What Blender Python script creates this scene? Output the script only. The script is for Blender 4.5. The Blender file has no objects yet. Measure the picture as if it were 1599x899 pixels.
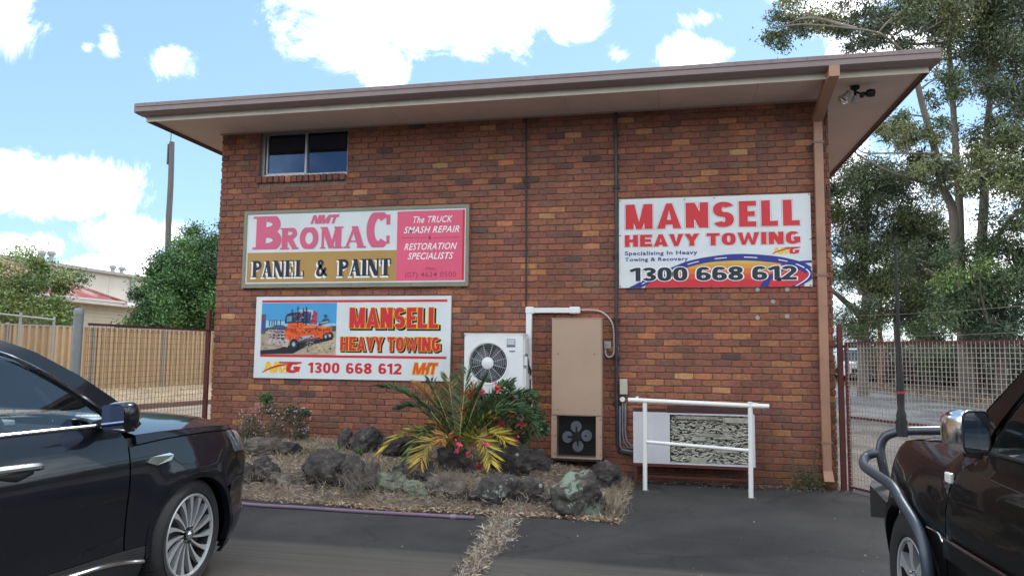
import bpy, bmesh, math, random
import numpy as np
from mathutils import Vector, Matrix, noise
R = math.radians
SC = bpy.context.scene
COL = SC.collection
rnd = random.Random(7)

# ------------------------------------------------------------------ camera
F, YA, PI_, RO = 1133.5, .2078, .0877, .01
CAM = Vector((6.6034, -9.7243, 1.6387))
fw = Vector((-math.sin(YA)*math.cos(PI_), math.cos(YA)*math.cos(PI_), math.sin(PI_)))
r0 = Vector((math.cos(YA), math.sin(YA), 0)); u0 = r0.cross(fw)
CR = r0*math.cos(RO)+u0*math.sin(RO); CU = -r0*math.sin(RO)+u0*math.cos(RO)
cd = bpy.data.cameras.new('camera'); cam = bpy.data.objects.new('camera', cd); COL.objects.link(cam)
cd.sensor_width = 36; cd.lens = F/1599*36; cd.clip_end = 3000; cd.clip_start = .05
M = Matrix.Identity(4)
for i in range(3):
    M[i][0] = CR[i]; M[i][1] = CU[i]; M[i][2] = -fw[i]; M[i][3] = CAM[i]
cam.matrix_world = M
SC.camera = cam

# ------------------------------------------------------------------ sky, sun, exposure
SUN_EL, SUN_AZ = R(52), R(25)
W = bpy.data.worlds.new('World'); SC.world = W; W.use_nodes = True
nt = W.node_tree; nt.nodes.clear()
def N(tree, t, **k):
    n = tree.nodes.new(t)
    for a, b in k.items():
        if a == 'inp':
            for i, v in b.items(): n.inputs[i].default_value = v
        else: setattr(n, a, b)
    return n
def L(tree, a, b): tree.links.new(a, b)
def mth(t, op, a, b=None, c=None):
    n = N(t, 'ShaderNodeMath', operation=op)
    for i, v in enumerate((a, b, c)):
        if v is None: continue
        if hasattr(v, 'is_linked'): L(t, v, n.inputs[i])
        else: n.inputs[i].default_value = v
    return n.outputs[0]
sky = N(nt, 'ShaderNodeTexSky', sky_type='NISHITA', sun_disc=False, sun_elevation=SUN_EL, sun_rotation=SUN_AZ,
        air_density=1.0, dust_density=.5, ozone_density=2.2, altitude=600)
tc = N(nt, 'ShaderNodeTexCoord')
vec = tc.outputs['Generated']
# clouds: fixed directions on the sky, ragged by noise
def dotn(v):
    n = N(nt, 'ShaderNodeVectorMath', operation='DOT_PRODUCT'); L(nt, vec, n.inputs[0]); n.inputs[1].default_value = v
    return n.outputs['Value']
dz = dotn(tuple(fw)); du = dotn(tuple(CR)); dv = dotn(tuple(CU))
front = mth(nt, 'MAXIMUM', dz, .05)
U = mth(nt, 'DIVIDE', du, front); V = mth(nt, 'DIVIDE', dv, front)
nz = N(nt, 'ShaderNodeTexNoise', inp={'Scale': 7.0, 'Detail': 14, 'Roughness': .74, 'Distortion': .7}); L(nt, vec, nz.inputs['Vector'])
nz2 = N(nt, 'ShaderNodeTexNoise', inp={'Scale': 2.2, 'Detail': 8, 'Roughness': .58}); L(nt, vec, nz2.inputs['Vector'])
blobs = [(-5,25,70,85),(268,90,42,26),(172,60,14,26),(136,74,7,6),(600,15,185,70),(560,80,75,38),(600,110,40,32),(780,20,120,75),(880,30,60,42),(480,78,28,16),
         (965,86,24,16),(1085,86,75,24),(1104,28,18,10),(1300,10,120,52),(1400,60,110,60),(20,255,45,28),(80,295,165,48),(215,368,105,34),(30,388,85,26),(200,412,120,20),
         (1330,300,120,90),(1480,420,190,120),(1560,260,80,60),(330,430,140,30),(1500,30,80,30),(-250,200,160,70),(1800,150,150,90),(600,-160,260,60),(150,-180,160,70)]
fld = None
for (x, y, a, b) in blobs:
    uu = mth(nt, 'MULTIPLY', mth(nt, 'SUBTRACT', U, (x-799.5)/F), F/a)
    vv = mth(nt, 'MULTIPLY', mth(nt, 'SUBTRACT', V, (449.5-y)/F), F/b)
    d = mth(nt, 'SQRT', mth(nt, 'ADD', mth(nt, 'MULTIPLY', uu, uu), mth(nt, 'MULTIPLY', vv, vv)))
    g = mth(nt, 'SUBTRACT', 1.0, d)
    g = mth(nt, 'MULTIPLY', g, min(1.0, (a+b)/2/75+.15))
    fld = g if fld is None else mth(nt, 'MAXIMUM', fld, g)
rag = mth(nt, 'MULTIPLY', mth(nt, 'SUBTRACT', nz.outputs[0], .5), 3.3)
infront = mth(nt, 'GREATER_THAN', dz, .45)
f1 = mth(nt, 'ADD', mth(nt, 'MAXIMUM', fld, -1.0), rag)
f2 = mth(nt, 'MULTIPLY', mth(nt, 'SUBTRACT', nz2.outputs[0], .44), 4.5)
ff = mth(nt, 'ADD', mth(nt, 'MULTIPLY', f1, infront), mth(nt, 'MULTIPLY', f2, mth(nt, 'SUBTRACT', 1.0, infront)))
mk = N(nt, 'ShaderNodeMapRange', interpolation_type='SMOOTHSTEP', inp={'From Min': -.15, 'From Max': .85}); L(nt, ff, mk.inputs[0])
cl = N(nt, 'ShaderNodeMapRange', inp={'From Min': .1, 'From Max': 1.3, 'To Min': 1.0, 'To Max': .62}); L(nt, ff, cl.inputs[0])
cc = N(nt, 'ShaderNodeMix', data_type='RGBA', blend_type='MULTIPLY', inp={0: 1.0, 6: (21.0, 21.2, 21.6, 1)}); L(nt, cl.outputs[0], cc.inputs[7])
mx = N(nt, 'ShaderNodeMix', data_type='RGBA'); L(nt, mk.outputs[0], mx.inputs[0])
# a thin veil of high haze over the blue
veil = N(nt, 'ShaderNodeMix', data_type='RGBA', inp={0: .30, 7: (6.0, 8.8, 11.6, 1)}); L(nt, sky.outputs[0], veil.inputs[6])
dim = N(nt, 'ShaderNodeMix', data_type='RGBA', blend_type='MULTIPLY', inp={0: 1.0, 7: (.76, .82, .82, 1)}); L(nt, veil.outputs[2], dim.inputs[6]); L(nt, dim.outputs[2], mx.inputs[6]); L(nt, cc.outputs[2], mx.inputs[7])
bg = N(nt, 'ShaderNodeBackground', inp={'Strength': .1}); L(nt, mx.outputs[2], bg.inputs[0])
wo = N(nt, 'ShaderNodeOutputWorld'); L(nt, bg.outputs[0], wo.inputs[0])
sl = bpy.data.lights.new('sun', 'SUN'); sl.energy = 1.1; sl.angle = R(12); sl.color = (1, .95, .88)
so = bpy.data.objects.new('sun', sl); COL.objects.link(so)
sd = Vector((math.sin(SUN_AZ)*math.cos(SUN_EL), math.cos(SUN_AZ)*math.cos(SUN_EL), math.sin(SUN_EL)))
so.rotation_euler = sd.to_track_quat('Z', 'Y').to_euler()
SC.view_settings.view_transform = 'Standard'; SC.view_settings.look = 'None'
SC.view_settings.exposure = 0.95; SC.view_settings.gamma = 1
SC.cycles.max_bounces = 8; SC.cycles.transparent_max_bounces = 8

# ------------------------------------------------------------------ helpers
def P(px, py, y=None, z=None, D=None):
    """point of the place seen at a photo pixel: on the plane Y=y, Z=z, or D metres ahead"""
    d = fw+CR*((px-799.5)/F)-CU*((py-449.5)/F)
    if y is not None: t = (y-CAM.y)/d.y
    elif z is not None: t = (z-CAM.z)/d.z
    else: t = D/math.hypot(*(Vector((d.x, d.y)).dot(Vector((-math.sin(YA), math.cos(YA)))), 0))
    return CAM+d*t
def s2l(c): c /= 255; return c/12.92 if c <= .04045 else ((c+.055)/1.055)**2.4
def C(r, g, b, k=1.0): return (s2l(r)*k, s2l(g)*k, s2l(b)*k)
MATS = {}
def pm(name, col, rough=.6, metal=0, var=.12, sc=6, bump=0, bs=60, spec=.5, coat=0, attr=None, dirt=0, alpha=1, trans=0, det=6, stretch=None, sheen=0):
    if name in MATS: return MATS[name]
    m = bpy.data.materials.new(name); m.use_nodes = True; t = m.node_tree; b = t.nodes['Principled BSDF']
    b.inputs['Roughness'].default_value = rough; b.inputs['Metallic'].default_value = metal
    b.inputs['Specular IOR Level'].default_value = spec; b.inputs['Coat Weight'].default_value = coat; b.inputs['Coat Roughness'].default_value = .03
    b.inputs['Transmission Weight'].default_value = trans; b.inputs['Alpha'].default_value = alpha
    g = N(t, 'ShaderNodeNewGeometry'); src = g.outputs['Position']
    if stretch:
        mp = N(t, 'ShaderNodeMapping'); mp.inputs['Scale'].default_value = stretch; L(t, src, mp.inputs[0]); src = mp.outputs[0]
    n1 = N(t, 'ShaderNodeTexNoise', inp={'Scale': sc, 'Detail': det, 'Roughness': .6}); L(t, src, n1.inputs[0])
    mr = N(t, 'ShaderNodeMapRange', inp={'From Min': .25, 'From Max': .75, 'To Min': 1-var, 'To Max': 1+var}); L(t, n1.outputs[0], mr.inputs[0])
    mm = N(t, 'ShaderNodeMix', data_type='RGBA', blend_type='MULTIPLY', inp={0: 1.0, 6: (*col, 1)})
    if attr:
        at = N(t, 'ShaderNodeAttribute', attribute_name=attr); L(t, at.outputs['Color'], mm.inputs[6])
    L(t, mr.outputs[0], mm.inputs[7]); out = mm.outputs[2]
    if dirt:
        n3 = N(t, 'ShaderNodeTexNoise', inp={'Scale': sc*.35, 'Detail': 8, 'Roughness': .7}); L(t, g.outputs['Position'], n3.inputs[0])
        m3 = N(t, 'ShaderNodeMapRange', inp={'From Min': .48, 'From Max': .75, 'To Min': 0, 'To Max': dirt}); L(t, n3.outputs[0], m3.inputs[0])
        mi = N(t, 'ShaderNodeMix', data_type='RGBA', inp={7: (.06, .045, .035, 1)}); L(t, m3.outputs[0], mi.inputs[0]); L(t, out, mi.inputs[6]); out = mi.outputs[2]
    L(t, out, b.inputs['Base Color'])
    if bump:
        n2 = N(t, 'ShaderNodeTexNoise', inp={'Scale': bs, 'Detail': 5, 'Roughness': .65}); L(t, src, n2.inputs[0])
        bp = N(t, 'ShaderNodeBump', inp={'Strength': bump, 'Distance': .01}); L(t, n2.outputs[0], bp.inputs['Height']); L(t, bp.outputs[0], b.inputs['Normal'])
    MATS[name] = m; return m

def wm(o):
    return getattr(o, '_w', None)
WMAT = {}
def parent_to(o, p):
    if p is None: return
    o.parent = p
    o.matrix_parent_inverse = WMAT[p.name].inverted()
def tag(o, label=None, cat=None, group=None, kind=None):
    if label: o['label'] = label
    if cat: o['category'] = cat
    if group: o['group'] = group
    if kind: o['kind'] = kind
    return o
def empty(name, loc, label=None, cat=None, group=None, rz=0):
    o = bpy.data.objects.new(name, None); COL.objects.link(o); o.location = loc; o.rotation_euler = (0, 0, rz)
    o.empty_display_size = .1
    WMAT[o.name] = Matrix.Translation(Vector(loc)) @ Matrix.Rotation(rz, 4, 'Z')
    return tag(o, label, cat, group)
def link(name, me, parent=None, mw=None):
    o = bpy.data.objects.new(name, me); COL.objects.link(o)
    WMAT[o.name] = mw.copy() if mw else Matrix.Identity(4)
    parent_to(o, parent)
    if mw: o.matrix_basis = mw
    return o
class MB:
    def __init__(s, T=None): s.v = []; s.f = []; s.m = []; s.c = []; s.T = T; s.mi = 0; s.col = None
    def add(s, vs, fs):
        b = len(s.v)
        if s.T is not None: vs = [s.T @ Vector(q) for q in vs]
        s.v += [tuple(q) for q in vs]
        for f in fs: s.f.append([b+i for i in f]); s.m.append(s.mi); s.c.append(s.col)
        return b
    def box(s, a, b, jit=0):
        x0, y0, z0 = a; x1, y1, z1 = b
        if x0 > x1: x0, x1 = x1, x0
        if y0 > y1: y0, y1 = y1, y0
        if z0 > z1: z0, z1 = z1, z0
        s.add([(x0,y0,z0),(x1,y0,z0),(x1,y1,z0),(x0,y1,z0),(x0,y0,z1),(x1,y0,z1),(x1,y1,z1),(x0,y1,z1)],
              [(0,3,2,1),(4,5,6,7),(0,1,5,4),(1,2,6,5),(2,3,7,6),(3,0,4,7)])
    def bbox(s, a, b, r):   # box with chamfered vertical+horizontal edges in all directions
        x0,y0,z0 = a; x1,y1,z1 = b
        bm = bmesh.new(); bmesh.ops.create_cube(bm, size=1)
        for v in bm.verts: v.co = Vector(((x0+x1)/2+v.co.x*(x1-x0), (y0+y1)/2+v.co.y*(y1-y0), (z0+z1)/2+v.co.z*(z1-z0)))
        bmesh.ops.bevel(bm, geom=bm.edges[:], offset=r, segments=2, affect='EDGES', profile=.5)
        bm.verts.ensure_lookup_table()
        s.add([v.co.copy() for v in bm.verts], [[v.index for v in f.verts] for f in bm.faces]); bm.free()
    def tube(s, pts, r, n=8, caps=True, sub=0):
        pts = [Vector(p) for p in pts]
        if sub: pts = spline(pts, sub)
        rs = r if isinstance(r, (list, tuple)) else [r]*len(pts)
        if len(rs) != len(pts):
            rs = [rs[min(len(rs)-1, int(i/(len(pts)-1)*(len(rs)-1)))]*(1-((i/(len(pts)-1)*(len(rs)-1)) % 1))+rs[min(len(rs)-1, int(i/(len(pts)-1)*(len(rs)-1))+1)]*((i/(len(pts)-1)*(len(rs)-1)) % 1) for i in range(len(pts))]
        vs = []; up = None
        for i, p in enumerate(pts):
            t = (pts[min(i+1, len(pts)-1)]-pts[max(i-1, 0)])
            if t.length < 1e-9: t = Vector((0,0,1))
            t.normalize()
            if up is None: up = t.orthogonal().normalized()
            up = (up-t*up.dot(t)); up = up.normalized() if up.length > 1e-6 else t.orthogonal().normalized()
            w = t.cross(up)
            for k in range(n):
                a = 2*math.pi*k/n; vs.append(p+up*(math.cos(a)*rs[i])+w*(math.sin(a)*rs[i]))
        fs = []
        for i in range(len(pts)-1):
            for k in range(n): fs.append((i*n+k, i*n+(k+1) % n, (i+1)*n+(k+1) % n, (i+1)*n+k))
        if caps: fs.append(tuple(range(n-1, -1, -1))); fs.append(tuple((len(pts)-1)*n+k for k in range(n)))
        s.add(vs, fs)
    def cyl(s, a, b, r, n=16, r2=None): s.tube([a, b], [r, r if r2 is None else r2], n)
    def lathe(s, prof, n=32, axis='y', org=(0,0,0)):
        vs = []; o = Vector(org)
        for (r, h) in prof:
            for k in range(n):
                a = 2*math.pi*k/n; c, d = r*math.cos(a), r*math.sin(a)
                vs.append(o+Vector({'y': (c, h, d), 'z': (c, d, h), 'x': (h, c, d)}[axis]))
        fs = [(i*n+k, i*n+(k+1) % n, (i+1)*n+(k+1) % n, (i+1)*n+k) for i in range(len(prof)-1) for k in range(n)]
        s.add(vs, fs)
    def prism(s, poly, y0, y1):     # polygon in xz, thickness in y
        n = len(poly)
        vs = [(x, y0, z) for x, z in poly]+[(x, y1, z) for x, z in poly]
        s.add(vs, [tuple(range(n)), tuple(range(2*n-1, n-1, -1))]+[(i, (i+1) % n, n+(i+1) % n, n+i) for i in range(n)])
    def poly(s, vs): s.add(vs, [tuple(range(len(vs)))])
    def build(s, name, mat, parent=None, smooth=False, recalc=True, mw=None, ang=40):
        me = bpy.data.meshes.new(name); me.from_pydata(s.v, [], s.f)
        for m in (mat if isinstance(mat, (list, tuple)) else [mat]): me.materials.append(m)
        if any(s.m): me.polygons.foreach_set('material_index', s.m)
        if recalc:
            bm = bmesh.new(); bm.from_mesh(me); bmesh.ops.recalc_face_normals(bm, faces=bm.faces[:]); bm.to_mesh(me); bm.free()
        if s.c and s.c[0] is not None:
            at = me.attributes.new('col', 'FLOAT_COLOR', 'FACE')
            at.data.foreach_set('color', np.array([(*c, 1) for c in s.c], dtype=np.float32).ravel())
        if smooth:
            me.polygons.foreach_set('use_smooth', [True]*len(me.polygons)); me.set_sharp_from_angle(angle=R(ang))
        return link(name, me, parent, mw)
def spline(pts, sub):
    o = []; n = len(pts)
    for i in range(n-1):
        a, b, c, d = pts[max(i-1, 0)], pts[i], pts[i+1], pts[min(i+2, n-1)]
        for k in range(sub):
            t = k/sub
            o.append(.5*((2*b)+(c-a)*t+(2*a-5*b+4*c-d)*t*t+(3*b-a-3*c+d)*t**3))
    o.append(pts[-1]); return o
def npmesh(name, v, f, mat, parent=None, col=None, smooth=False):
    """numpy verts (N,3), faces (M,k) all of one size"""
    me = bpy.data.meshes.new(name); k = f.shape[1]
    me.vertices.add(len(v)); me.vertices.foreach_set('co', v.astype(np.float32).ravel())
    me.loops.add(f.size); me.loops.foreach_set('vertex_index', f.astype(np.int32).ravel())
    me.polygons.add(len(f)); me.polygons.foreach_set('loop_start', np.arange(0, f.size, k, dtype=np.int32))
    me.update(calc_edges=True)
    if col is not None:
        at = me.attributes.new('col', 'FLOAT_COLOR', 'FACE')
        at.data.foreach_set('color', np.concatenate([col, np.ones((len(col), 1))], 1).astype(np.float32).ravel())
    me.materials.append(mat)
    if smooth: me.polygons.foreach_set('use_smooth', [True]*len(me.polygons))
    return link(name, me, parent)
RS = np.random.RandomState(3)
def leaves(c, d, ln, wd, bend=.15):
    """leaf blades: centres c, directions d (N,3), lengths, widths -> verts, faces (2 quads bent)"""
    n = len(c); d = d/np.maximum(np.linalg.norm(d, axis=1, keepdims=True), 1e-6)
    r = RS.normal(size=(n, 3)); s = np.cross(d, r); s /= np.maximum(np.linalg.norm(s, axis=1, keepdims=True), 1e-6)
    u = np.cross(s, d); ln = np.reshape(ln, (-1, 1))*np.ones((n, 1)); wd = np.reshape(wd, (-1, 1))*np.ones((n, 1))
    a = c; m1 = c+d*ln*.45+s*wd*.5+u*ln*bend*.5; m2 = c+d*ln*.45-s*wd*.5+u*ln*bend*.5; t = c+d*ln
    v = np.stack([a, m1, t, m2], 1).reshape(-1, 3); f = np.arange(4*n).reshape(n, 4)
    return v, f
# ------------------------------------------------------------------ materials
WHITE = pm('white_enamel', C(232,232,228,.92), .35, var=.05, sc=2, dirt=.12)
WPOW = pm('white_powdercoat', C(232,234,234,.9), .4, var=.05, sc=3, dirt=.1)
MORTAR = pm('mortar', (.20,.142,.112), .95, var=.35, sc=25, bump=.6, bs=120)
BRICK = pm('fired_brick', (.2,.08,.06), .88, var=.38, sc=24, bump=.6, bs=120, attr='col', dirt=.25)
SOFFIT = pm('soffit_paint', C(222,204,192,.92), .8, var=.06, sc=2, dirt=.08)
CREAM = pm('fascia_cream', C(232,222,205,.85), .6, var=.08, sc=5, dirt=.15)
GUT = pm('gutter_brown', C(146,128,126,.8), .5, var=.1, sc=4, dirt=.12)
DPIPE = pm('downpipe_tan', C(186,140,114,.75), .5, var=.12, sc=5, dirt=.3)
BLACKP = pm('black_conduit', (.022,.022,.026), .6, var=.3, sc=10)
MAROON = pm('maroon_frame', C(110,48,45,.6), .65, var=.3, sc=20, dirt=.3)
ALU = pm('aluminium', C(190,190,188,.8), .38, metal=.6, var=.08, sc=8)
BLK = pm('matt_black', (.012,.012,.013), .6, var=.2)
CHROME = pm('chrome', (.75,.76,.78), .12, metal=1, var=.03)
RUBBER = pm('tyre_rubber', (.018,.018,.019), .75, var=.25, sc=15, bump=.2)
PAINT1 = pm('suv_black_paint', (.004,.005,.009), .35, var=.05, spec=.12, coat=.9)
PAINT2 = pm('wagon_black_paint', (.005,.005,.005), .4, var=.1, spec=.08, coat=.5, dirt=.02)
CLAD = pm('grey_black_cladding', (.02,.02,.021), .5, var=.15)
STEEL = pm('grey_steel_tube', C(88,98,110,.6), .4, metal=.5, var=.15, sc=12)
def glass(name, tint, refl=.1, rough=.0, tint2=(.95,.97,1,1)):
    m = bpy.data.materials.new(name); m.use_nodes = True; t = m.node_tree; t.nodes.clear()
    fr = N(t, 'ShaderNodeFresnel', inp={'IOR': 1.55})
    tr = N(t, 'ShaderNodeBsdfTransparent', inp={'Color': (*tint, 1)}); gl = N(t, 'ShaderNodeBsdfGlossy', inp={'Color': tint2, 'Roughness': rough})
    mxs = N(t, 'ShaderNodeMixShader'); a = mth(t, 'ADD', fr.outputs[0], refl)
    L(t, a, mxs.inputs[0]); L(t, tr.outputs[0], mxs.inputs[1]); L(t, gl.outputs[0], mxs.inputs[2])
    o = N(t, 'ShaderNodeOutputMaterial'); L(t, mxs.outputs[0], o.inputs[0]); return m
CARGLASS = glass('car_glass', (.66,.74,.76), .04)
HOUSEGLASS = glass('window_glass', (.25,.28,.3), .05, tint2=(.45,.62,.98,1))
LENS = glass('lamp_lens', (.8,.82,.85), .12)

# broad weathering of the brickwork: damp, soot and washed patches, streaked downwards
t = BRICK.node_tree; bb = t.nodes['Principled BSDF']; old = bb.inputs['Base Color'].links[0].from_socket
g = N(t, 'ShaderNodeNewGeometry'); mp = N(t, 'ShaderNodeMapping'); mp.inputs['Scale'].default_value = (1.3, 1.3, .35); L(t, g.outputs['Position'], mp.inputs[0])
n9 = N(t, 'ShaderNodeTexNoise', inp={'Scale': 1.4, 'Detail': 9, 'Roughness': .68}); L(t, mp.outputs[0], n9.inputs[0])
r9 = N(t, 'ShaderNodeMapRange', inp={'From Min': .3, 'From Max': .7, 'To Min': .70, 'To Max': 1.18}); L(t, n9.outputs[0], r9.inputs[0])
m9 = N(t, 'ShaderNodeMix', data_type='RGBA', blend_type='MULTIPLY', inp={0: 1.0}); L(t, old, m9.inputs[6]); L(t, r9.outputs[0], m9.inputs[7]); L(t, m9.outputs[2], bb.inputs['Base Color'])
# ------------------------------------------------------------------ ground
def asphalt(name, c0, c1, streak=False):
    m = pm(name, c0, .85, var=.25, sc=3.5, bump=.5, bs=180, det=10); t = m.node_tree; b = t.nodes['Principled BSDF']
    old = b.inputs['Base Color'].links[0].from_socket
    g = N(t, 'ShaderNodeNewGeometry')
    n = N(t, 'ShaderNodeTexNoise', inp={'Scale': .8, 'Detail': 9, 'Roughness': .7}); L(t, g.outputs['Position'], n.inputs[0])
    r = N(t, 'ShaderNodeMapRange', inp={'From Min': .42, 'From Max': .72, 'To Min': 0, 'To Max': .7}); L(t, n.outputs[0], r.inputs[0])
    mi = N(t, 'ShaderNodeMix', data_type='RGBA', inp={7: (*c1, 1)}); L(t, r.outputs[0], mi.inputs[0]); L(t, old, mi.inputs[6]); out = mi.outputs[2]
    # stone chips
    vo = N(t, 'ShaderNodeTexNoise', inp={'Scale': 260, 'Detail': 2}); L(t, g.outputs['Position'], vo.inputs[0])
    r2 = N(t, 'ShaderNodeMapRange', inp={'From Min': .35, 'From Max': .65, 'To Min': .72, 'To Max': 1.3}); L(t, vo.outputs[0], r2.inputs[0])
    m2 = N(t, 'ShaderNodeMix', data_type='RGBA', blend_type='MULTIPLY', inp={0: 1.0}); L(t, out, m2.inputs[6]); L(t, r2.outputs[0], m2.inputs[7]); out = m2.outputs[2]
    vo2 = N(t, 'ShaderNodeTexNoise', inp={'Scale': 70, 'Detail': 4, 'Roughness': .7}); L(t, g.outputs['Position'], vo2.inputs[0])
    r22 = N(t, 'ShaderNodeMapRange', inp={'From Min': .35, 'From Max': .65, 'To Min': .66, 'To Max': 1.38}); L(t, vo2.outputs[0], r22.inputs[0])
    m22 = N(t, 'ShaderNodeMix', data_type='RGBA', blend_type='MULTIPLY', inp={0: 1.0}); L(t, out, m22.inputs[6]); L(t, r22.outputs[0], m22.inputs[7]); out = m22.outputs[2]
    # fine cracks and darker repair patches
    vc = N(t, 'ShaderNodeTexVoronoi', feature='DISTANCE_TO_EDGE', inp={'Scale': .55, 'Randomness': 1.0}); wn = N(t, 'ShaderNodeTexNoise', inp={'Scale': 3.0, 'Detail': 6}); L(t, g.outputs['Position'], wn.inputs[0])
    va = N(t, 'ShaderNodeVectorMath', operation='MULTIPLY_ADD'); L(t, wn.outputs['Color'], va.inputs[0]); va.inputs[1].default_value = (.5,.5,0); L(t, g.outputs['Position'], va.inputs[2]); L(t, va.outputs[0], vc.inputs[0])
    ck = N(t, 'ShaderNodeMapRange', inp={'From Min': .0, 'From Max': .012, 'To Min': .45, 'To Max': 1.0}); L(t, vc.outputs['Distance'], ck.inputs[0])
    m3 = N(t, 'ShaderNodeMix', data_type='RGBA', blend_type='MULTIPLY', inp={0: .8}); L(t, out, m3.inputs[6]); L(t, ck.outputs[0], m3.inputs[7]); out = m3.outputs[2]
    n7 = N(t, 'ShaderNodeTexNoise', inp={'Scale': .45, 'Detail': 4, 'Roughness': .5, 'Distortion': .8}); L(t, g.outputs['Position'], n7.inputs[0])
    r7 = N(t, 'ShaderNodeMapRange', inp={'From Min': .45, 'From Max': .55, 'To Min': .72, 'To Max': 1.22}); L(t, n7.outputs[0], r7.inputs[0])
    m7 = N(t, 'ShaderNodeMix', data_type='RGBA', blend_type='MULTIPLY', inp={0: 1.0}); L(t, out, m7.inputs[6]); L(t, r7.outputs[0], m7.inputs[7]); out = m7.outputs[2]
    n8 = N(t, 'ShaderNodeTexNoise', inp={'Scale': 2.1, 'Detail': 3, 'Roughness': .45, 'Distortion': .4}); L(t, g.outputs['Position'], n8.inputs[0])
    r8 = N(t, 'ShaderNodeMapRange', inp={'From Min': .66, 'From Max': .74, 'To Min': 1.0, 'To Max': .55}); L(t, n8.outputs[0], r8.inputs[0])
    m8 = N(t, 'ShaderNodeMix', data_type='RGBA', blend_type='MULTIPLY', inp={0: 1.0}); L(t, out, m8.inputs[6]); L(t, r8.outputs[0], m8.inputs[7]); out = m8.outputs[2]
    if streak:
        sx = N(t, 'ShaderNodeSeparateXYZ'); L(t, g.outputs['Position'], sx.inputs[0])
        # worn, dusty older seal nearer the street with drag lines along the wall
        mp = N(t, 'ShaderNodeMapping'); mp.inputs['Scale'].default_value = (.35, 22, 1); L(t, g.outputs['Position'], mp.inputs[0])
        n4 = N(t, 'ShaderNodeTexNoise', inp={'Scale': 1, 'Detail': 5, 'Roughness': .7}); L(t, mp.outputs[0], n4.inputs[0])
        yy = mth(t, 'ADD', sx.outputs[1], mth(t, 'MULTIPLY', n.outputs[0], .18))
        band = N(t, 'ShaderNodeMapRange', inp={'From Min': -3.74, 'From Max': -3.86, 'To Min': 0, 'To Max': .8}); L(t, yy, band.inputs[0])
        st = N(t, 'ShaderNodeMapRange', inp={'From Min': .3, 'From Max': .7, 'To Min': .35, 'To Max': 1.15}); L(t, n4.outputs[0], st.inputs[0])
        k = mth(t, 'MULTIPLY', band.outputs[0], st.outputs[0])
        m5 = N(t, 'ShaderNodeMix', data_type='RGBA', inp={7: (.10,.088,.072,1)}); L(t, k, m5.inputs[0]); L(t, out, m5.inputs[6]); out = m5.outputs[2]
        st2 = N(t, 'ShaderNodeMapRange', inp={'From Min': .58, 'From Max': .72, 'To Min': 0, 'To Max': .28}); L(t, n4.outputs[0], st2.inputs[0])
        m6 = N(t, 'ShaderNodeMix', data_type='RGBA', inp={7: (.10,.09,.078,1)}); L(t, st2.outputs[0], m6.inputs[0]); L(t, out, m6.inputs[6]); out = m6.outputs[2]
    L(t, out, b.inputs['Base Color']); return m
ASPH = asphalt('yard_asphalt', (.025,.0238,.0235), (.042,.0395,.037), True)
ROADM = asphalt('road_asphalt', (.14,.14,.14), (.18,.175,.165))
DRIVE = asphalt('concrete_drive', (.19,.165,.14), (.13,.11,.09))
DIRT = pm('dusty_ground', (.27,.215,.165), .95, var=.25, sc=1.2, bump=.5, bs=30, det=10, dirt=.4)
DRYG = pm('dry_grass_earth', (.36,.28,.18), .95, var=.3, sc=2, bump=.6, bs=40, det=10, dirt=.3)
MULCH = pm('leaf_litter_ground', (.14,.10,.075), .95, var=.4, sc=3, bump=.6, bs=30, det=10)
def sheet(name, pts, z, m, label=None):
    b = MB(); b.poly([(x, y, z) for x, y in pts]); o = b.build(name, m, recalc=False); o['kind'] = 'structure'
    if o.data.polygons[0].normal.z < 0: o.data.flip_normals()
    return o
sheet('ground', [(-600,-500),(600,-500),(600,900),(-600,900)], -.012, DIRT)
sheet('yard_pavement', [(-34,-34),(14,-34),(12.2,0),(8.72,.02),(8.72,0),(-.3,0),(-.3,-.4),(-9.2,-.4),(-34,-6)], 0, ASPH)
sheet('driveway', [(-9.2,-.4),(-.3,-.4),(0,0),(0,30),(-6.8,30)], -.004, DIRT)
sheet('concrete_apron', [(8.72,.02),(12.2,0),(11.2,40),(8.72,40)], -.003, DRIVE)
sheet('road', [(12.2,0),(14,-30),(19.5,-30),(17.6,0),(16.56,15.3),(15.5,30),(12.5,80),(7.5,80),(11.2,30)], .001, ROADM)
sheet('verge', [(17.6,0),(19.5,-30),(60,-30),(60,90),(12.5,80),(15.5,30),(16.56,15.3)], .012, MULCH)
# ------------------------------------------------------------------ the brick building
BW, BD, SOF = 8.678, 10.5, 4.915
bld = empty('brick_building', (BW/2, 0, 0), 'two storey brown brick office with low flat roof and wide eaves carrying the signs', 'building')
WX0, WX1, WZ0 = .64, 2.06, 4.235   # window opening
b = MB(); y = .014
b.box((.014, y, -.05), (WX0, .22, SOF)); b.box((WX1, y, -.05), (BW-.014, .22, SOF)); b.box((WX0, y, -.05), (WX1, .22, WZ0-.03))
b.box((.014, .222, -.05), (.2, BD, SOF)); b.box((BW-.2, .222, -.05), (BW-.014, BD, SOF)); b.box((.2, BD-.2, -.05), (BW-.2, BD-.002, SOF))
b.build('wall', MORTAR, bld)
b = MB(); b.box((.2, .3, 2.4), (BW-.2, BD-.3, 2.5)); b.box((.3, 2.6, 2.52), (BW-.3, 2.7, SOF-.01)); b.build('upper_floor', pm('interior_grey', (.12,.12,.12), .9), bld)
pal = [((.275,.103,.065), 42), ((.250,.096,.063), 32), ((.325,.125,.064), 15), ((.200,.086,.063), 12), ((.225,.106,.072), 8), ((.39,.165,.074), 4.5), ((.45,.23,.11), 1.2), ((.125,.064,.056), 3)]
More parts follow.
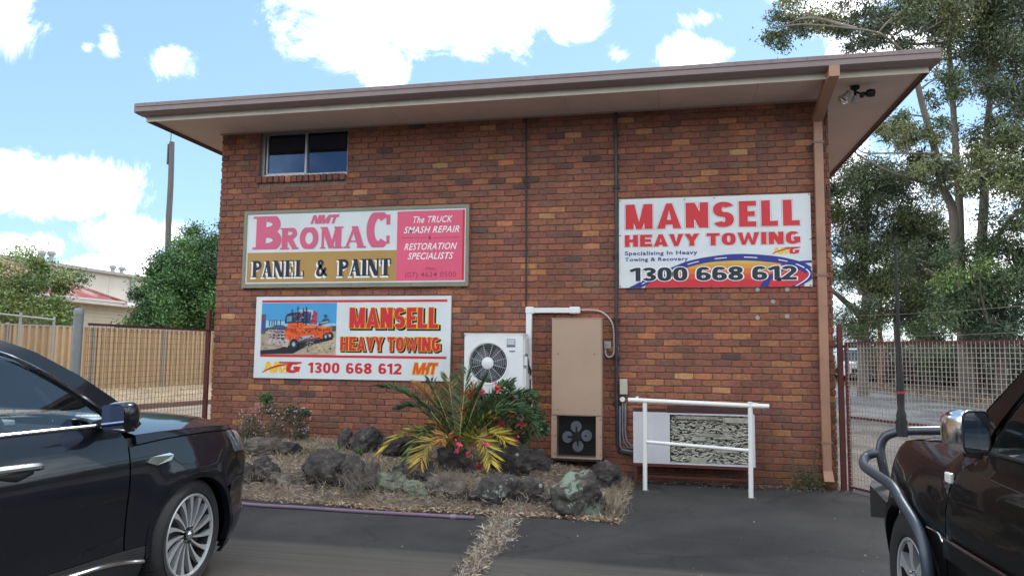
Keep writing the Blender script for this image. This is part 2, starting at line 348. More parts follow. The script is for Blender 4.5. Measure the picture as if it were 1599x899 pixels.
def bcol(x, z):
    n = noise.noise(Vector((x*.45, 0, z*.7)))*.5+.5
    ws = []
    for i, (c, w) in enumerate(pal):
        if i in (2, 5): w *= (1.6 if z < 2.4 else .9)*(.5+n)
        if i in (3, 7): w *= (1.5 if z > 3.6 else .9)*(1.5-n)
        if i == 6: w *= 1.5 if z > 2.6 else 1
        ws.append(w)
    c = rnd.choices(pal, ws)[0][0]; k = rnd.uniform(.86, 1.14)
    if z < .45: k *= .72+.6*z   # bricks get darker towards the foot of the wall
    return (c[0]*k*rnd.uniform(.95,1.05), c[1]*k*rnd.uniform(.92,1.08), c[2]*k)
def brick_geo(Lx, H, rr):
    """front faces -y at 0, centred on x, z from 0"""
    hx, hz = Lx/2, H/2; j = lambda a: rr.uniform(-a, a)
    def ring(ins, yy, jy, jj):
        pts = []
        for (sx, sz) in ((-1,-1),(-.33,-1),(.33,-1),(1,-1),(1,0),(1,1),(.33,1),(-.33,1),(-1,1),(-1,0)):
            corner = .003 if abs(sx) == 1 and abs(sz) == 1 else 0
            pts.append(Vector((sx*(hx-ins-corner)+j(jj), yy+j(jy), sz*(hz-ins-corner)+j(jj)+hz)))
        return pts
    o = ring(0, 0, 0, .0028)
    A = [Vector((p.x, .030, p.z)) for p in o]; B = [Vector((p.x, .006, p.z)) for p in o]
    Cc = [Vector((p.x*(1-.006/hx), j(.0015), (p.z-hz)*(1-.006/hz)+hz)) for p in o]
    vs = A+B+Cc; n = 10; fs = []
    for k in range(n):
        q = (k+1) % n
        fs += [(k, q, n+q, n+k), (n+k, n+q, 2*n+q, 2*n+k)]
    fs.append(tuple(range(2*n, 3*n)))
    return vs, fs
CH, BL, GAP = .086, .240, .008
signs_r = [(.40,3.98,2.50,3.72), (.68,3.72,1.20,2.44), (6.0,8.45,2.49,3.70), (5.13,5.83,.25,2.1), (3.98,4.86,1.08,1.88)]
bricks = []
nrow = int((SOF-.017)/CH)+1
for r in range(-1, nrow):
    z = .017+r*CH; H = CH-GAP
    if z+H > SOF: H = SOF-z-.004
    if H < .02: continue
    x = -.12+(.12 if r % 2 else 0)+rnd.uniform(-.012, .012)
    while x < BW:
        l = BL-GAP
        xa, xb = max(x, 0), min(x+l, BW)
        nx = x+BL
        spans = [(xa, xb)]
        if z+H > WZ0-.125 and xb > WX0 and xa < WX1:
            spans = []
            if xa < WX0-.015: spans.append((xa, WX0))
            if xb > WX1+.015: spans.append((WX1, xb))
            if not (z+H > WZ0): 
                spans = [(xa, xb)] if z+H < WZ0-.1 else spans
        for (p, q) in spans:
            if q-p > .03: bricks.append((p, q, z, H))
        x = nx
def vis(bk):
    p, q, z, H = bk
    if q-p < BL-GAP-.002 or H < CH-GAP-.002: return 1e9
    cx_, cz_ = (p+q)/2, z+H/2
    for (a, c, d, e) in signs_r:
        if q > a and p < c and z+H > d and z < e: return 1e8
    if z < .5 and cx_ < 6.2: return 1e8
    return math.hypot(cx_-CAM.x, cz_-CAM.z)
order = sorted(range(len(bricks)), key=lambda i: vis(bricks[i]))
single = set(order[:300])
rr = random.Random(11)
variants = []
stuff = MB()
for i, (p, q, z, H) in enumerate(bricks):
    col = bcol((p+q)/2, z)
    if i in single:
        g = MB(); vs, fs = brick_geo(BL-GAP, CH-GAP, rr); g.col = col; g.add(vs, fs)
        me = bpy.data.meshes.new('brick'); me.from_pydata(g.v, [], g.f); me.materials.append(BRICK)
        at = me.attributes.new('col', 'FLOAT_COLOR', 'FACE'); at.data.foreach_set('color', np.array([(*c, 1) for c in g.c], dtype=np.float32).ravel())
        mw = Matrix.Translation(((p+q)/2, rr.uniform(-.002, .002), z))
        o = bpy.data.objects.new('brick', me); COL.objects.link(o); o.parent = bld
        o.matrix_parent_inverse = WMAT[bld.name].inverted(); o.matrix_basis = mw
    else:
        vs, fs = brick_geo(q-p, H, rr); stuff.col = col; dy = rr.uniform(-.002, .002)
        # bricks at the two corners stand a little proud and ragged
        stuff.add([Vector((v.x+(p+q)/2, v.y+dy, v.z+z)) for v in vs], fs)
# rowlock sill under the window
nx = 13; xx = WX0-.03
while xx < WX1-.02:
    stuff.col = bcol(xx, 4)
    vs, fs = brick_geo(.086, .105, rr); a = R(12)
    stuff.add([Vector((v.x+xx+.045, v.y*3-.034, v.z+WZ0-.118)) for v in vs], fs); xx += .096
# side walls
for side in (0, 1):
    for r in range(-1, nrow):
        z = .017+r*CH; H = min(CH-GAP, SOF-z-.004)
        if H < .02: continue
        yy = -.0+(.115 if r % 2 else 0)+.004
        if r % 2: pass
        while yy < BD-.1:
            stuff.col = bcol(yy+20, z); vs, fs = brick_geo(BL-GAP, H, rr); o_ = rr.uniform(-.003, .003)
            if side: stuff.add([Vector((BW-v.y+o_, yy+.118-v.x, v.z+z)) for v in vs], fs)
            else: stuff.add([Vector((v.y+o_, yy+.118+v.x, v.z+z)) for v in vs], fs)
            yy += BL
sb = stuff.build('brick_courses', BRICK, bld, recalc=False); sb['kind'] = 'stuff'
# window
wf = MB(); yb = .085
for a, c in (((WX0, yb-.02, WZ0-.02), (WX1, yb+.05, WZ0+.025)), ((WX0, yb-.02, SOF-.035), (WX1, yb+.05, SOF)),
             ((WX0, yb-.02, WZ0+.025), (WX0+.045, yb+.05, SOF-.035)), ((WX1-.03, yb-.02, WZ0+.025), (WX1, yb+.05, SOF-.035)),
             ((1.355, yb-.03, WZ0+.025), (1.385, yb+.05, SOF-.035)), ((WX0+.06, yb+.005, WZ0+.04), (WX0+.085, yb+.045, SOF-.04)), ((WX0+.085, yb+.005, WZ0+.03), (1.355, yb+.04, WZ0+.05))):
    wf.box(a, c)
win = wf.build('window', ALU, bld)
for (a, c, yy) in ((WX0+.08, 1.36, yb+.028), (1.38, WX1-.025, yb+.012)):
    p = MB(); p.box((a, yy, WZ0+.03), (c, yy+.005, SOF-.03)); p.build('pane', HOUSEGLASS, win)
p = MB(); p.box((WX0, .16, WZ0-.1), (WX1, .17, SOF)); p.build('dark_room_sheet', pm('room_darkness', (.012,.012,.014), .9), win)  # near-black sheet, its colour stands in for the unlit room behind the panes
# soffit, fascia, roof
EX0, EX1, EY = -.64, 9.58, -.86
b = MB(); pnl = [EX0+.01, .55, 1.75, 2.95, 4.15, 5.35, 6.55, 7.75, 8.9, EX1-.01]
for i in range(len(pnl)-1): b.box((pnl[i]+.002, EY+.025, SOF-.006+.0*i), (pnl[i+1]-.002, .012, SOF+.01))
for k in range(9): b.box((BW+.0, .014+k*1.2, SOF-.006), (EX1-.01, .010+(k+1)*1.2, SOF+.01)); b.box((EX0+.01, .014+k*1.2, SOF-.006), (0, .010+(k+1)*1.2, SOF+.01))
b.build('soffit', SOFFIT, bld)
b = MB(); b.box((-.02, -.012, SOF-.028), (BW+.02, -.032, SOF-.007)); b.box((BW+.002, .0, SOF-.028), (BW+.02, BD, SOF-.007)); b.build('cover_strip', pm('strip_grey', C(170,150,140,.85), .7, var=.08), bld)
b = MB(); b.box((EX0-.01, EY, SOF-.035), (EX1+.005, EY+.022, SOF+.1)); b.box((EX0-.01, EY-.004, SOF-.05), (EX1+.005, EY-.0005, SOF+.1)); b.build('fascia', CREAM, bld)
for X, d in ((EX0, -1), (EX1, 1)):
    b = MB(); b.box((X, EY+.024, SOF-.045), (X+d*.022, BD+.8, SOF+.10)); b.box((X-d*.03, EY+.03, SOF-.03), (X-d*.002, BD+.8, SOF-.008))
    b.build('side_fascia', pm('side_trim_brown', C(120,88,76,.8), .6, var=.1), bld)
# gutter / metal roof edge : folded profile swept along x
prof = [(-.88, 4.955), (-.985, 4.958), (-1.02, 4.975), (-1.035, 4.985), (-1.035, 5.012), (-1.025, 5.018), (-1.025, 5.05), (-1.035, 5.056), (-1.035, 5.105), (-1.022, 5.11), (-.9, 5.125), (-.88, 5.0)]
b = MB(); n = len(prof); X0, X1 = -.70, 9.66
b.add([(X0, y, z-.02) for y, z in prof]+[(X1, y, z-.02) for y, z in prof], [tuple(range(n)), tuple(range(2*n-1, n-1, -1))]+[(i, (i+1) % n, n+(i+1) % n, n+i) for i in range(n)])
b.build('gutter', GUT, bld)
b = MB()
for s, X in ((-1, EX0), (1, EX1)): b.box((X+s*.024, -1.02, 4.955), (X+s*.09, BD+.85, 5.085))
for x in np.arange(X0+.15, X1, .2): b.box((x-.008, -1.041, 5.062), (x+.008, -1.036, 5.068))
b.build('barge_flashing', GUT, bld)
b = MB(); b.box((EX0+.02, -.87, 4.96), (EX1-.02, BD+.8, 5.09)); b.build('roof', pm('roof_sheet', C(140,130,125,.7), .5, var=.1), bld)
# downpipe
b = MB(); w = .105
b.bbox((8.485, -.085, .19), (8.485+w, -.012, 4.66), .006)
dp = b.build('downpipe', DPIPE, bld)
b = MB(); T = [(-.095, 4.64), (-.02, 4.64), (-.02, 4.70), (-.93, 4.965), (-1.0, 4.965), (-1.0, 4.79+.08), (-.90, 4.79+.08)]
poly = [(-.012, 4.60), (-.012, 4.70), (-.90, 4.96), (-1.045, 4.96), (-1.045, 4.83), (-.93, 4.83), (-.09, 4.60)]
b.add([(8.48, y, z) for y, z in poly]+[(8.48+w+.01, y, z) for y, z in poly], [tuple(range(7)), tuple(range(13, 6, -1))]+[(i, (i+1) % 7, 7+(i+1) % 7, 7+i) for i in range(7)])
b.build('pipe_offset', DPIPE, dp)
b = MB()
for z in (4.32, 2.62, .55): b.box((8.47, -.092, z), (8.605, -.010, z+.028))
b.build('pipe_strap', pm('strap_grey', C(150,120,105,.75), .5), dp)
b = MB(); T = Matrix.Translation((8.54, -.055, .2)) @ Matrix.Rotation(R(-38), 4, 'X'); b.T = T; b.box((-.055, -.04, -.14), (.055, .035, .03)); b.build('pipe_shoe', DPIPE, dp)
# gutter joint on the facade top left: lamp bracket stub
b = MB(); b.lathe([(0,-.05),(.03,-.05),(.035,0),(.03,.05),(0,.05)], 12, 'y', (-.03, .55, 4.8)); b.build('corner_fitting', pm('fit_grey', (.3,.3,.28), .6), bld)
# white paint dots on the brickwork under the right sign
b = MB()
for px, py in ((1183,452),(1229,452),(1207,471),(1183,496),(1229,494)):
    q = P(px, py, y=0); b.lathe([(0,-.0075),(.026,-.007),(.03,-.003)], 12, 'y', (q.x, 0, q.z))
b.build('paint_dots', pm('dot_paint', (.33,.30,.28), .8), bld)

# ------------------------------------------------------------------ conduits, pipes
def thing1(name, mb, mat, label, cat, group=None, smooth=True):
    o = mb.build(name, mat, None, smooth); tag(o, label, cat, group); return o
b = MB(); b.tube([(4.735,-.018,SOF-.03),(4.745,-.018,3.6),(4.755,-.018,2.26)], .012, 6)
thing1('wall_conduit', b, BLACKP, 'thin black conduit running down the bricks from the eave to the white duct', 'conduit')
root = empty('drain_pipe', (5.98, -.03, .3), 'thick dark pipe clipped to the wall left of the large towing sign', 'pipe')
b = MB(); b.tube([(5.975,-.035,SOF-.03),(5.98,-.035,3.2),(5.975,-.035,1.2),(5.99,-.035,.42),(6.02,-.04,.36),(6.22,-.06,.335)], .022, 8); b.build('pipe', pm('dark_pipe', C(52,52,66,.8), .5, var=.25, sc=9), root, True)
b = MB()
for z in (4.55,3.83,2.9,2.05,1.55,.95): b.cyl((5.977,-.036,z),(5.977,-.036,z+.05), .030, 10); b.box((5.93,-.02,z+.01),(6.025,-.008,z+.035))
b.build('pipe_clip', BLACKP, root, True)
b = MB()
GP = pm('grey_pvc', C(150,150,155,.75), .5, var=.1)
b.tube([(6.055,-.03,.99),(6.055,-.03,.6),(6.07,-.03,.5),(6.12,-.035,.42),(6.24,-.05,.41)], .010, 6)
b.tube([(6.09,-.03,.99),(6.09,-.03,.62),(6.11,-.03,.5),(6.16,-.035,.445),(6.24,-.05,.44)], .014, 6)
b.tube([(6.02,-.03,.95),(6.02,-.03,.45),(6.045,-.03,.385),(6.24,-.05,.365)], .012, 6)
thing1('refrigerant_lines', b, GP, 'bundle of grey pipes bending into the low white cabinet', 'pipes')
b = MB(); q = P(971, 607, y=-.03)
b.bbox((6.02,-.07,1.10),(6.12,-.008,1.30), .008); thing1('switch_box', b, pm('beige_plastic', C(190,188,172,.85), .5, var=.06), 'small beige switch box on the bricks above the handrail end', 'switch box', smooth=False)
b = MB(); b.lathe([(0,-.09),(.028,-.09),(.034,-.08),(.034,-.01),(0,-.008)], 16, 'y', (6.055,0,1.035)); thing1('round_valve_cap', b, WPOW, 'round white cap just below the beige switch box', 'pipe cap')
# white trunking from split system
root = empty('air_line_duct', (4.8, -.04, 1.3), 'white plastic duct rising from the split unit and turning right along the wall', 'duct')
b = MB(); b.bbox((4.765,-.075,1.27),(4.845,-.008,2.20), .01); b.build('duct_vertical', WPOW, root)
b = MB(); b.bbox((4.845,-.07,2.165),(5.36,-.008,2.235), .01); b.build('duct_horizontal', WPOW, root)
b = MB(); b.bbox((4.755,-.082,2.15),(4.875,-.006,2.25), .02); b.bbox((5.35,-.082,2.155),(5.50,-.006,2.25), .02); b.build('duct_end', WPOW, root)
b = MB(); b.tube([(4.84,-.03,1.31),(4.845,-.03,1.0),(4.85,-.03,.82)], .011, 8); b.build('drain_tube', WPOW, root, True)
root = empty('junction_box', (5.87, -.03, 1.6), 'small grey junction box with a looped cable beside the tall beige unit', 'junction box')
b = MB(); b.bbox((5.815,-.06,1.69),(5.905,-.008,1.79), .008); b.lathe([(0,-.066),(.014,-.066),(.016,-.058)], 10, 'y', (5.86,0,1.745)); b.build('box', pm('grey_plastic', C(165,160,155,.8), .5), root)
b = MB(); b.tube([(5.50,-.04,2.205),(5.66,-.03,2.205),(5.78,-.025,2.18),(5.88,-.025,2.1),(5.935,-.025,1.98),(5.945,-.025,1.8),(5.945,-.025,1.66),(5.92,-.025,1.60),(5.87,-.025,1.585),(5.835,-.025,1.62),(5.83,-.03,1.7)], .0115, 8, sub=6); b.build('cable', pm('cable_grey', C(205,190,185,.8), .5), root, True)

# ------------------------------------------------------------------ split system outdoor unit
def wire_ring(b, c, r, t, n=40, yy=0):
    b.tube([(c[0]+r*math.cos(2*math.pi*k/n), yy, c[1]+r*math.sin(2*math.pi*k/n)) for k in range(n+1)], t, 5, caps=False)
ac = empty('air_conditioner', (4.4, -.25, 1.08), 'white split system outdoor unit with one round fan mounted on the wall above the palm', 'air conditioner')
X0, X1, Z0, Z1, YF, YB = 4.015, 4.80, 1.10, 1.865, -.45, -.13
cx, cz, fr = 4.335, 1.49, .258
seg = 48
b = MB()   # front sheet with a round hole
outer = []
for k in range(seg):
    a = 2*math.pi*k/seg; c_, s_ = math.cos(a), math.sin(a)
    t = min((X1-cx if c_ > 0 else cx-X0)/max(abs(c_), 1e-6), (Z1-cz if s_ > 0 else cz-Z0)/max(abs(s_), 1e-6)); outer.append((cx+c_*t, cz+s_*t))
vs = [(x, YF, z) for x, z in outer]+[(cx+fr*math.cos(2*math.pi*k/seg), YF, cz+fr*math.sin(2*math.pi*k/seg)) for k in range(seg)]+[(cx+fr*math.cos(2*math.pi*k/seg), YF+.10, cz+fr*math.sin(2*math.pi*k/seg)) for k in range(seg)]
b.add(vs, [(k, (k+1) % seg, seg+(k+1) % seg, seg+k) for k in range(seg)]+[(seg+k, seg+(k+1) % seg, 2*seg+(k+1) % seg, 2*seg+k) for k in range(seg)])
for (z, t_) in ((Z0, 0), (Z1, 0)): 
    pass
b.box((X0, YF+.002, Z1-.012), (X1, YB, Z1)); b.box((X0, YF+.002, Z0), (X1, YB, Z0+.012)); b.box((X0, YF+.002, Z0+.012), (X0+.01, YB, Z1-.012)); b.box((X1-.01, YF+.002, Z0+.012), (X1, YB, Z1-.012))
for kx, kz in ((X0, Z0), (X0, Z1), (X1, Z0), (X1, Z1)):
    cor = min(outer, key=lambda o: (o[0]-kx)**2+(o[1]-kz)**2); b.box((min(kx, cor[0])-.0, YF+.001, min(kz, cor[1])), (max(kx, cor[0]), YF+.006, max(kz, cor[1])))
b.box((X0-.006, YF-.004, Z1), (X1+.006, YB+.01, Z1+.014))
for q in (4.665, 4.70, 4.735): b.box((q, YF-.003, Z0+.05), (q+.006, YF, Z1-.28))
body = b.build('casing', WPOW, ac)
b = MB(); b.box((X0+.012, YB-.01, Z0+.012), (X1-.012, YB-.005, Z1-.012)); b.build('back_coil', BLK, ac)
b = MB(); b.lathe([(fr-.002, YF-.004), (fr+.018, YF-.01), (fr+.02, YF)], 48, 'y', (cx, 0, cz)); b.build('fan_surround', WPOW, ac, True)
b = MB()
for k in range(7): wire_ring(b, (cx, cz), .085+k*.026, .0022, 40, YF-.012)
for k in range(12):
    a = 2*math.pi*k/12+.26; b.tube([(cx+.07*math.cos(a), YF-.016, cz+.07*math.sin(a)), (cx+fr*math.cos(a), YF-.006, cz+fr*math.sin(a))], .0045, 5)
b.build('fan_guard', pm('guard_grey', C(190,195,198,.7), .5), ac, True)
b = MB(); b.lathe([(0,YF-.026),(.06,YF-.025),(.078,YF-.016),(.078,YF-.004),(0,YF-.003)], 32, 'y', (cx,0,cz)); b.build('guard_hub', WPOW, ac, True)
def fan(b, c, rad, y, nb, w, r0=.05):
    for k in range(nb):
        a = 2*math.pi*k/nb+.4
        pts = []
        for (rr_, da, dy) in ((r0, -w*.5, .015), (rad*.6, -w*.55, .025), (rad, -w*.3, .02), (rad, w*.45, -.02), (rad*.6, w*.5, -.025), (r0, w*.5, -.012)):
            pts.append((c[0]+rr_*math.cos(a+da), y+dy, c[1]+rr_*math.sin(a+da)))
        b.add(pts+[(p[0], p[1]+.003, p[2]) for p in pts], [(0,1,4,5),(1,2,3,4),(6,11,10,7),(7,10,9,8)])
b = MB(); fan(b, (cx, cz), fr-.02, YF+.06, 3, 1.5); b.cyl((cx,YF+.05,cz),(cx,YF+.11,cz),.05,20); b.build('fan_blade', pm('fan_grey', (.10,.11,.12), .6), ac)
b = MB(); b.box((4.585+.0, YF-.0035, 1.70), (4.70, YF-.001, 1.81)); st = b.build('rating_sticker', pm('sticker_grey', C(165,175,180,.85), .5), ac)
b = MB(); b.box((4.60, YF-.0045, 1.735), (4.685, YF-.0036, 1.80)); b.build('sticker_panel', pm('sticker_pale', C(200,208,212,.85), .5), st)
b = MB()
for k in range(5): b.box((4.592+k*.021, YF-.0045, 1.704), (4.592+k*.021+.016, YF-.0036, 1.726))
b.build('sticker_print', pm('print_grey', C(70,75,80), .6), st)
b = MB(); b.box((4.62, YF-.003, 1.64), (4.70, YF-.001, 1.655)); b.box((4.655, YF-.0035, 1.63), (4.665, YF-.001, 1.64)); b.build('logo_print', pm('logo_dark', C(100,108,112), .5), ac)
b = MB(); b.box((X1, -.40, 1.60), (X1+.02, -.16, 1.80)); b.box((X1, -.40, 1.10), (X1+.035, -.15, 1.42)); b.bbox((X1, -.38, 1.46), (X1+.045, -.2, 1.58), .01); b.build('valve_cover', WPOW, ac)
b = MB(); b.tube([(X1+.03,-.3,1.5),(X1+.06,-.25,1.42),(X1+.05,-.15,1.36),(X1+.02,-.05,1.33)], .012, 8, sub=4); b.tube([(X1+.03,-.34,1.62),(X1+.055,-.34,1.5),(X1+.05,-.28,1.36)], .008, 8, sub=4); b.build('service_hose', BLACKP, ac, True)
b = MB()
for x in (4.12, 4.69): b.box((x, -.47, 1.05), (x+.04, -.008, 1.085)); b.box((x, -.05, .72), (x+.04, -.008, 1.05)); b.tube([(x+.02,-.42,1.06),(x+.02,-.04,.76)], .012, 6)
b.build('wall_bracket', GP, ac)
b = MB(); b.cyl((X0-.03,-.3,1.52),(X0,-.3,1.52),.02,10); b.build('side_plug', WPOW, ac)

# ------------------------------------------------------------------ tall beige wall unit
BE = pm('beige_enamel', C(188,160,138,.80), .5, var=.05, sc=3, dirt=.1)
hu = empty('wall_air_conditioner', (5.46, -.12, .25), 'tall beige metal wall unit with a caged fan in its foot', 'air conditioner')
X0, X1, Z0, Z1, YF = 5.145, 5.80, .275, 2.075, -.235
b = MB(); b.bbox((X0, YF, .82), (X1, -.008, Z1), .008); b.box((X0, YF, Z0), (X0+.07, -.01, .818)); b.box((X1-.075, YF, Z0), (X1, -.01, .818))
b.box((X0-.004, YF-.004, Z1), (X1+.004, -.008, Z1+.014)); b.box((X0+.07, YF+.01, Z0), (X1-.075, -.01, Z0+.02)); b.build('cabinet', BE, hu)
b = MB(); b.box((X0+.012, YF-.006, .835), (X1-.012, YF-.0005, Z1-.015)); fpn = b.build('front_panel', BE, hu)
b = MB()
for x in (X0+.085, X1-.095):
    b.lathe([(0,YF-.010),(.007,YF-.009),(.008,YF-.006)], 8, 'y', (x,0,1.62)); b.lathe([(0,YF-.010),(.006,YF-.009),(.007,YF-.006)], 8, 'y', (x,0,.9))
for z in (.33,.56,.78):
    for x in (X0+.05, X1-.02): b.lathe([(0,YF-.004),(.007,YF-.003),(.008,YF)], 8, 'y', (x,0,z))
b.build('screws', BLK, fpn)
b = MB(); b.box((X0+.072, -.05, Z0+.02), (X1-.077, -.03, .818)); b.build('fan_recess', pm('recess_black', (.018,.018,.02), .9), hu)  # plain near-black sheet at the back of the fan opening
b = MB(); b.cyl((5.475,YF+.04,.555),(5.475,-.05,.555),.06,18)
bl = MB()
for k in range(4):
    a = k*math.pi/2+.1; px, pz = 5.475+.125*math.cos(a), .555+.125*math.sin(a)
    pts = [(px+.075*math.cos(t)*(.92), YF+.06+.02*math.cos(t), pz+.075*math.sin(t)) for t in np.linspace(0, 2*math.pi, 14)[:-1]]
    bl.add(pts, [tuple(range(13))]); bl.add([(p[0], p[1]+.003, p[2]) for p in pts], [tuple(range(12,-1,-1))])
    b.tube([(5.475,YF+.06,.555),(px,YF+.062,pz)], .012, 6)
b.build('fan_motor', BLK, hu, True); bl.build('fan_blade', pm('blade_grey', C(150,158,170,.8), .4, metal=.3), hu)
b = MB()
for x in np.arange(X0+.08, X1-.08, .0165): b.box((x, YF+.008, Z0+.02), (x+.0022, YF+.0095, .818))
for z in np.arange(Z0+.03, .818, .0165): b.box((X0+.072, YF+.0055, z), (X1-.077, YF+.0075, z+.0022))
b.build('fan_grille', BLK, hu)
b = MB(); b.box((X0-.01, YF+.01, Z0-.03), (X1+.01, -.01, Z0-.002)); b.box((X0+.02,YF+.03,Z0-.09),(X0+.06,-.01,Z0-.03)); b.box((X1-.06,YF+.03,Z0-.09),(X1-.02,-.01,Z0-.03)); b.build('base_rail', BLK, hu)

# ------------------------------------------------------------------ low white condenser with crushed fins
cu = empty('condenser_cabinet', (6.93, -.25, 0), 'low white condenser on maroon legs with battered exposed fins', 'condenser')
x0, x1, z0, z1, yf = 6.205, 7.665, .275, .905, -.36
b = MB(); b.box((x0, yf, z0), (6.655, -.08, z1)); b.box((7.625, yf, z0), (x1, -.08, z1)); b.box((6.655, yf, z1-.022), (7.625, -.08, z1)); b.box((6.655, yf, z0), (7.625, -.08, z0+.02)); b.build('casing', pm('cabinet_white', C(216,216,222,.85), .45, var=.06, dirt=.2), cu)
b = MB(); b.box((6.62, yf-.004, z1+.002), (7.64, -.06, z1+.062)); b.box((6.2, yf+.02, z1+.002), (6.61, -.1, z1+.03)); b.build('lid', pm('dark_lid', C(74,44,46,.7), .6, var=.2), cu)
b = MB()
for x in (x0+.01, x1-.05):
    for yy in (yf+.01, -.12): b.box((x, yy, 0), (x+.035, yy+.035, z0-.002))
b.box((x0, yf-.002, z0-.036), (x1, yf+.03, z0-.003)); b.box((x0, yf+.05, .1), (x1, yf+.07, .12)); b.build('stand', MAROON, cu)
b = MB(); b.box((6.657, yf+.06, z0+.02), (7.623, -.09, z1-.022)); b.build('coil_block', pm('coil_dark', (.045,.045,.04), .8), cu)
fin = MB(); rf = random.Random(5)
def fv(x, z):    # direction field of the crushed fins
    return noise.noise(Vector((x*5, 3, z*7)))*1.1+noise.noise(Vector((x*16, 8, z*22)))*.8
pieces = []
for k in range(3600):
    x = rf.uniform(6.66, 7.62); z = rf.uniform(z0+.022, z1-.024)
    a = fv(x, z)*(.85 if z < .83 else .12)+rf.gauss(0, .18); l = rf.uniform(.012, .055); h = rf.uniform(.001, .0038); yy = yf+.012+rf.random()*.035
    if noise.noise(Vector((x*23, 1, z*34))) < -.20: continue
    dx, dz = math.cos(a)*l, math.sin(a)*l; nx_, nz_ = -math.sin(a)*h, math.cos(a)*h
    pts = [(x-dx/2-nx_, yy, z-dz/2-nz_), (x+dx/2-nx_, yy, z+dz/2-nz_), (x+dx/2+nx_, yy+.004, z+dz/2+nz_), (x-dx/2+nx_, yy+.004, z-dz/2+nz_)]
    if min(p[0] for p in pts) < 6.657 or max(p[0] for p in pts) > 7.623 or min(p[2] for p in pts) < z0+.02 or max(p[2] for p in pts) > z1-.022: continue
    fin.add(pts+[(p[0], p[1]+.003, p[2]) for p in pts], [(0,1,2,3),(7,6,5,4),(0,4,5,1),(2,6,7,3)])
for (xa, xb, za, zb) in ((6.9,7.08,z0+.025,z0+.09),(6.95,7.3,.62,.66),(6.72,7.25,.83,.87),(7.3,7.6,.8,.86),(7.2,7.45,.44,.5),(6.92,7.08,.57,.64),(7.18,7.4,.60,.66)):
    for k in range(9):
        zz = za+(zb-za)*k/9; fin.box((xa+rf.uniform(-.02,.02), yf+.006, zz), (xb+rf.uniform(-.02,.02), yf+.05, zz+(zb-za)/9-.002))
f = fin.build('crushed_fins', pm('fin_aluminium', C(200,196,182,.88), .55, metal=.1, var=.35, sc=30), cu); f['kind'] = 'stuff'
# ------------------------------------------------------------------ handrail
hr = empty('handrail', (6.95, -.76, 0), 'white pipe handrail standing in front of the low condenser', 'handrail')
ya, yb2 = -.68, -.84
b = MB(); b.cyl((6.355, ya, 0), (6.36, ya, 1.04), .027, 14); b.build('post', WHITE, hr, True)
b = MB(); b.cyl((7.555, yb2, 0), (7.565, yb2, 1.08), .027, 14); b.cyl((7.565,yb2,1.08),(7.565,yb2,1.086),.03,14); b.build('post', WHITE, hr, True)
b = MB(); b.tube([(6.16, ya+.03, 1.068), (6.36, ya, 1.066), (7.565, yb2, 1.045), (7.77, yb2-.02, 1.045)], .0285, 14); b.tube([(7.545,yb2-.002,1.085),(7.75,yb2-.03,1.05)], .01, 6); b.cyl((6.25,ya+.02,1.09),(6.28,ya+.02,1.11),.012,8); b.build('top_rail', WHITE, hr, True)
b = MB(); b.cyl((6.38, ya-.005, .575), (7.54, yb2, .535), .021, 12); b.build('middle_rail', WHITE, hr, True)
b = MB(); b.cyl((6.36,ya,.0),(6.36,ya,.006),.05,14); b.cyl((7.56,yb2,.0),(7.56,yb2,.006),.05,14); b.build('foot_collar', pm('foot_dirt', (.12,.115,.11), .9), hr)

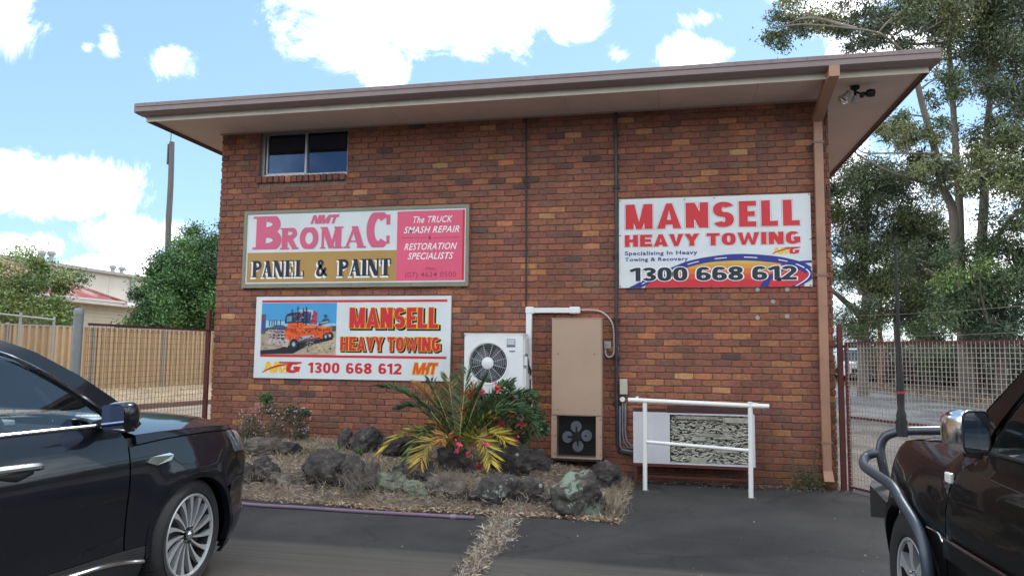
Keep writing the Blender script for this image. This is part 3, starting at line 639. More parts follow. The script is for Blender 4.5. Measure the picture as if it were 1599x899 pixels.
# ------------------------------------------------------------------ lettering engine: strokes with mitred corners
def arc(cx_, cy_, rx, ry, a0, a1, n=14, p=2.0):
    o = []
    for k in range(n+1):
        a = R(a0+(a1-a0)*k/n); c_, s_ = math.cos(a), math.sin(a)
        e = 2/p; o.append((cx_+rx*math.copysign(abs(c_)**e, c_), cy_+ry*math.copysign(abs(s_)**e, s_)))
    return o
def glyph(ch, w, t, th=None):
    """centre lines in a cell w x 1 for stem t (vertical) and th (horizontal)"""
    th = th or t; h, v = t/2, th/2; W_, T_ = w-h, 1-v; m = w/2
    if ch == 'I': return [[(h, 0), (h, 1)]]
    if ch == 'L': return [[(h, 1), (h, v), (w, v)]]
    if ch == 'E': return [[(w, T_), (h, T_), (h, v), (w, v)], [(h, .5), (w*.92, .5)]]
    if ch == 'F': return [[(w, T_), (h, T_), (h, 0)], [(h, .5), (w*.9, .5)]]
    if ch == 'H': return [[(h, 0), (h, 1)], [(W_, 0), (W_, 1)], [(h, .5), (W_, .5)]]
    if ch == 'T': return [[(0, T_), (w, T_)], [(m, 1-th*.5), (m, 0)]]
    if ch == 'M': return [[(h, 0), (h, 1)], [(W_, 0), (W_, 1)], [(h*.95, 1.15), (m, -.0), (w-h*.95, 1.15)]]
    if ch == 'N': return [[(h, 0), (h, 1)], [(W_, 0), (W_, 1)], [(h*.8, 1.1), (w-h*.8, -.1)]]
    if ch == 'A': return [[(h*.8-.1*(m-h)*.9, -.12), (m, 1.03), (w-h*.8+.1*(m-h)*.9, -.12)], [(w*.22, .25), (w*.78, .25)]]
    if ch == 'V': return [[(h*.8-.1*(m-h), 1.12), (m, -.03), (w-h*.8+.1*(m-h), 1.12)]]
    if ch == 'W': q = w*.29; return [[(h*.7, 1.1), (q, .0), (m, .85), (w-q, .0), (w-h*.7, 1.1)]]
    if ch == 'Y': return [[(h*.5, 1.1), (m, .42), (w-h*.5, 1.1)], [(m, .5), (m, 0)]]
    if ch == 'K': return [[(h, 0), (h, 1)], [(w-h*.6, 1.1), (h*1.2, .42)], [(w*.35, .62), (w-h*.5, -.1)]]
    if ch == 'U': return [[(h, 1), (h, .4)]+arc(m, max(.3, v+.2), m-h, max(.3, v+.2)-v, 180, 360)+[(W_, 1)]]
    if ch in 'O0': return [arc(m, .5, m-h, .5-v, 0, 360, 32, 2.6)+['c']]
    if ch == 'C': return [arc(m, .5, m-h, .5-v, 42, 318, 26, 2.5)]
    if ch == 'G': return [arc(m, .5, m-h, .5-v, 48, 345, 26, 2.6), [(W_, .0+v), (W_, .46), (m*1.05, .46)]]
    if ch == 'S': return [arc(m, .5+(.5-v)/2, m-h, (.5-v)/2, 25, 250, 16, 2.3)+arc(m, .5-(.5-v)/2, m-h, (.5-v)/2, 70, -155, 16, 2.3)]
    if ch == 'P': return [[(h, 0), (h, 1)], [(h, T_)]+arc(w*.5, .7-.0, w*.5-h, .3-v, 90, -90, 10)+[(h, .4+v)]]
    if ch == 'R': return [[(h, 0), (h, 1)], [(h, T_)]+arc(w*.5, .73, w*.5-h, .27-v, 90, -90, 10)+[(h, .46+v)], [(w*.5, .52), (w-h*.7, -.1)]]
    if ch == 'B': return [[(h, 0), (h, 1)], [(h, T_)]+arc(w*.5, .75, w*.46-h, .25-v, 90, -90, 10)+[(h, .5+v)], [(h, .5)]+arc(w*.5, .25+.02, w*.5-h, .27-v, 90, -90, 10)+[(h, v)]]
    if ch == '1': return [[(w-h*1.05, 0), (w-h*1.05, 1)], [(0, .74), (w-h*1.2, .93)]]
    if ch == '2': return [arc(m, .70, m-h, .30-v, 165, -40, 14, 2.3)+[(h*.9, v), (w, v)]]
    if ch == '3': return [arc(m*.96, .735, m-h, .265-v, 160, -80, 14)+[(m*.8, .5)], [(m*.8, .5)]+arc(m, .265, m-h, .265-v, 80, -160, 14)]
    if ch == '4': return [[(w*.72, 0), (w*.72, 1)], [(w*.7, .97), (v, .3), (w, .3)]]
    if ch == '5': return [[(w*.92, T_), (h*1.2, T_), (h*1.1, .58)]+arc(m, .33, m-h, .33-v, 120, -160, 16)]
    if ch == '6': return [arc(m, .30, m-h, .30-v, 0, 360, 24, 2.3)+['c'], arc(m, .5, m-h, .5-v, 40, 185, 14, 2.5)+[(h, .3)]]
    if ch == '7': return [[(0, T_), (W_, T_), (w*.35, -.05)]]
    if ch == '8': return [arc(m, .735, (m-h)*.94, .265-v, 0, 360, 24, 2.3)+['c'], arc(m, .275, m-h, .275-v, 0, 360, 24, 2.3)+['c']]
    if ch == '&': return [[(w, .02), (w*.30, .70)]+arc(w*.42, .80, w*.17, .12, 180, -60, 12)+[(w*.18, .36)]+arc(w*.40, .23, w*.26, .17, 150, 340, 12)+[(w*.92, .52)]]
    if ch == '-': return [[(0, .5), (w, .5)]]
    if ch == '(': return [arc(w*1.6, .5, w*1.4, .62, 140, 220, 8)]
    if ch == ')': return [arc(-w*.6, .5, w*1.4, .62, 40, -40, 8)]
    return []
def off_poly(pts, hw, closed):
    n = len(pts); Lf, Rt = [], []
    for i in range(n):
        p = Vector(pts[i])
        a = Vector(pts[(i-1) % n]) if (closed or i > 0) else None; c = Vector(pts[(i+1) % n]) if (closed or i < n-1) else None
        d1 = (p-a).normalized() if a is not None else None; d2 = (c-p).normalized() if c is not None else None
        d1 = d1 if d1 is not None else d2; d2 = d2 if d2 is not None else d1
        n1 = Vector((-d1.y, d1.x)); n2 = Vector((-d2.y, d2.x)); m_ = (n1+n2)
        if m_.length < .2: m_ = n1.copy()
        m_.normalize(); k = hw/max(.34, m_.dot(n1))
        Lf.append(p+m_*k); Rt.append(p-m_*k)
    return Lf, Rt
def clip(poly, lo, hi):
    for val, sgn in ((lo, 1), (hi, -1)):
        o = []
        for i in range(len(poly)):
            a, c = poly[i], poly[(i+1) % len(poly)]
            ia, ic = sgn*(a[1]-val) >= 0, sgn*(c[1]-val) >= 0
            if ia: o.append(a)
            if ia != ic: t = (val-a[1])/(c[1]-a[1]); o.append((a[0]+(c[0]-a[0])*t, val))
        poly = o
        if len(poly) < 3: return []
    return poly
def strokes_to(b, strokes, x0, z0, sx, sz, t, y, out=0.0, shear=0, eps=.00025, th=None):
    """strokes live in a cell where heights run 0..1; sx, sz metres per unit"""
    k = 0; H0 = sz
    if th: sz = t*sx/th; 
    zk = H0/sz
    for s in strokes:
        tt = t
        if isinstance(s, tuple) and isinstance(s[1], float): s, tt = s
        s = list(s); closed = False
        if s and s[-1] == 'c': closed = True; s = s[:-2]
        # work in metres so that stroke width stays even
        pts = [(q[0]*sx, q[1]*sz) for q in s]
        pts = [p for i, p in enumerate(pts) if i == 0 or math.dist(p, pts[i-1]) > 1e-5]
        hw = tt*sx/2+out
        if not closed and out:
            a, c = Vector(pts[0]), Vector(pts[1]); pts[0] = tuple(a+(a-c).normalized()*out)
            a, c = Vector(pts[-1]), Vector(pts[-2]); pts[-1] = tuple(a+(a-c).normalized()*out)
        Lf, Rt = off_poly(pts, hw, closed); n = len(pts)
        for i in range(n if closed else n-1):
            j = (i+1) % n
            q = clip([tuple(Lf[i]), tuple(Lf[j]), tuple(Rt[j]), tuple(Rt[i])], -out, sz+out)
            if len(q) >= 3: b.add([(x0+a+shear*c*zk, y-k*eps, z0+c*zk) for a, c in q], [tuple(range(len(q)))])
        k += 1
WID = {'I': .0, 'M': 1.35, 'W': 1.5, '1': .62, 'T': .95, 'L': .88, 'E': .9, ' ': .55, '&': 1.0, '(': .4, ')': .4, 'N': 1.05, 'O': 1.0, '-': .4}
def lettering(name, txt, x0, x1, z0, z1, t, y, mat, parent, out=0, shear=0, gap=.12, th=None, dx=0, dz=0, wid=None, label=None, serif=False, zr=None):
    """word fitted between x0..x1; t is the stem width relative to a normal letter width"""
    Wd = dict(WID); Wd.update(wid or {})
    ws = [(t if c == 'I' else Wd.get(c, 1.0)) for c in txt]
    tot = sum(ws)+gap*(len(txt)-1); u = (x1-x0)/tot; b = MB(); x = x0+dx
    for c, w in zip(txt, ws):
        if c != ' ':
            H = z1-z0; f = 1.0/u  # cell: width w units of u metres, height 1 of H
            st = (serif_glyph if serif else glyph)(c, w, t, *(() if serif else ((th or t*u/H),)))
            strokes_to(b, st, x, z0+dz, u, H, t, y, out, shear, th=None if serif else th)
        x += (w+gap)*u
    o = b.build(name, mat, parent, recalc=False)
    if label: o['label'] = label
    return o
def serif_glyph(ch, w, t):
    """thick/thin roman capitals with slab ends; returns [(points, width)]"""
    n = t*.42; h = t/2; sv = .05; m = w/2; W_ = w-h
    def sb(xc, top, ww=None): ww = ww or t*.95; zz = 1-.03 if top else .03; return ([(xc-ww, zz), (xc+ww, zz)], .075)
    def sbl(xa, xb, zz): return ([(xa, zz), (xb, zz)], .075)
    g = glyph
    if ch == 'I': return [([(h, 0), (h, 1)], t), sb(h, 0), sb(h, 1)]
    if ch == 'B': return [([(.12+h, 0), (.12+h, 1)], t), sbl(0, w*.5, .03), sbl(0, w*.5, .97), ([(w*.5, .96)]+arc(w*.5, .75, w*.36, .21, 90, -90, 12)+[(w*.3, .54)], t*.8), ([(w*.3, .5)]+arc(w*.5, .27, w*.40, .225, 90, -90, 12)+[(w*.3, .04)], t*.85)]
    if ch == 'R': return [([(.1+h, 0), (.1+h, 1)], t), sbl(0, t+.2, .03), sbl(0, w*.5, .97), ([(w*.45, .95)]+arc(w*.48, .75, w*.34, .2, 90, -90, 12)+[(w*.3, .53)], t*.75), ([(w*.5, .55), (w*.85, .02)], t*.85), sbl(w*.68, w*1.06, .03)]
    if ch == 'P': return [([(.1+h, 0), (.1+h, 1)], t), sbl(0, t+.2, .03), sbl(0, w*.5, .97), ([(w*.45, .94)]+arc(w*.48, .72, w*.36, .22, 90, -90, 12)+[(w*.3, .48)], t*.75)]
    if ch == 'O': return [(arc(m, .5, m-h*1.1, .5-n*.55, 0, 360, 34, 2.0)+['c'], t*.95)]
    if ch == 'C': return [(arc(m*1.02, .5, m-h*1.1, .5-.055, 44, 316, 30, 2.0), t*.92), ([(w*.90, .64), (w*.90, .93)], t*.46), ([(w*.90, .10), (w*.90, .33)], t*.36)]
    if ch == 'M': return [([(.14, 0), (.14, 1)], n), ([(w-h-.12, 0), (w-h-.12, 1)], t), ([(.2, 1.05), (m, .02)], t*.95), ([(m-.02, .02), (w-t-.04, 1.0)], n), sbl(0, t*1.2, .97), sbl(w-t*1.6, w, .97), sbl(0, .3, .03), sbl(w-t*1.7, w, .03)]
    if ch == 'N': return [([(.14, 0), (.14, 1)], n), ([(w-.14, 0), (w-.14, 1)], n), ([(.14, 1.05), (w-.18, -.05)], t), sbl(0, .34, .97), sbl(w-.32, w, .97), sbl(0, .32, .03)]
    if ch == 'A': return [([(.10, .0), (m-.02, 1.02)], n), ([(m-.06, 1.05), (w-h-.05, -.05)], t), ([(w*.25, .3), (w*.7, .3)], .075), sbl(-.04, .30, .03), sbl(w-t-.14, w+.05, .03)]
    if ch == 'E': return [([(.1+h, 0), (.1+h, 1)], t), sbl(0, w*.95, .03), sbl(0, w*.92, .97), ([(w*.4, .5), (w*.75, .5)], .07), ([(w*.92, .7), (w*.92, 1)], .10), ([(w*.95, 0), (w*.95, .32)], .11), ([(w*.72, .38), (w*.72, .62)], .08)]
    if ch == 'L': return [([(.1+h, 0), (.1+h, 1)], t), sbl(0, w*.95, .03), sbl(0, t+.2, .97), ([(w*.94, 0), (w*.94, .36)], .12)]
    if ch == 'T': return [([(m, 0), (m, 1)], t), sbl(m-t, m+t, .03), sbl(.02, w-.02, .96), ([(.07, .66), (.07, 1)], .11), ([(w-.07, .66), (w-.07, 1)], .11)]
    if ch == '&': return [(s, t*.8) for s in glyph('&', w, t)]
    return [(s, t) for s in glyph(ch, w, t)]
# tuples (points,width) are recognised in strokes_to by the float width
def small_text(name, txt, x0, x1, z0, z1, y, mat, parent, bold=0.0, shear=0.0, label=None, space=1.0):
    c = bpy.data.curves.new(name, 'FONT'); c.body = txt; c.offset = bold; c.shear = shear; c.space_character = space; c.resolution_u = 3
    o = bpy.data.objects.new('tmp_text', c); COL.objects.link(o)
    me = bpy.data.meshes.new_from_object(o.evaluated_get(bpy.context.evaluated_depsgraph_get())); bpy.data.objects.remove(o)
    v = np.zeros(len(me.vertices)*3, dtype=np.float32); me.vertices.foreach_get('co', v); v = v.reshape(-1, 3)
    a, bb = v.min(0), v.max(0)
    w = np.stack([x0+(v[:, 0]-a[0])/(bb[0]-a[0])*(x1-x0), np.full(len(v), y), z0+(v[:, 1]-a[1])/(bb[1]-a[1])*(z1-z0)], 1)
    me.vertices.foreach_set('co', w.astype(np.float32).ravel()); me.materials.clear(); me.materials.append(mat); me.update()
    o = link(name, me, parent)
    if label: o['label'] = label
    return o
def flat(name, x0, x1, z0, z1, y, mat, parent, label=None):
    b = MB(); b.box((x0, y, z0), (x1, y+.001, z1)); o = b.build(name, mat, parent)
    if label: o['label'] = label
    return o
SG = lambda n, r_, g_, b_, k=.9, dirt=.1: pm(n, C(r_, g_, b_, k), .42, var=.05, sc=3, dirt=dirt)
SW = SG('sign_white', 226, 232, 234, .88, .14); SPINK = SG('sign_faded_pink', 218, 96, 132); SPANEL = SG('sign_pink_panel', 226, 92, 124, .95, .1)
SGOLD = SG('sign_gold', 182, 144, 78); SNAVY = SG('sign_navy', 26, 32, 48); SRED = SG('sign_red', 212, 42, 52); SWH2 = SG('letter_white', 240, 240, 240, 1, 0); SMAR = SG('letter_maroon', 150, 24, 50)
SYEL = SG('sign_yellow', 245, 205, 40); SBLUE = SG('sign_blue', 44, 50, 140); SDK = SG('digit_slate', 34, 46, 56); SORG = SG('sign_orange', 232, 92, 40); SGRY = SG('letter_outline_grey', 120, 84, 100)
SFRAME = pm('sign_frame_grey', C(142,140,122,.85), .6, var=.12, sc=6, dirt=.15); SBLK = SG('sign_black', 18, 16, 16)

# ---- sign 1
s1 = empty('painted_sign', (2.2, -.03, 2.54), 'old framed sign with big pink serif letters reading BROMAC above PANEL & PAINT', 'sign', 'signs on the brick wall')
x0, x1, z0, z1 = .456, 3.94, 2.541, 3.69; yf = -.034
b = MB()
for a, c in (((x0, yf-.012, z0), (x1, -.004, z0+.062)), ((x0, yf-.012, z1-.045), (x1, -.004, z1)), ((x0, yf-.012, z0+.062), (x0+.05, -.004, z1-.045)), ((x1-.045, yf-.012, z0+.062), (x1, -.004, z1-.045))): b.box(a, c)
b.build('frame', SFRAME, s1)
b = MB(); b.box((x0+.05, yf, z0+.062), (x1-.045, -.006, z1-.045)); b.build('board', SW, s1)
flat('gold_panel', .532, 2.875, 2.625, 3.065, yf-.003, SGOLD, s1); flat('pink_panel', 2.878, 3.875, 2.625, 3.618, yf-.003, SPANEL, s1)
# red edge where the pink has not faded
b = MB(); b.box((3.845,yf-.0042,2.627),(3.874,yf-.0032,3.616)); b.build('unfaded_strip', SRED, s1)
yl = yf-.0045
lettering('lettering', 'B', .605, 1.05, 3.115, 3.61, .36, yl, SPINK, s1, serif=True, label='large pink initial letter B')
lettering('lettering', 'ROMA', 1.055, 2.40, 3.11, 3.425, .33, yl-.002, SPINK, s1, serif=True, gap=.08, wid={'M': 1.3, 'O': 1.12, 'R': 1.02, 'A': 1.15}, label='pink serif letters ROMA')
lettering('lettering', 'C', 2.395, 2.78, 3.11, 3.615, .34, yl, SPINK, s1, serif=True, label='large pink final letter C')
lettering('lettering', 'NMT', 1.53, 1.94, 3.475, 3.605, .34, yl, SPINK, s1, shear=.35, gap=.04, label='small slanted pink letters NMT')
for dx, dz, mt, yo, nm in ((-.020, -.022, SWH2, 0, 'white drop shadow of PANEL & PAINT'), (0, 0, SNAVY, -.003, 'navy serif letters PANEL & PAINT')):
    for txt, a, c in (('PANEL', .615, 1.455), ('&', 1.645, 1.81), ('PAINT', 1.985, 2.80)):
        lettering('lettering', txt, a, c, 2.70, 2.945, .34, yl+yo, mt, s1, serif=True, gap=.1, dx=dx, dz=dz, out=.004 if yo == 0 else 0, wid={'&': 1.1, 'E': .95}, label='part of '+nm if txt == '&' else None)
for txt, a, c, z, zz in (('The TRUCK', 3.12, 3.70, 3.445, 3.54), ('SMASH REPAIR', 2.98, 3.80, 3.30, 3.395), ('RESTORATION', 2.99, 3.77, 3.06, 3.155), ('SPECIALISTS', 3.045, 3.72, 2.925, 3.02)):
    small_text('lettering', txt, a, c, z, zz, yl, SWH2, s1, .011, .35, 'white slanted words '+txt, 1.08)
b = MB(); b.box((2.94, yl, 3.233), (3.32, yl+.001, 3.238)); b.box((3.42, yl, 3.226), (3.81, yl+.001, 3.231)); b.build('divider_line', SMAR, s1)
small_text('lettering', '&', 3.35, 3.39, 3.205, 3.26, yl, SMAR, s1, .02)
RD2 = SG('letter_faded_red', 184, 56, 82)
small_text('lettering', 'Main', 3.31, 3.465, 2.772, 2.815, yl, RD2, s1, 0, .2); small_text('lettering', '(07) 4634 0500', 3.01, 3.765, 2.65, 2.745, yl, RD2, s1, .004, .0, 'faded red phone number', 1.05)
b = MB()
for x in (1.2, 2.2, 3.1): b.lathe([(0,yf-.02),(.006,yf-.018),(.007,yf-.012)], 8, 'y', (x,0,z0+.03))
b.build('screw_head', SBLK, s1)

# ---- sign 2
s2 = empty('towing_sign', (2.2, -.03, 1.22), 'white sign with a photo of an orange tow truck and red MANSELL HEAVY TOWING lettering', 'sign', 'signs on the brick wall')
x0, x1, z0, z1 = .704, 3.696, 1.225, 2.41; yf = -.03
b = MB(); b.box((x0, yf, z0), (x1, -.005, z1)); b.build('board', SW, s2)
yl = yf-.002
flat('red_bar', .80, 3.64, 2.325, 2.358, yl, SRED, s2); flat('red_bar', .80, 3.64, 1.532, 1.566, yl, SRED, s2)
def block(parent, txt, a, c, z, zz, t, y, oy, osh, gap=.1, th=None, wid=None, lab=None):
    lettering('lettering', txt, a, c, z, zz, t, y, SBLK, parent, out=oy*1.4, dx=osh, dz=-osh, gap=gap, th=th, wid=wid, label='black shadow of '+lab)
    lettering('lettering', txt, a, c, z, zz, t, y-.003, SYEL, parent, out=oy, gap=gap, th=th, wid=wid, label='yellow outline of '+lab)
    lettering('lettering', txt, a, c, z, zz, t, y-.006, SRED, parent, out=0, gap=gap, th=th, wid=wid, label='red letters '+lab)
block(s2, 'MANSELL', 2.19, 3.515, 1.955, 2.245, .40, yl, .011, .022, .13, .20, {'S': .95, 'A': 1.1, 'L': .8, 'E': .82}, 'MANSELL')
block(s2, 'HEAVY TOWING', 2.06, 3.545, 1.635, 1.83, .36, yl, .009, .018, .13, .20, {' ': .3}, 'HEAVY TOWING')
lettering('lettering', '1300 668 612', 1.575, 2.99, 1.31, 1.46, .34, yl, SRED, s2, gap=.16, th=.20, label='red phone number 1300 668 612')
def swoosh_logo(parent, x0, x1, z0, z1, y):
    H = z1-z0; Wd = x1-x0
    lettering('logo', 'NM', x0, x0+Wd*.64, z0, z1, .26, y, SYEL, parent, shear=.30, gap=.03, out=.0, label='yellow slanted letters NM of the logo')
    lettering('logo', 'G', x0+Wd*.56, x0+Wd*.92, z0, z1, .34, y-.001, SRED, parent, shear=.30, label='red letter G of the logo', th=.24)
    b = MB(); n = 18
    f_ = lambda u: z0+H*(.02+.80*math.sin(math.pi*min(1, u)*.60)**.8)
    g_ = lambda u: f_(u)-H*.17*math.sin(math.pi*min(1, u*.9+.1))-.001
    for k in range(n):
        u0_, u1_ = k/n, (k+1)/n
        b.add([(x0-.02+Wd*.8*u0_, y-.003, f_(u0_)), (x0-.02+Wd*.8*u1_, y-.003, f_(u1_)), (x0-.02+Wd*.8*u1_, y-.003, g_(u1_)), (x0-.02+Wd*.8*u0_, y-.003, g_(u0_))], [(0,1,2,3)])
    b.add([(x0+Wd*.42, y-.0035, z1), (x0+Wd*1.0, y-.0035, z1), (x0+Wd*.98, y-.0035, z1-H*.15), (x0+Wd*.40, y-.0035, z1-H*.13)], [(0,1,2,3)])
    o = b.build('logo_swoosh', SRED, parent, recalc=False)
swoosh_logo(s2, .86, 1.47, 1.305, 1.465, yl)
for o_, mt, yo, sh in ((.010, SYEL, 0, 0), (0, SORG, -.002, 0)):
    lettering('logo', 'M-IT', 3.15, 3.49, 1.315, 1.475, .34, yl+yo, mt, s2, out=o_, shear=.2, gap=.02, wid={'-': .22, 'M': 1.5})
# printed photograph of the tow truck, laid in thin flat layers
ph = flat('truck_photo', .80, 1.985, 1.568, 2.318, yl, SG('print_sky', 70, 160, 215, .9, 0), s2, 'photo of an orange tow truck under a blue sky')
layer = [0]
def shape(mt, pts):
    layer[0] += 1; b = MB(); yy = yl-.0006-layer[0]*.00028
    b.add([(.80+u*1.185, yy, 1.568+v*.75) for u, v in pts], [tuple(range(len(pts)))]); return b.build('print_shape', mt, ph, recalc=False)
def ell(cx_, cy_, rx, ry, n=16): return [(cx_+rx*math.cos(2*math.pi*k/n), cy_+ry*math.sin(2*math.pi*k/n)) for k in range(n)]
g = lambda n, *c: pm('print_'+n, C(*c, .92), .45, var=.12, sc=18)
LS = g('pale_sky', 150,205,230); SAND = g('sand', 178,160,138); SH = g('shade', 24,30,44); OR = g('orange', 236,96,34); ORD = g('dark_orange', 190,58,34); CAB = g('cab_blue', 44,46,88); CHR = g('chrome', 196,180,172); HIL = g('hill', 70,82,70); GLS = g('cab_glass', 92,160,176); DGR = g('dark_grey', 62,66,78); SLV = g('silver', 175,188,205); GRV = g('gravel', 196,180,150)
shape(LS, [(0,.45),(1,.45),(1,.60),(0,.66)]); shape(HIL, [(0,.50),(.2,.545),(.35,.545),(.5,.55),(.8,.54),(1,.56),(1,.42),(0,.42)]); shape(SAND, [(0,0),(1,0),(1,.45),(0,.45)]); shape(GRV, [(.55,.03),(1,.0),(1,.34),(.8,.3)])
shape(SH, [(0,.0),(.44,.02),(.62,.16),(.97,.30),(.9,.34),(.45,.2),(.2,.1),(0,.08)]); shape(g('shed', 92,82,84), [(0,.40),(.06,.40),(.06,.78),(0,.78)]); shape(g('blue_door', 50,70,150), [(0.01,.42),(.045,.42),(.045,.66),(.01,.66)])
for x in (.11,.145,.175,.21,.26): shape(HIL, [(x-.006,.54),(x+.006,.54),(x+.008,.67),(x-.008,.67)])
shape(SLV, [(.50,.72),(.74,.66),(.745,.82),(.69,.86),(.55,.88),(.47,.84)]); shape(g('red_pale', 190,60,80), [(.66,.60),(.745,.58),(.745,.82),(.70,.84)]); shape(g('navy_panel', 60,66,120), [(.56,.60),(.66,.60),(.67,.82),(.56,.84)])
shape(CAB, [(.32,.60),(.56,.62),(.56,.80),(.50,.82),(.35,.80),(.32,.72)]); shape(GLS, [(.345,.63),(.41,.64),(.41,.745),(.345,.74)]); shape(DGR, [(.435,.64),(.49,.64),(.49,.74),(.435,.74)])
shape(OR, [(.33,.36),(.36,.60),(.55,.62),(.58,.58),(.72,.57),(.75,.56),(.95,.54),(.95,.36),(.8,.31),(.5,.28),(.42,.22)]); shape(ORD, [(.33,.52),(.44,.50),(.46,.44),(.33,.46)]); shape(ORD, [(.58,.52),(.93,.49),(.93,.46),(.58,.48)]); shape(g('yellow_line', 245,190,60), [(.58,.545),(.93,.53),(.93,.52),(.58,.535)])
shape(OR, [(.34,.22),(.37,.40),(.46,.38),(.47,.26)])
shape(CHR, [(.10,.20),(.37,.14),(.39,.27),(.36,.30),(.10,.32)]); shape(g('grille', 74,56,72), [(.15,.30),(.32,.30),(.33,.47),(.15,.50)])
for x in (.095,.15,.20,.26,.31): shape(CHR, [(x,.18),(x+.010,.18),(x+.012,.47),(x+.002,.47)])
for z in (.34,.40,.46): shape(CHR, [(.10,z),(.33,z-.01),(.33,z+.008),(.10,z+.018)])
shape(g('bonnet', 70,80,130), [(.17,.50),(.31,.49),(.31,.57),(.19,.57)])
shape(SLV, [(.53,.27),(.72,.33),(.72,.38),(.53,.34)]); shape(DGR, [(.5,.22),(.80,.32),(.80,.34),(.5,.25)])
rp = random.Random(12); dt = MB(); tones = {'o': [(.55,.16,.05),(.42,.08,.03),(.62,.26,.10),(.30,.06,.04),(.10,.05,.06)], 'g': [(.40,.34,.27),(.30,.25,.2),(.5,.44,.36),(.22,.19,.17)], 'c': [(.10,.10,.22),(.03,.03,.06),(.35,.38,.45),(.2,.1,.14)], 'f': [(.5,.46,.44),(.12,.10,.14),(.3,.26,.28),(.65,.6,.56)]}
for reg, (ua, ub, va, vb), cnt in (('o', (.38,.56,.30,.60), 60), ('o', (.58,.93,.38,.54), 60), ('c', (.33,.56,.62,.80), 36), ('c', (.50,.74,.60,.84), 36), ('f', (.11,.34,.18,.48), 70), ('g', (.60,.99,.03,.26), 90), ('g', (.02,.10,.12,.44), 24), ('c', (.50,.72,.28,.36), 26)):
    for _ in range(cnt):
        u_, v_ = rp.uniform(ua, ub), rp.uniform(va, vb); sx_, sz_ = rp.uniform(.004, .016), rp.uniform(.006, .018); dt.col = rp.choice(tones[reg])
        dt.add([(.80+(u_+a*sx_)*1.185, yl-.0145, 1.568+(v_+c_*sz_)*.75) for a, c_ in ((-1,-.4),(.2,-1),(1,.3),(-.1,1))], [(0,1,2,3)])
o_ = dt.build('print_detail', pm('print_detail_ink', (.2,.2,.2), .45, var=.1, attr='col'), ph, recalc=False); o_['kind'] = 'stuff'
for (x, z, r_) in ((.455,.20,.058),(.875,.35,.042),(.93,.37,.04)):
    shape(SH, ell(x, z, r_, r_*1.85)); shape(DGR, ell(x, z, r_*.62, r_*1.15)); shape(SLV, ell(x-.004, z, r_*.36, r_*.7))
for x, a, c in ((.485,.58,.93),(.60,.56,.92),(.56,.6,.9),(.41,.78,.88)): shape(SH, [(x,a),(x+.012,a),(x+.012,c),(x,c)])
shape(DGR, [(.76,.56),(.80,.56),(.88,.74),(.87,.78),(.83,.76),(.86,.72)]); shape(DGR, [(.77,.60),(.90,.70),(.91,.64),(.80,.58)]); shape(SLV, [(.80,.60),(.90,.63),(.90,.65),(.80,.62)])
# ---- sign 3
s3 = empty('phone_sign', (7.22, -.03, 2.5), 'white sign reading MANSELL HEAVY TOWING over a blue curving road beside the tan downpipe', 'sign', 'signs on the brick wall')
x0, x1, z0, z1 = 6.013, 8.433, 2.498, 3.69; yf = -.022
b = MB(); b.box((x0, yf, z0), (x1, -.005, z1)); b.build('board', SW, s3)
yl = yf-.002
for o_, mt, yo in ((.013, SGRY, 0), (.009, SWH2, -.002), (0, SRED, -.004)):
    lb = {0: 'grey outline of ', -.002: 'white inline of ', -.004: 'red letters '}[yo]
    lettering('lettering', 'MANSELL', 6.10, 8.30, 3.28, 3.615, .40, yl+yo, mt, s3, out=o_, gap=.22, th=.20, wid={'S': .95, 'A': 1.1, 'L': .74, 'E': .78, 'M': 1.3}, label=lb+'MANSELL')
    lettering('lettering', 'HEAVY TOWING', 6.09, 8.30, 3.045, 3.205, .38, yl+yo, mt, s3, out=o_*.7, gap=.14, th=.24, wid={' ': .28}, label=lb+'HEAVY TOWING')
small_text('lettering', 'Specialising In Heavy', 6.09, 7.03, 2.915, 2.985, yl, SBLUE, s3, .025, 0, 'blue line Specialising In Heavy', 1.1)
small_text('lettering', 'Towing & Recovery', 6.09, 6.91, 2.835, 2.90, yl, SBLUE, s3, .025, 0, 'blue line Towing & Recovery', 1.1)
def band(name, mt, top, bot, y, n=28):
    b = MB(); ta, tb = spl2(top, n), spl2(bot, n)
    for k in range(n):
        q = [ta[k], ta[k+1], tb[k+1], tb[k]]; b.add([(min(max(p[0], x0+.003), x1-.003), y, min(max(p[1], z0+.003), z1)) for p in q], [(0,1,2,3)])
    return b.build(name, mt, s3, recalc=False)
def spl2(p, n):
    v = [Vector((a, c, 0)) for a, c in p]; s = spline(v, 12); m = len(s)-1
    return [(s[int(round(i*m/n))].x, s[int(round(i*m/n))].y) for i in range(n+1)]
# sunset field under the road, graded from yellow to red in strips
for i, (cl_, za, zb) in enumerate(((SG('field_red', 214,46,58), 2.50, 2.60), (SG('field_redorange', 222,78,56), 2.60, 2.67), (SG('field_orange', 226,120,58), 2.67, 2.74), (SG('field_amber', 222,158,66), 2.74, 2.80), (SG('field_yellow', 214,184,84), 2.80, 2.86))):
    def half(z): # chord of the mound at height z
        t = (z-2.50)/.36; w = math.sqrt(max(0, 1-t*t)); return 7.55-1.2*w, 7.62+.72*w**.8
    a0, a1 = half(za); c0, c1 = half(zb)
    b = MB(); b.add([(a0, yl, za), (a1, yl, za), (c1, yl, zb), (c0, yl, zb)], [(0,1,2,3)]); b.build('sunset_field', cl_, s3, recalc=False)
    b = MB(); 
b = MB(); b.add([(x, yl-.0004, z) for x, z in ((7.86,2.50),(8.19,2.50),(8.36,2.58),(8.41,2.66),(8.34,2.72),(8.2,2.73),(8.05,2.66))], [tuple(range(7))]); b.build('sunset_field', SG('field_red', 214,46,58), s3, recalc=False)
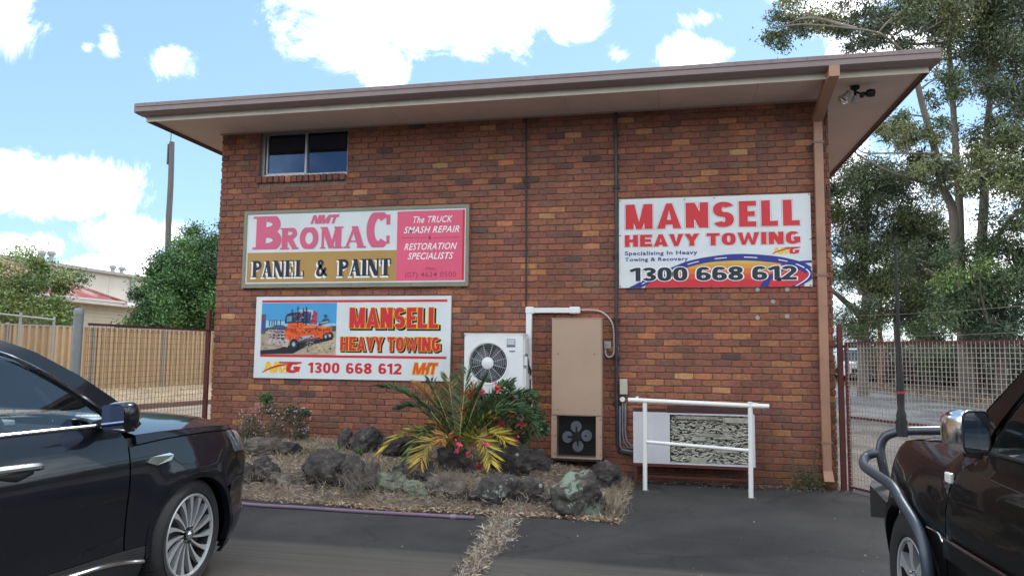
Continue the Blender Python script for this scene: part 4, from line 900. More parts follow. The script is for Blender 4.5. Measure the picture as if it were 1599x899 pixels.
rt = [(6.14,2.50),(6.42,2.64),(6.69,2.76),(6.95,2.855),(7.32,2.915),(7.64,2.925),(8.03,2.885),(8.31,2.81),(8.43,2.74)]
rb = [(6.30,2.50),(6.55,2.62),(6.87,2.75),(7.10,2.81),(7.32,2.835),(7.64,2.84),(8.03,2.80),(8.20,2.75),(8.36,2.66)]
band('road_stripe', SBLUE, rt, rb, yl-.0012)
band('road_stripe', SBLUE, [(8.05,2.785),(8.2,2.81),(8.32,2.825),(8.431,2.83)], [(8.05,2.77),(8.2,2.79),(8.32,2.795),(8.431,2.80)], yl-.0016, 8)
band('road_stripe', SBLUE, [(8.36,2.75),(8.43,2.70),(8.43,2.60),(8.33,2.53),(8.26,2.50)], [(8.24,2.75),(8.37,2.69),(8.385,2.64),(8.30,2.56),(8.17,2.50)], yl-.002, 14)
band('road_stripe', SBLUE, [(7.80,2.50),(7.86,2.60),(7.95,2.67),(8.08,2.74)], [(7.90,2.50),(7.93,2.58),(8.0,2.64),(8.14,2.73)], yl-.0022, 10)
b = MB()
for u0_, u1_ in ((.06,.12),(.18,.24),(.32,.39),(.47,.54),(.62,.68),(.75,.81),(.88,.94)):
    ta, tb = spl2(rt, 60), spl2(rb, 60)
    for k in range(int(u0_*60), int(u1_*60)):
        q = []
        for kk, ww in ((k,.44),(k+1,.44),(k+1,.56),(k,.56)): q.append((ta[kk][0]*(1-ww)+tb[kk][0]*ww, yl-.003, ta[kk][1]*(1-ww)+tb[kk][1]*ww))
        b.add(q, [(0,1,2,3)])
b.build('lane_dashes', SWH2, s3, recalc=False)
band('lane_dashes', SWH2, [(8.37,2.72),(8.41,2.66),(8.36,2.58),(8.24,2.505)], [(8.35,2.72),(8.395,2.66),(8.345,2.585),(8.22,2.505)], yl-.0034, 12)
for o_, mt, yo, lb in ((.016, SWH2, -.004, 'white outline of the phone number'), (0, SDK, -.006, 'slate phone number 1300 668 612')):
    lettering('lettering', '1300 668 612', 6.16, 8.245, 2.585, 2.765, .36, yl+yo, mt, s3, out=o_, gap=.10, th=.20, wid={' ': .42, '1': .75}, label=lb)
swoosh_logo(s3, 7.97, 8.30, 2.915, 3.005, yl)
b = MB()
for x, z in ((6.03,3.67),(6.87,3.665),(7.25,3.672),(8.415,3.675),(8.42,3.1),(6.03,3.2),(6.03,2.52),(8.41,2.515),(7.2,2.51)): b.lathe([(0,yf-.012),(.007,yf-.010),(.008,yf)], 8, 'y', (x,0,z))
b.build('screw_head', SBLK, s3)

# ---- twin floodlight under the eave
fl = empty('floodlight', (8.9, -.44, 4.9), 'black twin floodlight with a clear lamp hanging from the soffit near the right corner', 'floodlight')
b = MB(); b.lathe([(0,0),(.05,0),(.055,-.03),(.03,-.05),(0,-.05)], 16, 'z', (8.9,-.44,4.908)); b.tube([(8.9,-.44,4.87),(8.9,-.44,4.80),(8.90,-.45,4.77)], .016, 8); b.tube([(8.9,-.44,4.84),(8.97,-.45,4.80),(9.02,-.46,4.81)], .014, 8); b.build('bracket', BLK, fl, True)
b = MB(); T = Matrix.Translation((8.80,-.47,4.80)) @ Matrix.Rotation(R(35), 4, 'Y'); b.T = T; b.lathe([(.0,.05),(.03,.045),(.035,0),(.065,-.07),(.07,-.085)], 18, 'z'); b.build('lamp', ALU, fl, True)
b = MB(); b.T = T; b.lathe([(.068,-.086),(.05,-.105),(0,-.112)], 18, 'z'); b.build('lamp_lens', LENS, fl, True)
b = MB(); T = Matrix.Translation((8.89,-.47,4.74)); b.T = T; b.lathe([(.0,.04),(.03,.03),(.035,0),(.06,-.05),(.0,-.07)], 18, 'z'); b.build('lamp', ALU, fl, True)
b = MB(); b.lathe([(0,-.05),(.04,-.04),(.05,0),(.045,.05),(0,.06)], 16, 'x', (9.06,-.47,4.80)); b.lathe([(0,-.04),(.03,-.03),(.03,.03),(0,.04)], 12, 'y', (8.98,-.45,4.79)); b.build('sensor_head', BLK, fl, True)
# ------------------------------------------------------------------ garden bed
def bed_edge(x): return -2.42-.04*math.sin(x*2.1)-.03*math.sin(x*5.3)
def bed_h(x, y):
    """height of the soil mound"""
    if x > 6.22 or x < -.9: return -.03
    wall = .30+.10*math.exp(-((x-2.2)/1.6)**2)
    if x > 4.6: wall = .30-(x-4.6)*.16
    e = bed_edge(x); u = (y-e)/(0-e)
    if u < 0: return -.03
    h = wall*(.28+.72*min(1, u*1.25)) if x < 5.2 else wall*(.30+.70*min(1, u*1.1))
    ex = min(1, max(0, (6.2-x)/.45)); h *= .25+.75*ex**.6
    f = min(1, u/.06); s = min(1, (6.22-x)/.1)
    return h*f*s-.01+.016*noise.noise(Vector((x*4, y*4, 2)))+.01*noise.noise(Vector((x*13, y*13, 5)))
def P_bed(px, py):
    z = .15
    for _ in range(8):
        q = P(px, py, z=z); z = .6*bed_h(q.x, min(q.y, -.02))+.4*z
    return Vector((q.x, q.y, bed_h(q.x, min(q.y, -.02))))
nx_, ny_ = 180, 64; xs = np.linspace(-.9, 6.235, nx_); vs = []; fs = []
for i, x in enumerate(xs):
    for j in range(ny_):
        y = (bed_edge(x)-.03)*(1-j/(ny_-1)); vs.append((x, y, bed_h(x, y)))
for i in range(nx_-1):
    for j in range(ny_-1): a = i*ny_+j; fs.append((a, a+1, a+ny_+1, a+ny_))
SOIL = pm('bed_soil', (.15,.115,.085), .97, var=.5, sc=14, bump=1.0, bs=70, det=10, dirt=.35)
o = npmesh('garden_soil', np.array(vs), np.array(fs), SOIL, None, None, True); o.data.flip_normals() if o.data.polygons[0].normal.z < 0 else None; o['kind'] = 'structure'
LEAFM = pm('leaf_attr', (.1,.1,.1), .6, var=.25, sc=20, attr='col')
STRAW = pm('straw_attr', (.1,.1,.1), .85, var=.3, sc=30, attr='col')
def pick(cols, n, jit=.2):
    c = np.array(cols)[RS.randint(0, len(cols), n)]
    return np.clip(c*(1+RS.uniform(-jit, jit, (n, 1)))*(1+RS.uniform(-.05, .05, (n, 3))), 0, 1)
TAN = [(.38,.31,.21), (.47,.40,.29), (.30,.23,.16), (.24,.20,.15), (.19,.155,.12), (.42,.35,.27)]
GREY = [(.24,.21,.18), (.33,.29,.25), (.16,.14,.12), (.40,.35,.30)]
def scatter(n, xr, yr, dens, lie=.25, ln=(.03,.09), wd=.004, cols=TAN, lift=0):
    c = []; 
    while len(c) < n:
        x, y = RS.uniform(*xr), RS.uniform(*yr)
        if RS.rand() < dens(x, y): c.append((x, y, bed_h(x, y)+lift))
    c = np.array(c); d = RS.normal(size=(n, 3)); d[:, 2] = np.abs(d[:, 2])*lie+.05
    return leaves(c, d, RS.uniform(ln[0], ln[1], n), wd*RS.uniform(.6, 1.5, n), .2)+(pick(cols, n, .3),)
def nz_(x, y, s=2.0, k=0): return noise.noise(Vector((x*s, y*s, k)))
def join(parts):
    V, Fc, Cc, o_ = [], [], [], 0
    for v, f, c in parts: V.append(v); Fc.append(f+o_); Cc.append(c); o_ += len(v)
    return np.concatenate(V), np.concatenate(Fc), np.concatenate(Cc)
inbed = lambda x, y: bed_edge(x) < y < -.02
strawd = lambda x, y: (1 if inbed(x, y) else 0)*max(0, .6+nz_(x, y, 1.3)*1.1)
v, f, c = join([scatter(30000, (-.3, 6.2), (-2.5, -.02), strawd, .25, (.03,.10), .0055), scatter(9000, (-.3, 6.2), (-2.5, -.05), lambda x, y: 1 if inbed(x, y) else 0, .3, (.02,.055), .014, [(.30,.22,.15),(.2,.13,.09),(.42,.34,.26)]),
                scatter(5000, (.3, 4.2), (-1.9, -.3), lambda x, y: max(0, .3+nz_(x, y, 1.7, 9)*1.8), 1.4, (.06,.17), .004, TAN+[(.22,.21,.10)])])
o = npmesh('dry_straw', v, f, STRAW, None, c); tag(o, 'pale dry straw and dead grass strewn over the garden bed', 'dry grass', kind='stuff')
# leaf litter along the front edge
def edge_pts(n, x0, x1, spread, zz=.004):
    x = RS.uniform(x0, x1, n); y = np.array([bed_edge(q) for q in x])-np.abs(RS.normal(0, spread, n))+.05; return np.stack([x, y, zz+RS.uniform(0, .025, n)], 1)
cpt = edge_pts(3800, 3.1, 6.15, .06); n = len(cpt); d = RS.normal(size=(n, 3)); d[:, 2] = np.abs(d[:, 2])*.3
v1 = leaves(cpt, d, RS.uniform(.02, .065, n), RS.uniform(.006, .016, n), .3)+(pick([(.35,.24,.15),(.22,.13,.08),(.45,.36,.26),(.28,.16,.09),(.55,.46,.36)], n, .25),)
cpt = edge_pts(500, 1.6, 3.1, .03); n = len(cpt); d = RS.normal(size=(n, 3)); d[:, 2] = np.abs(d[:, 2])*.3
v2 = leaves(cpt, d, RS.uniform(.02, .06, n), RS.uniform(.005, .012, n), .3)+(pick(TAN, n),)
v, f, c = join([v1, v2]); o = npmesh('leaf_litter', v, f, STRAW, None, c); tag(o, 'brown leaf litter along the front foot of the rock edging', 'leaf litter', kind='stuff')
# dry weeds in the crack of the paving
path = [P(px, py, z=0) for px, py in ((795,798),(780,820),(772,845),(750,868),(735,893),(722,915))]
sp = spline(path, 20); n = 6500; cpt = []; dd = []
for k in range(n):
    i = int(RS.beta(1, 1.3)*(len(sp)-2)); p = sp[i]; wv = (.17, .17, .14, .11, .09, .06)[min(5, i//20)]*(.7+.5*nz_(p.x*3, p.y*3))
    q = p+Vector((RS.normal(0, wv*.55), RS.normal(0, wv*.3), 0)); cpt.append((q.x, q.y, .002)); dd.append((RS.normal(0, .8), RS.normal(0, .8), abs(RS.normal(0, .30))))
cpt = np.array(cpt); dd = np.array(dd)
v, f = leaves(cpt, dd, RS.uniform(.015, .10, n), RS.uniform(.003, .012, n), .3); c = pick(TAN+GREY+[(.5,.44,.36),(.2,.12,.08)], n, .3)
o = npmesh('crack_grass', v, f, STRAW, None, c); tag(o, 'strip of dead grass growing along a crack in the asphalt', 'dry grass', kind='stuff')
# twigs and debris stones on asphalt
b = MB()
for k in range(90):
    x, y = rnd.uniform(2.6, 8.3), rnd.uniform(-4.3, -2.6) if rnd.random() < .6 else rnd.uniform(-2.6, -.1)
    if x < 6.3 and y > -2.6: continue
    s = rnd.uniform(.003, .006) if rnd.random() < .85 else rnd.uniform(.008, .016); b.add([(x+s*rnd.uniform(.6,1.3)*math.cos(a), y+s*math.sin(a), .002) for a in (0,1.6,3.1,4.6)]+[(x, y, .002+s*.8)], [(0,1,4),(1,2,4),(2,3,4),(3,0,4)])
o = b.build('loose_stones', pm('pale_grit', (.22,.20,.17), .9, var=.4, sc=50), None); tag(o, 'scattered pale grit and small stones on the asphalt', 'grit', kind='stuff')

# ------------------------------------------------------------------ rocks
def rockmat(name, base, lichen=0, lc=(.22,.30,.24), spots=0):
    if name in MATS: return MATS[name]
    m = pm(name, base, .95, var=.55, sc=12, bump=1.0, bs=45, det=12); t = m.node_tree; bb = t.nodes['Principled BSDF']; out = bb.inputs['Base Color'].links[0].from_socket
    g = N(t, 'ShaderNodeNewGeometry')
    n0 = N(t, 'ShaderNodeTexNoise', inp={'Scale': 6, 'Detail': 8, 'Roughness': .7}); L(t, g.outputs['Position'], n0.inputs[0])
    r0_ = N(t, 'ShaderNodeMapRange', inp={'From Min': .5, 'From Max': .68, 'To Min': 0, 'To Max': .55}); L(t, n0.outputs[0], r0_.inputs[0])
    m0 = N(t, 'ShaderNodeMix', data_type='RGBA', inp={7: (.16,.14,.12,1)}); L(t, r0_.outputs[0], m0.inputs[0]); L(t, out, m0.inputs[6]); out = m0.outputs[2]
    if lichen:
        n1 = N(t, 'ShaderNodeTexNoise', inp={'Scale': 3.3, 'Detail': 9, 'Roughness': .68}); L(t, g.outputs['Position'], n1.inputs[0])
        th_ = .64-lichen*.25
        r1 = N(t, 'ShaderNodeMapRange', inp={'From Min': th_, 'From Max': th_+.03, 'To Min': 0, 'To Max': .85}); L(t, n1.outputs[0], r1.inputs[0])
        m1 = N(t, 'ShaderNodeMix', data_type='RGBA', inp={7: (*lc, 1)}); L(t, r1.outputs[0], m1.inputs[0]); L(t, out, m1.inputs[6]); out = m1.outputs[2]
    if spots:
        vo = N(t, 'ShaderNodeTexVoronoi', feature='F1', inp={'Scale': 9.0, 'Randomness': 1.0}); L(t, g.outputs['Position'], vo.inputs[0])
        cr = N(t, 'ShaderNodeMapRange', inp={'From Min': .22, 'From Max': .17, 'To Min': 0, 'To Max': .75}); L(t, vo.outputs['Distance'], cr.inputs[0])
        sep = N(t, 'ShaderNodeSeparateColor'); L(t, vo.outputs['Color'], sep.inputs[0]); gt = mth(t, 'GREATER_THAN', sep.outputs[0], 1-spots)
        k = mth(t, 'MULTIPLY', cr.outputs[0], gt)
        m1 = N(t, 'ShaderNodeMix', data_type='RGBA', inp={7: (.34,.35,.33,1)}); L(t, k, m1.inputs[0]); L(t, out, m1.inputs[6]); out = m1.outputs[2]
    L(t, out, bb.inputs['Base Color']); return m
RK = [rockmat('basalt_dark', (.046,.040,.038), .18, (.17,.16,.14)), rockmat('basalt_brown', (.095,.078,.066), .3, (.22,.21,.18)), rockmat('basalt_lichen', (.058,.052,.047), .50, (.22,.28,.22)), rockmat('basalt_green', (.06,.06,.05), .80, (.17,.20,.14)), rockmat('basalt_spots', (.052,.046,.043), .15, (.26,.28,.26), .5)]
rocks = [ # px x0,x1, y_top,y_bottom, material, shape seed, label
 (380,430,686,713,1,'long low grey rock half buried in straw below the lavender flowered shrub'),
 (428,468,692,714,0,'dark rounded rock at the right end of the low rock under the shrub'),
 (372,396,730,760,0,'dark rock just right of the black car bumper in the front row'),
 (388,424,738,772,4,'small rock with pale lichen blotches second in the front row from the black car'),
 (424,474,751,771,1,'low flat brown rock between the lichen rock and the big dark boulder'),
 (468,532,728,780,0,'big dark boulder left of the dead twiggy bush in the front row'),
 (530,572,734,783,4,'upright dark rock behind the bare twigs of the dead bush'),
 (566,592,726,768,1,'narrow grey rock left of the pale green boulder'),
 (586,630,744,772,3,'pale green lichen covered boulder in the front row'),
 (610,678,720,754,0,'wide dark flat topped rock above the green boulders'),
 (630,664,756,778,3,'small green lichen rock right of the pale green boulder'),
 (524,550,675,704,0,'left rock of the dark pair near the brick wall'),
 (549,592,673,710,0,'right rock of the dark pair near the brick wall'),
 (594,634,685,716,0,'dark rock left of the drooping palm fronds'),
 (624,654,690,712,0,'small dark rock behind the lowest yellow frond'),
 (684,732,696,740,0,'rounded dark rock under the pink flowers by the palm'),
 (768,824,696,744,4,'tall knobbly rock right of the palm with grey lichen'),
 (818,853,709,738,0,'dark angular rock near the foot of the beige wall unit'),
 (746,786,755,796,4,'rounded boulder in front behind the crack of dead grass'),
 (784,812,750,784,4,'dark rock with a white lichen rosette right of the rounded boulder'),
 (806,844,754,790,4,'rock with several small pale spots in the front row'),
 (834,866,775,792,1,'low brown rock left of the large lichen boulder'),
 (864,934,744,808,2,'largest boulder at the right end with pale green lichen'),
 (922,966,726,764,0,'dark rock at the right corner behind the largest boulder'),
 (934,958,777,800,1,'small dark rock right of the largest boulder'),
 (730,748,772,786,0,'little dark rock left of the rounded boulder'),
 (690,732,758,782,1,'grey brown rock tangled in dead stems near the hose end'),
 (660,696,748,776,1,'grey rock between the green boulder and the tangled stems')]
def make_rock(i, x0, x1, yt, yb, mi, label):
    q = P_bed((x0+x1)/2, yb-3); dist = (q-CAM).dot(Vector((-math.sin(YA), math.cos(YA), 0))); s = dist/F
    w, h = (x1-x0)*s*1.10, (yb-yt)*s*1.06; dp_ = min(w, max(h, .2))*.85
    bm = bmesh.new(); bmesh.ops.create_icosphere(bm, subdivisions=5 if w > .25 else 4, radius=1)
    rr_ = random.Random(i*7+3); off = Vector((rr_.uniform(0, 50),)*3)
    cuts = [(Vector((rr_.gauss(0,1), rr_.gauss(0,1), rr_.gauss(0,.8))).normalized(), rr_.uniform(.62,.9)) for _ in range(9)]
    for v in bm.verts:
        p = v.co.copy()
        for nrm, dd_ in cuts:
            t_ = p.dot(nrm)-dd_
            if t_ > 0: p -= nrm*t_*.85
        k = 1+.24*noise.noise(v.co*1.3+off)+.20*noise.noise(v.co*2.8+off)+.11*noise.noise(v.co*6+off)+.07*noise.noise(v.co*13+off)+.04*noise.noise(v.co*27+off)
        p *= k
        v.co = Vector((p.x*w*.56, p.y*dp_*.55, p.z*h*.60))
    me = bpy.data.meshes.new('garden_rock'); bm.to_mesh(me); bm.free(); me.materials.append(RK[mi]); me.polygons.foreach_set('use_smooth', [True]*len(me.polygons))
    o = bpy.data.objects.new('garden_rock', me); COL.objects.link(o); o.location = (q.x, q.y+dp_*.30, q.z+h*.36); o.rotation_euler = (rr_.uniform(-.1,.1), rr_.uniform(-.12,.12), rr_.uniform(-.3,.3))
    tag(o, label, 'rock', 'basalt rocks edging and dotting the garden bed'); WMAT[o.name] = Matrix.Identity(4)
for i, r_ in enumerate(rocks): make_rock(i, *r_)

# ------------------------------------------------------------------ garden hose edging pipe
pts = [P(px, py, z=.018) for px, py in ((300,772),(380,786),(470,792),(560,798),(650,803),(700,806),(741,808))]
b = MB(); b.tube(pts, .02, 10, sub=6); o = b.build('edging_pipe', pm('purple_grey_pipe', C(126,104,128,.7), .55, var=.15, dirt=.3), None, True); tag(o, 'faded purple pipe lying along the front edge of the garden bed', 'pipe')
b = MB(); p = pts[-2].lerp(pts[-1], .2); b.cyl(p-Vector((.03,0,0)), p+Vector((.03,0,0)), .026, 10); 
j = b.build('pipe_joint', pm('joint_pale', C(150,135,150,.7), .6), None, True); j.parent = o

# ------------------------------------------------------------------ palm
def frond(base, ctrl, tip, ln, cols, parent, n=46, droop=.25, wd=.021, rachis=(.30,.33,.10)):
    """one frond = stalk with two rows of narrow leaflets"""
    c, d, l_ = [], [], []
    B0, B1, B2 = Vector(base), Vector(ctrl), Vector(tip)
    bz = lambda t: B0*(1-t)**2+B1*2*t*(1-t)+B2*t*t
    for k in range(n):
        t = .16+.84*k/(n-1); p = bz(t); tg = (bz(min(1, t+.02))-bz(t-.02)).normalized()
        side = tg.cross(Vector((0,0,1))); side = side.normalized() if side.length > .1 else Vector((1,0,0))
        up = side.cross(tg).normalized(); prof = math.sin(math.pi*min(1, (t-.05)*.93))**.55
        for s in (-1, 1):
            dv_ = (side*s*.78+tg*(.55+.5*t)+up*.42).normalized()+Vector((RS.normal(0,.07), RS.normal(0,.07), RS.normal(0,.07)))
            dv_.z -= droop*RS.uniform(.5, 1.3)
            c.append(p); d.append(dv_.normalized()); l_.append(ln*prof*RS.uniform(.85, 1.1)+.03)
    c, d = np.array([tuple(q) for q in c]), np.array([tuple(q) for q in d])
    v, f = leaves(c, d, np.array(l_), wd, -.12)
    m = len(c)//2; tt = np.repeat(np.linspace(0, 1, n), 2)[:, None]
    ca, cb = np.array(cols[0]), np.array(cols[1]); col = (ca*(1-tt)+cb*tt)*(1+RS.uniform(-.25, .25, (len(c), 1)))
    # stalk
    b = MB(); b.tube([bz(k/10) for k in range(11)], [.011-.0085*k/10 for k in range(11)], 5); sv, sf = np.array(b.v), [q for q in b.f if len(q) == 4]
    o_ = len(v); v = np.concatenate([v, sv]); f = np.concatenate([f, np.array(sf)+o_]); col = np.concatenate([col, np.tile(np.array(rachis), (len(sf), 1))])
    npmesh('frond', v, f, LEAFM, parent, np.clip(col, 0, 1))
PB = P(716, 682, y=-1.25); PB.z = bed_h(PB.x, PB.y)+.02
palm = empty('palm', tuple(PB), 'young date palm with green and yellowing fronds in the middle of the garden bed', 'palm')
GR, DG, YE, OG, BRN, YG = (.050,.105,.038), (.032,.078,.032), (.50,.36,.05), (.42,.20,.05), (.30,.17,.07), (.20,.22,.04)
c0 = PB+Vector((0,0,.16))
fr_ = [((500,606),(650,600),-1.25,(GR,DG),.20), ((602,604),(668,608),-1.2,(GR,DG),.24), ((730,578),(722,632),-1.1,(GR,GR),.20), ((700,590),(706,630),-.9,((.2,.17,.06),(.14,.16,.05)),.20), ((834,672),(812,592),-1.2,(GR,DG),.26), ((826,612),(768,612),-1.0,(GR,GR),.22),
       ((797,596),(752,618),-.9,(GR,GR),.2), ((598,702),(656,640),-1.45,(GR,YE),.24), ((632,722),(668,628),-1.6,(GR,(.1,.15,.04)),.20), ((657,722),(674,660),-1.8,(YG,(.42,.27,.05)),.26), ((766,722),(750,650),-1.85,(YG,YE),.25), ((788,688),(758,656),-1.6,(YG,YE),.24),
       ((652,600),(690,626),-1.05,(GR,OG),.18), ((740,604),(728,640),-1.1,(YG,OG),.16), ((690,690),(700,664),-1.7,(BRN,OG),.18), ((764,652),(748,650),-1.3,(YG,YE),.18), ((668,668),(690,650),-1.3,(OG,BRN),.18), ((812,640),(780,620),-1.35,(GR,DG),.22), ((628,636),(664,618),-1.2,(GR,DG),.20), ((672,596),(694,636),-1.1,(GR,DG),.18), ((760,590),(738,632),-1.15,(DG,GR),.2), ((790,640),(756,628),-1.5,(GR,GR),.2)]
for (tp, ct, yy, cols, ln) in fr_[1:]:
    frond(c0, P(ct[0], ct[1], y=(yy*.5+PB.y*.5)), P(tp[0], tp[1], y=yy), ln, cols, palm)
b = MB(); b.tube([PB-Vector((0,0,.12)), PB+Vector((.01,0,.05)), c0], [.09,.085,.05], 12)
for k in range(26):
    a = k*2.4; z = k/26*.2; b.tube([PB+Vector((.075*math.cos(a), .075*math.sin(a), z-.04)), PB+Vector((.12*math.cos(a), .12*math.sin(a), z+.07))], [.018,.006], 5)
b.build('trunk', pm('palm_fibre', (.13,.085,.055), .95, var=.4, sc=20, bump=.8), palm)

# ------------------------------------------------------------------ leafy plants
def leaf_cloud(n, ctr, rad, up=.3, ln=(.03,.06), wd=(.02,.04), cols=None, shell=.5, jit=.25):
    ctr, rad = np.array(ctr), np.array(rad); d = RS.normal(size=(n, 3)); d /= np.linalg.norm(d, axis=1, keepdims=True)
    r_ = RS.uniform(shell, 1, (n, 1))**.7; p = ctr+d*r_*rad; dir_ = d*.6+RS.normal(size=(n, 3))*.6; dir_[:, 2] += up
    return leaves(p, dir_, RS.uniform(*ln, n), RS.uniform(*wd, n), .2)+(pick(cols, n, jit),)
def stems(b, base, tips, r=.006, wob=.1):
    for t in tips:
        t = Vector(t); m = Vector(base).lerp(t, .5)+Vector((rnd.uniform(-wob,wob), rnd.uniform(-wob,wob), rnd.uniform(0,wob)))
        b.tube([base, m, t], [r, r*.7, r*.3], 5, sub=4)
def flower(name, c, r_, col, parent, n=22):
    d = RS.normal(size=(n, 3)); d[:, 1] -= .5; p = np.array([tuple(c)])+RS.normal(size=(n, 3))*r_*.35
    v, f = leaves(p, d, RS.uniform(.5, 1, n)*r_, RS.uniform(.5, .9, n)*r_, .3); npmesh(name, v, f, LEAFM, parent, pick([col], n, .2))
q = P(800, 690, y=-.85); gb = Vector((q.x, q.y, bed_h(q.x, q.y)))
ger = empty('flowering_shrub', tuple(gb), 'green leafy shrub with red flowers growing behind and right of the palm', 'shrub')
parts = []
for (px, py, yy, r_) in ((800,650,-.8,.16),(780,630,-.75,.13),(815,675,-.85,.13),(835,650,-.7,.12),(770,660,-.9,.15),(740,640,-.8,.15),(825,625,-.62,.13),(790,605,-.62,.10),(812,690,-.9,.10),(745,615,-.7,.10),(845,670,-.7,.09),(785,685,-1.0,.1)):
    c_ = P(px, py, y=yy); parts.append(leaf_cloud(230, tuple(c_), (r_*1.1, r_*.8, r_*.9), .2, (.03,.055), (.025,.045), [(.045,.10,.035),(.03,.075,.03),(.08,.15,.05),(.055,.09,.03)], .35))
v, f, c = join(parts); npmesh('foliage', v, f, LEAFM, ger, c)
b = MB(); stems(b, gb, [tuple(P(px, py, y=-.8)) for px, py in ((780,600),(835,640),(815,660),(745,620),(770,590),(850,675))]); b.build('stems', pm('green_stem', (.09,.10,.05), .8), ger)
RED, PNK = (.55,.03,.05), (.75,.10,.20)
for (px, py, r_, cc_) in ((733,616,.05,RED),(752,612,.05,PNK),(777,606,.055,(.6,.06,.05)),(798,641,.05,RED),(780,660,.06,(.4,.03,.05)),(813,663,.045,RED),(804,686,.055,(.62,.03,.10)),(717,694,.05,PNK),(715,703,.03,PNK),(730,709,.035,PNK),(759,694,.04,PNK),(748,728,.04,(.35,.02,.04)),(653+70,640+0,.03,(.5,.1,.05))):
    flower('flower', P(px, py, y=-1.22 if py < 690 else -1.7), r_, cc_, ger)
# lavender flowered lantana on the left
q = P(430, 684, y=-.45); lb = Vector((q.x, q.y, bed_h(q.x, q.y)))
lan = empty('flowering_shrub', tuple(lb), 'straggly grey green shrub with tiny pale lavender flowers at the left end of the bed', 'shrub')
parts = []
for (px, py, r_) in ((390,660,.16),(420,640,.14),(415,622,.09),(445,650,.16),(465,660,.13),(430,672,.17),(400,676,.15),(455,640,.12),(475,645,.08),(385,680,.12),(470,678,.1)):
    c_ = P(px, py, y=-.4); parts.append(leaf_cloud(520, tuple(c_), (r_*1.2, r_, r_*.8), .1, (.018,.035), (.010,.020), [(.075,.095,.055),(.11,.12,.08),(.05,.07,.04),(.13,.11,.08),(.06,.09,.04)], .1))
parts.append(leaf_cloud(160, tuple(P(416,622,y=-.42)), (.08,.08,.09), .3, (.03,.05), (.02,.03), [(.05,.16,.03),(.07,.2,.04)], .1))
v, f, c = join(parts); npmesh('foliage', v, f, LEAFM, lan, c)
b = MB(); stems(b, lb, [tuple(P(rnd.uniform(372,488), rnd.uniform(612,672), y=rnd.uniform(-.6,-.25))) for _ in range(34)], .004, .06); b.build('stems', pm('grey_twig', (.16,.125,.10), .9), lan)
rf2 = random.Random(4)
for k in range(60): flower('flower', P(rf2.uniform(372,486), rf2.uniform(632,678), y=-.56), .016, (.50,.48,.56), lan, 8)
flower('flower', P(402, 636, y=-.56), .028, (.38,.14,.52), lan, 12)
# dead twiggy bush in the front row, bare stems
def twigs(name, label, px, py, spread, hgt, n, col, yoff=0, r=.0035, cat='dead bush', grp=None):
    q = P_bed(px, py); b = MB(); rt_ = random.Random(px)
    for k in range(n):
        a = rt_.uniform(-1, 1)*spread; t = q+Vector((a, rt_.uniform(-.5,.5)*spread, hgt*rt_.uniform(.4, 1)*(1-.4*abs(a)/spread)))
        s_ = q+Vector((rt_.uniform(-.3,.3)*spread, rt_.uniform(-.12,.12), 0)); m = s_.lerp(t, .5)+Vector((rt_.uniform(-.05,.05), 0, rt_.uniform(0,.07)))
        b.tube([s_, m, t], [r, r*.7, r*.35], 4, sub=3)
        for j in range(3):
            p0 = m.lerp(t, rt_.random()); b.tube([p0, p0+Vector((rt_.uniform(-.07,.07), rt_.uniform(-.05,.05), rt_.uniform(-.02,.08)))], [r*.5, r*.25], 3)
    o = b.build(name, pm('twig_%d' % int(col[0]*1000), col, .9, var=.3, sc=20), None); tag(o, label, cat, grp); return o
twigs('dead_bush', 'bare grey twiggy bush over the dark boulder left of the green rock', 556, 770, .26, .34, 70, (.17,.145,.125))
twigs('dead_bush', 'tangle of dry grey stems below the palm and pink flowers', 712, 765, .30, .26, 80, (.24,.20,.16))
twigs('dead_bush', 'dry brown stems at the right corner of the garden bed', 960, 795, .14, .28, 50, (.30,.24,.16))
twigs('dead_bush', 'sparse dry stalks standing against the wall left of the palm', 545, 672, .25, .26, 26, (.26,.17,.12), r=.002)
def tuft(name, label, px, py, w, h, n, cols, cat='weed', y=None, z=None):
    q = P_bed(px, py) if z is None else P(px, py, z=z); c_ = np.stack([q.x+RS.normal(0, w*.4, n), q.y+RS.normal(0, w*.25, n), np.full(n, q.z)], 1)
    d = RS.normal(size=(n, 3))*.5; d[:, 2] = 1; v, f = leaves(c_, d, RS.uniform(.4, 1, n)*h, RS.uniform(.004, .008, n), .5)
    o = npmesh(name, v, f, STRAW, None, pick(cols, n)); tag(o, label, cat)
# dead stems and straw caught over the rocks along the front
n = 5200; x = RS.uniform(1.7, 6.15, n); y = np.array([bed_edge(q) for q in x])+RS.uniform(-.03, .55, n); z = np.array([bed_h(a, c_) for a, c_ in zip(x, y)])+RS.uniform(0, .13, n)*(RS.rand(n) < .6)
kk = np.array([noise.noise(Vector((a*2.2, c_*2.2, 4))) for a, c_ in zip(x, y)]) > -.05; x, y, z = x[kk], y[kk], z[kk]; n = len(x)
d = RS.normal(size=(n, 3)); d[:, 2] = np.abs(d[:, 2])*.7; v, f = leaves(np.stack([x, y, z], 1), d, RS.uniform(.05, .17, n), RS.uniform(.003, .006, n), .35)
o = npmesh('dead_stems', v, f, STRAW, None, pick(TAN+GREY+GREY, n, .3)); tag(o, 'dead grey stems and straw tangled over the front row of rocks', 'dry grass', kind='stuff')
tuft('dry_tuft', 'tall dry tuft at the right end of the largest boulder', 948, 800, .2, .26, 420, TAN)
tuft('dry_tuft', 'dry grass tuft tumbling over the corner rock of the bed', 956, 760, .16, .2, 260, TAN+GREY)
tuft('dry_tuft', 'yellowish grass tuft behind the low flat rock on the left', 484, 706, .2, .16, 260, TAN+[(.25,.25,.10)])
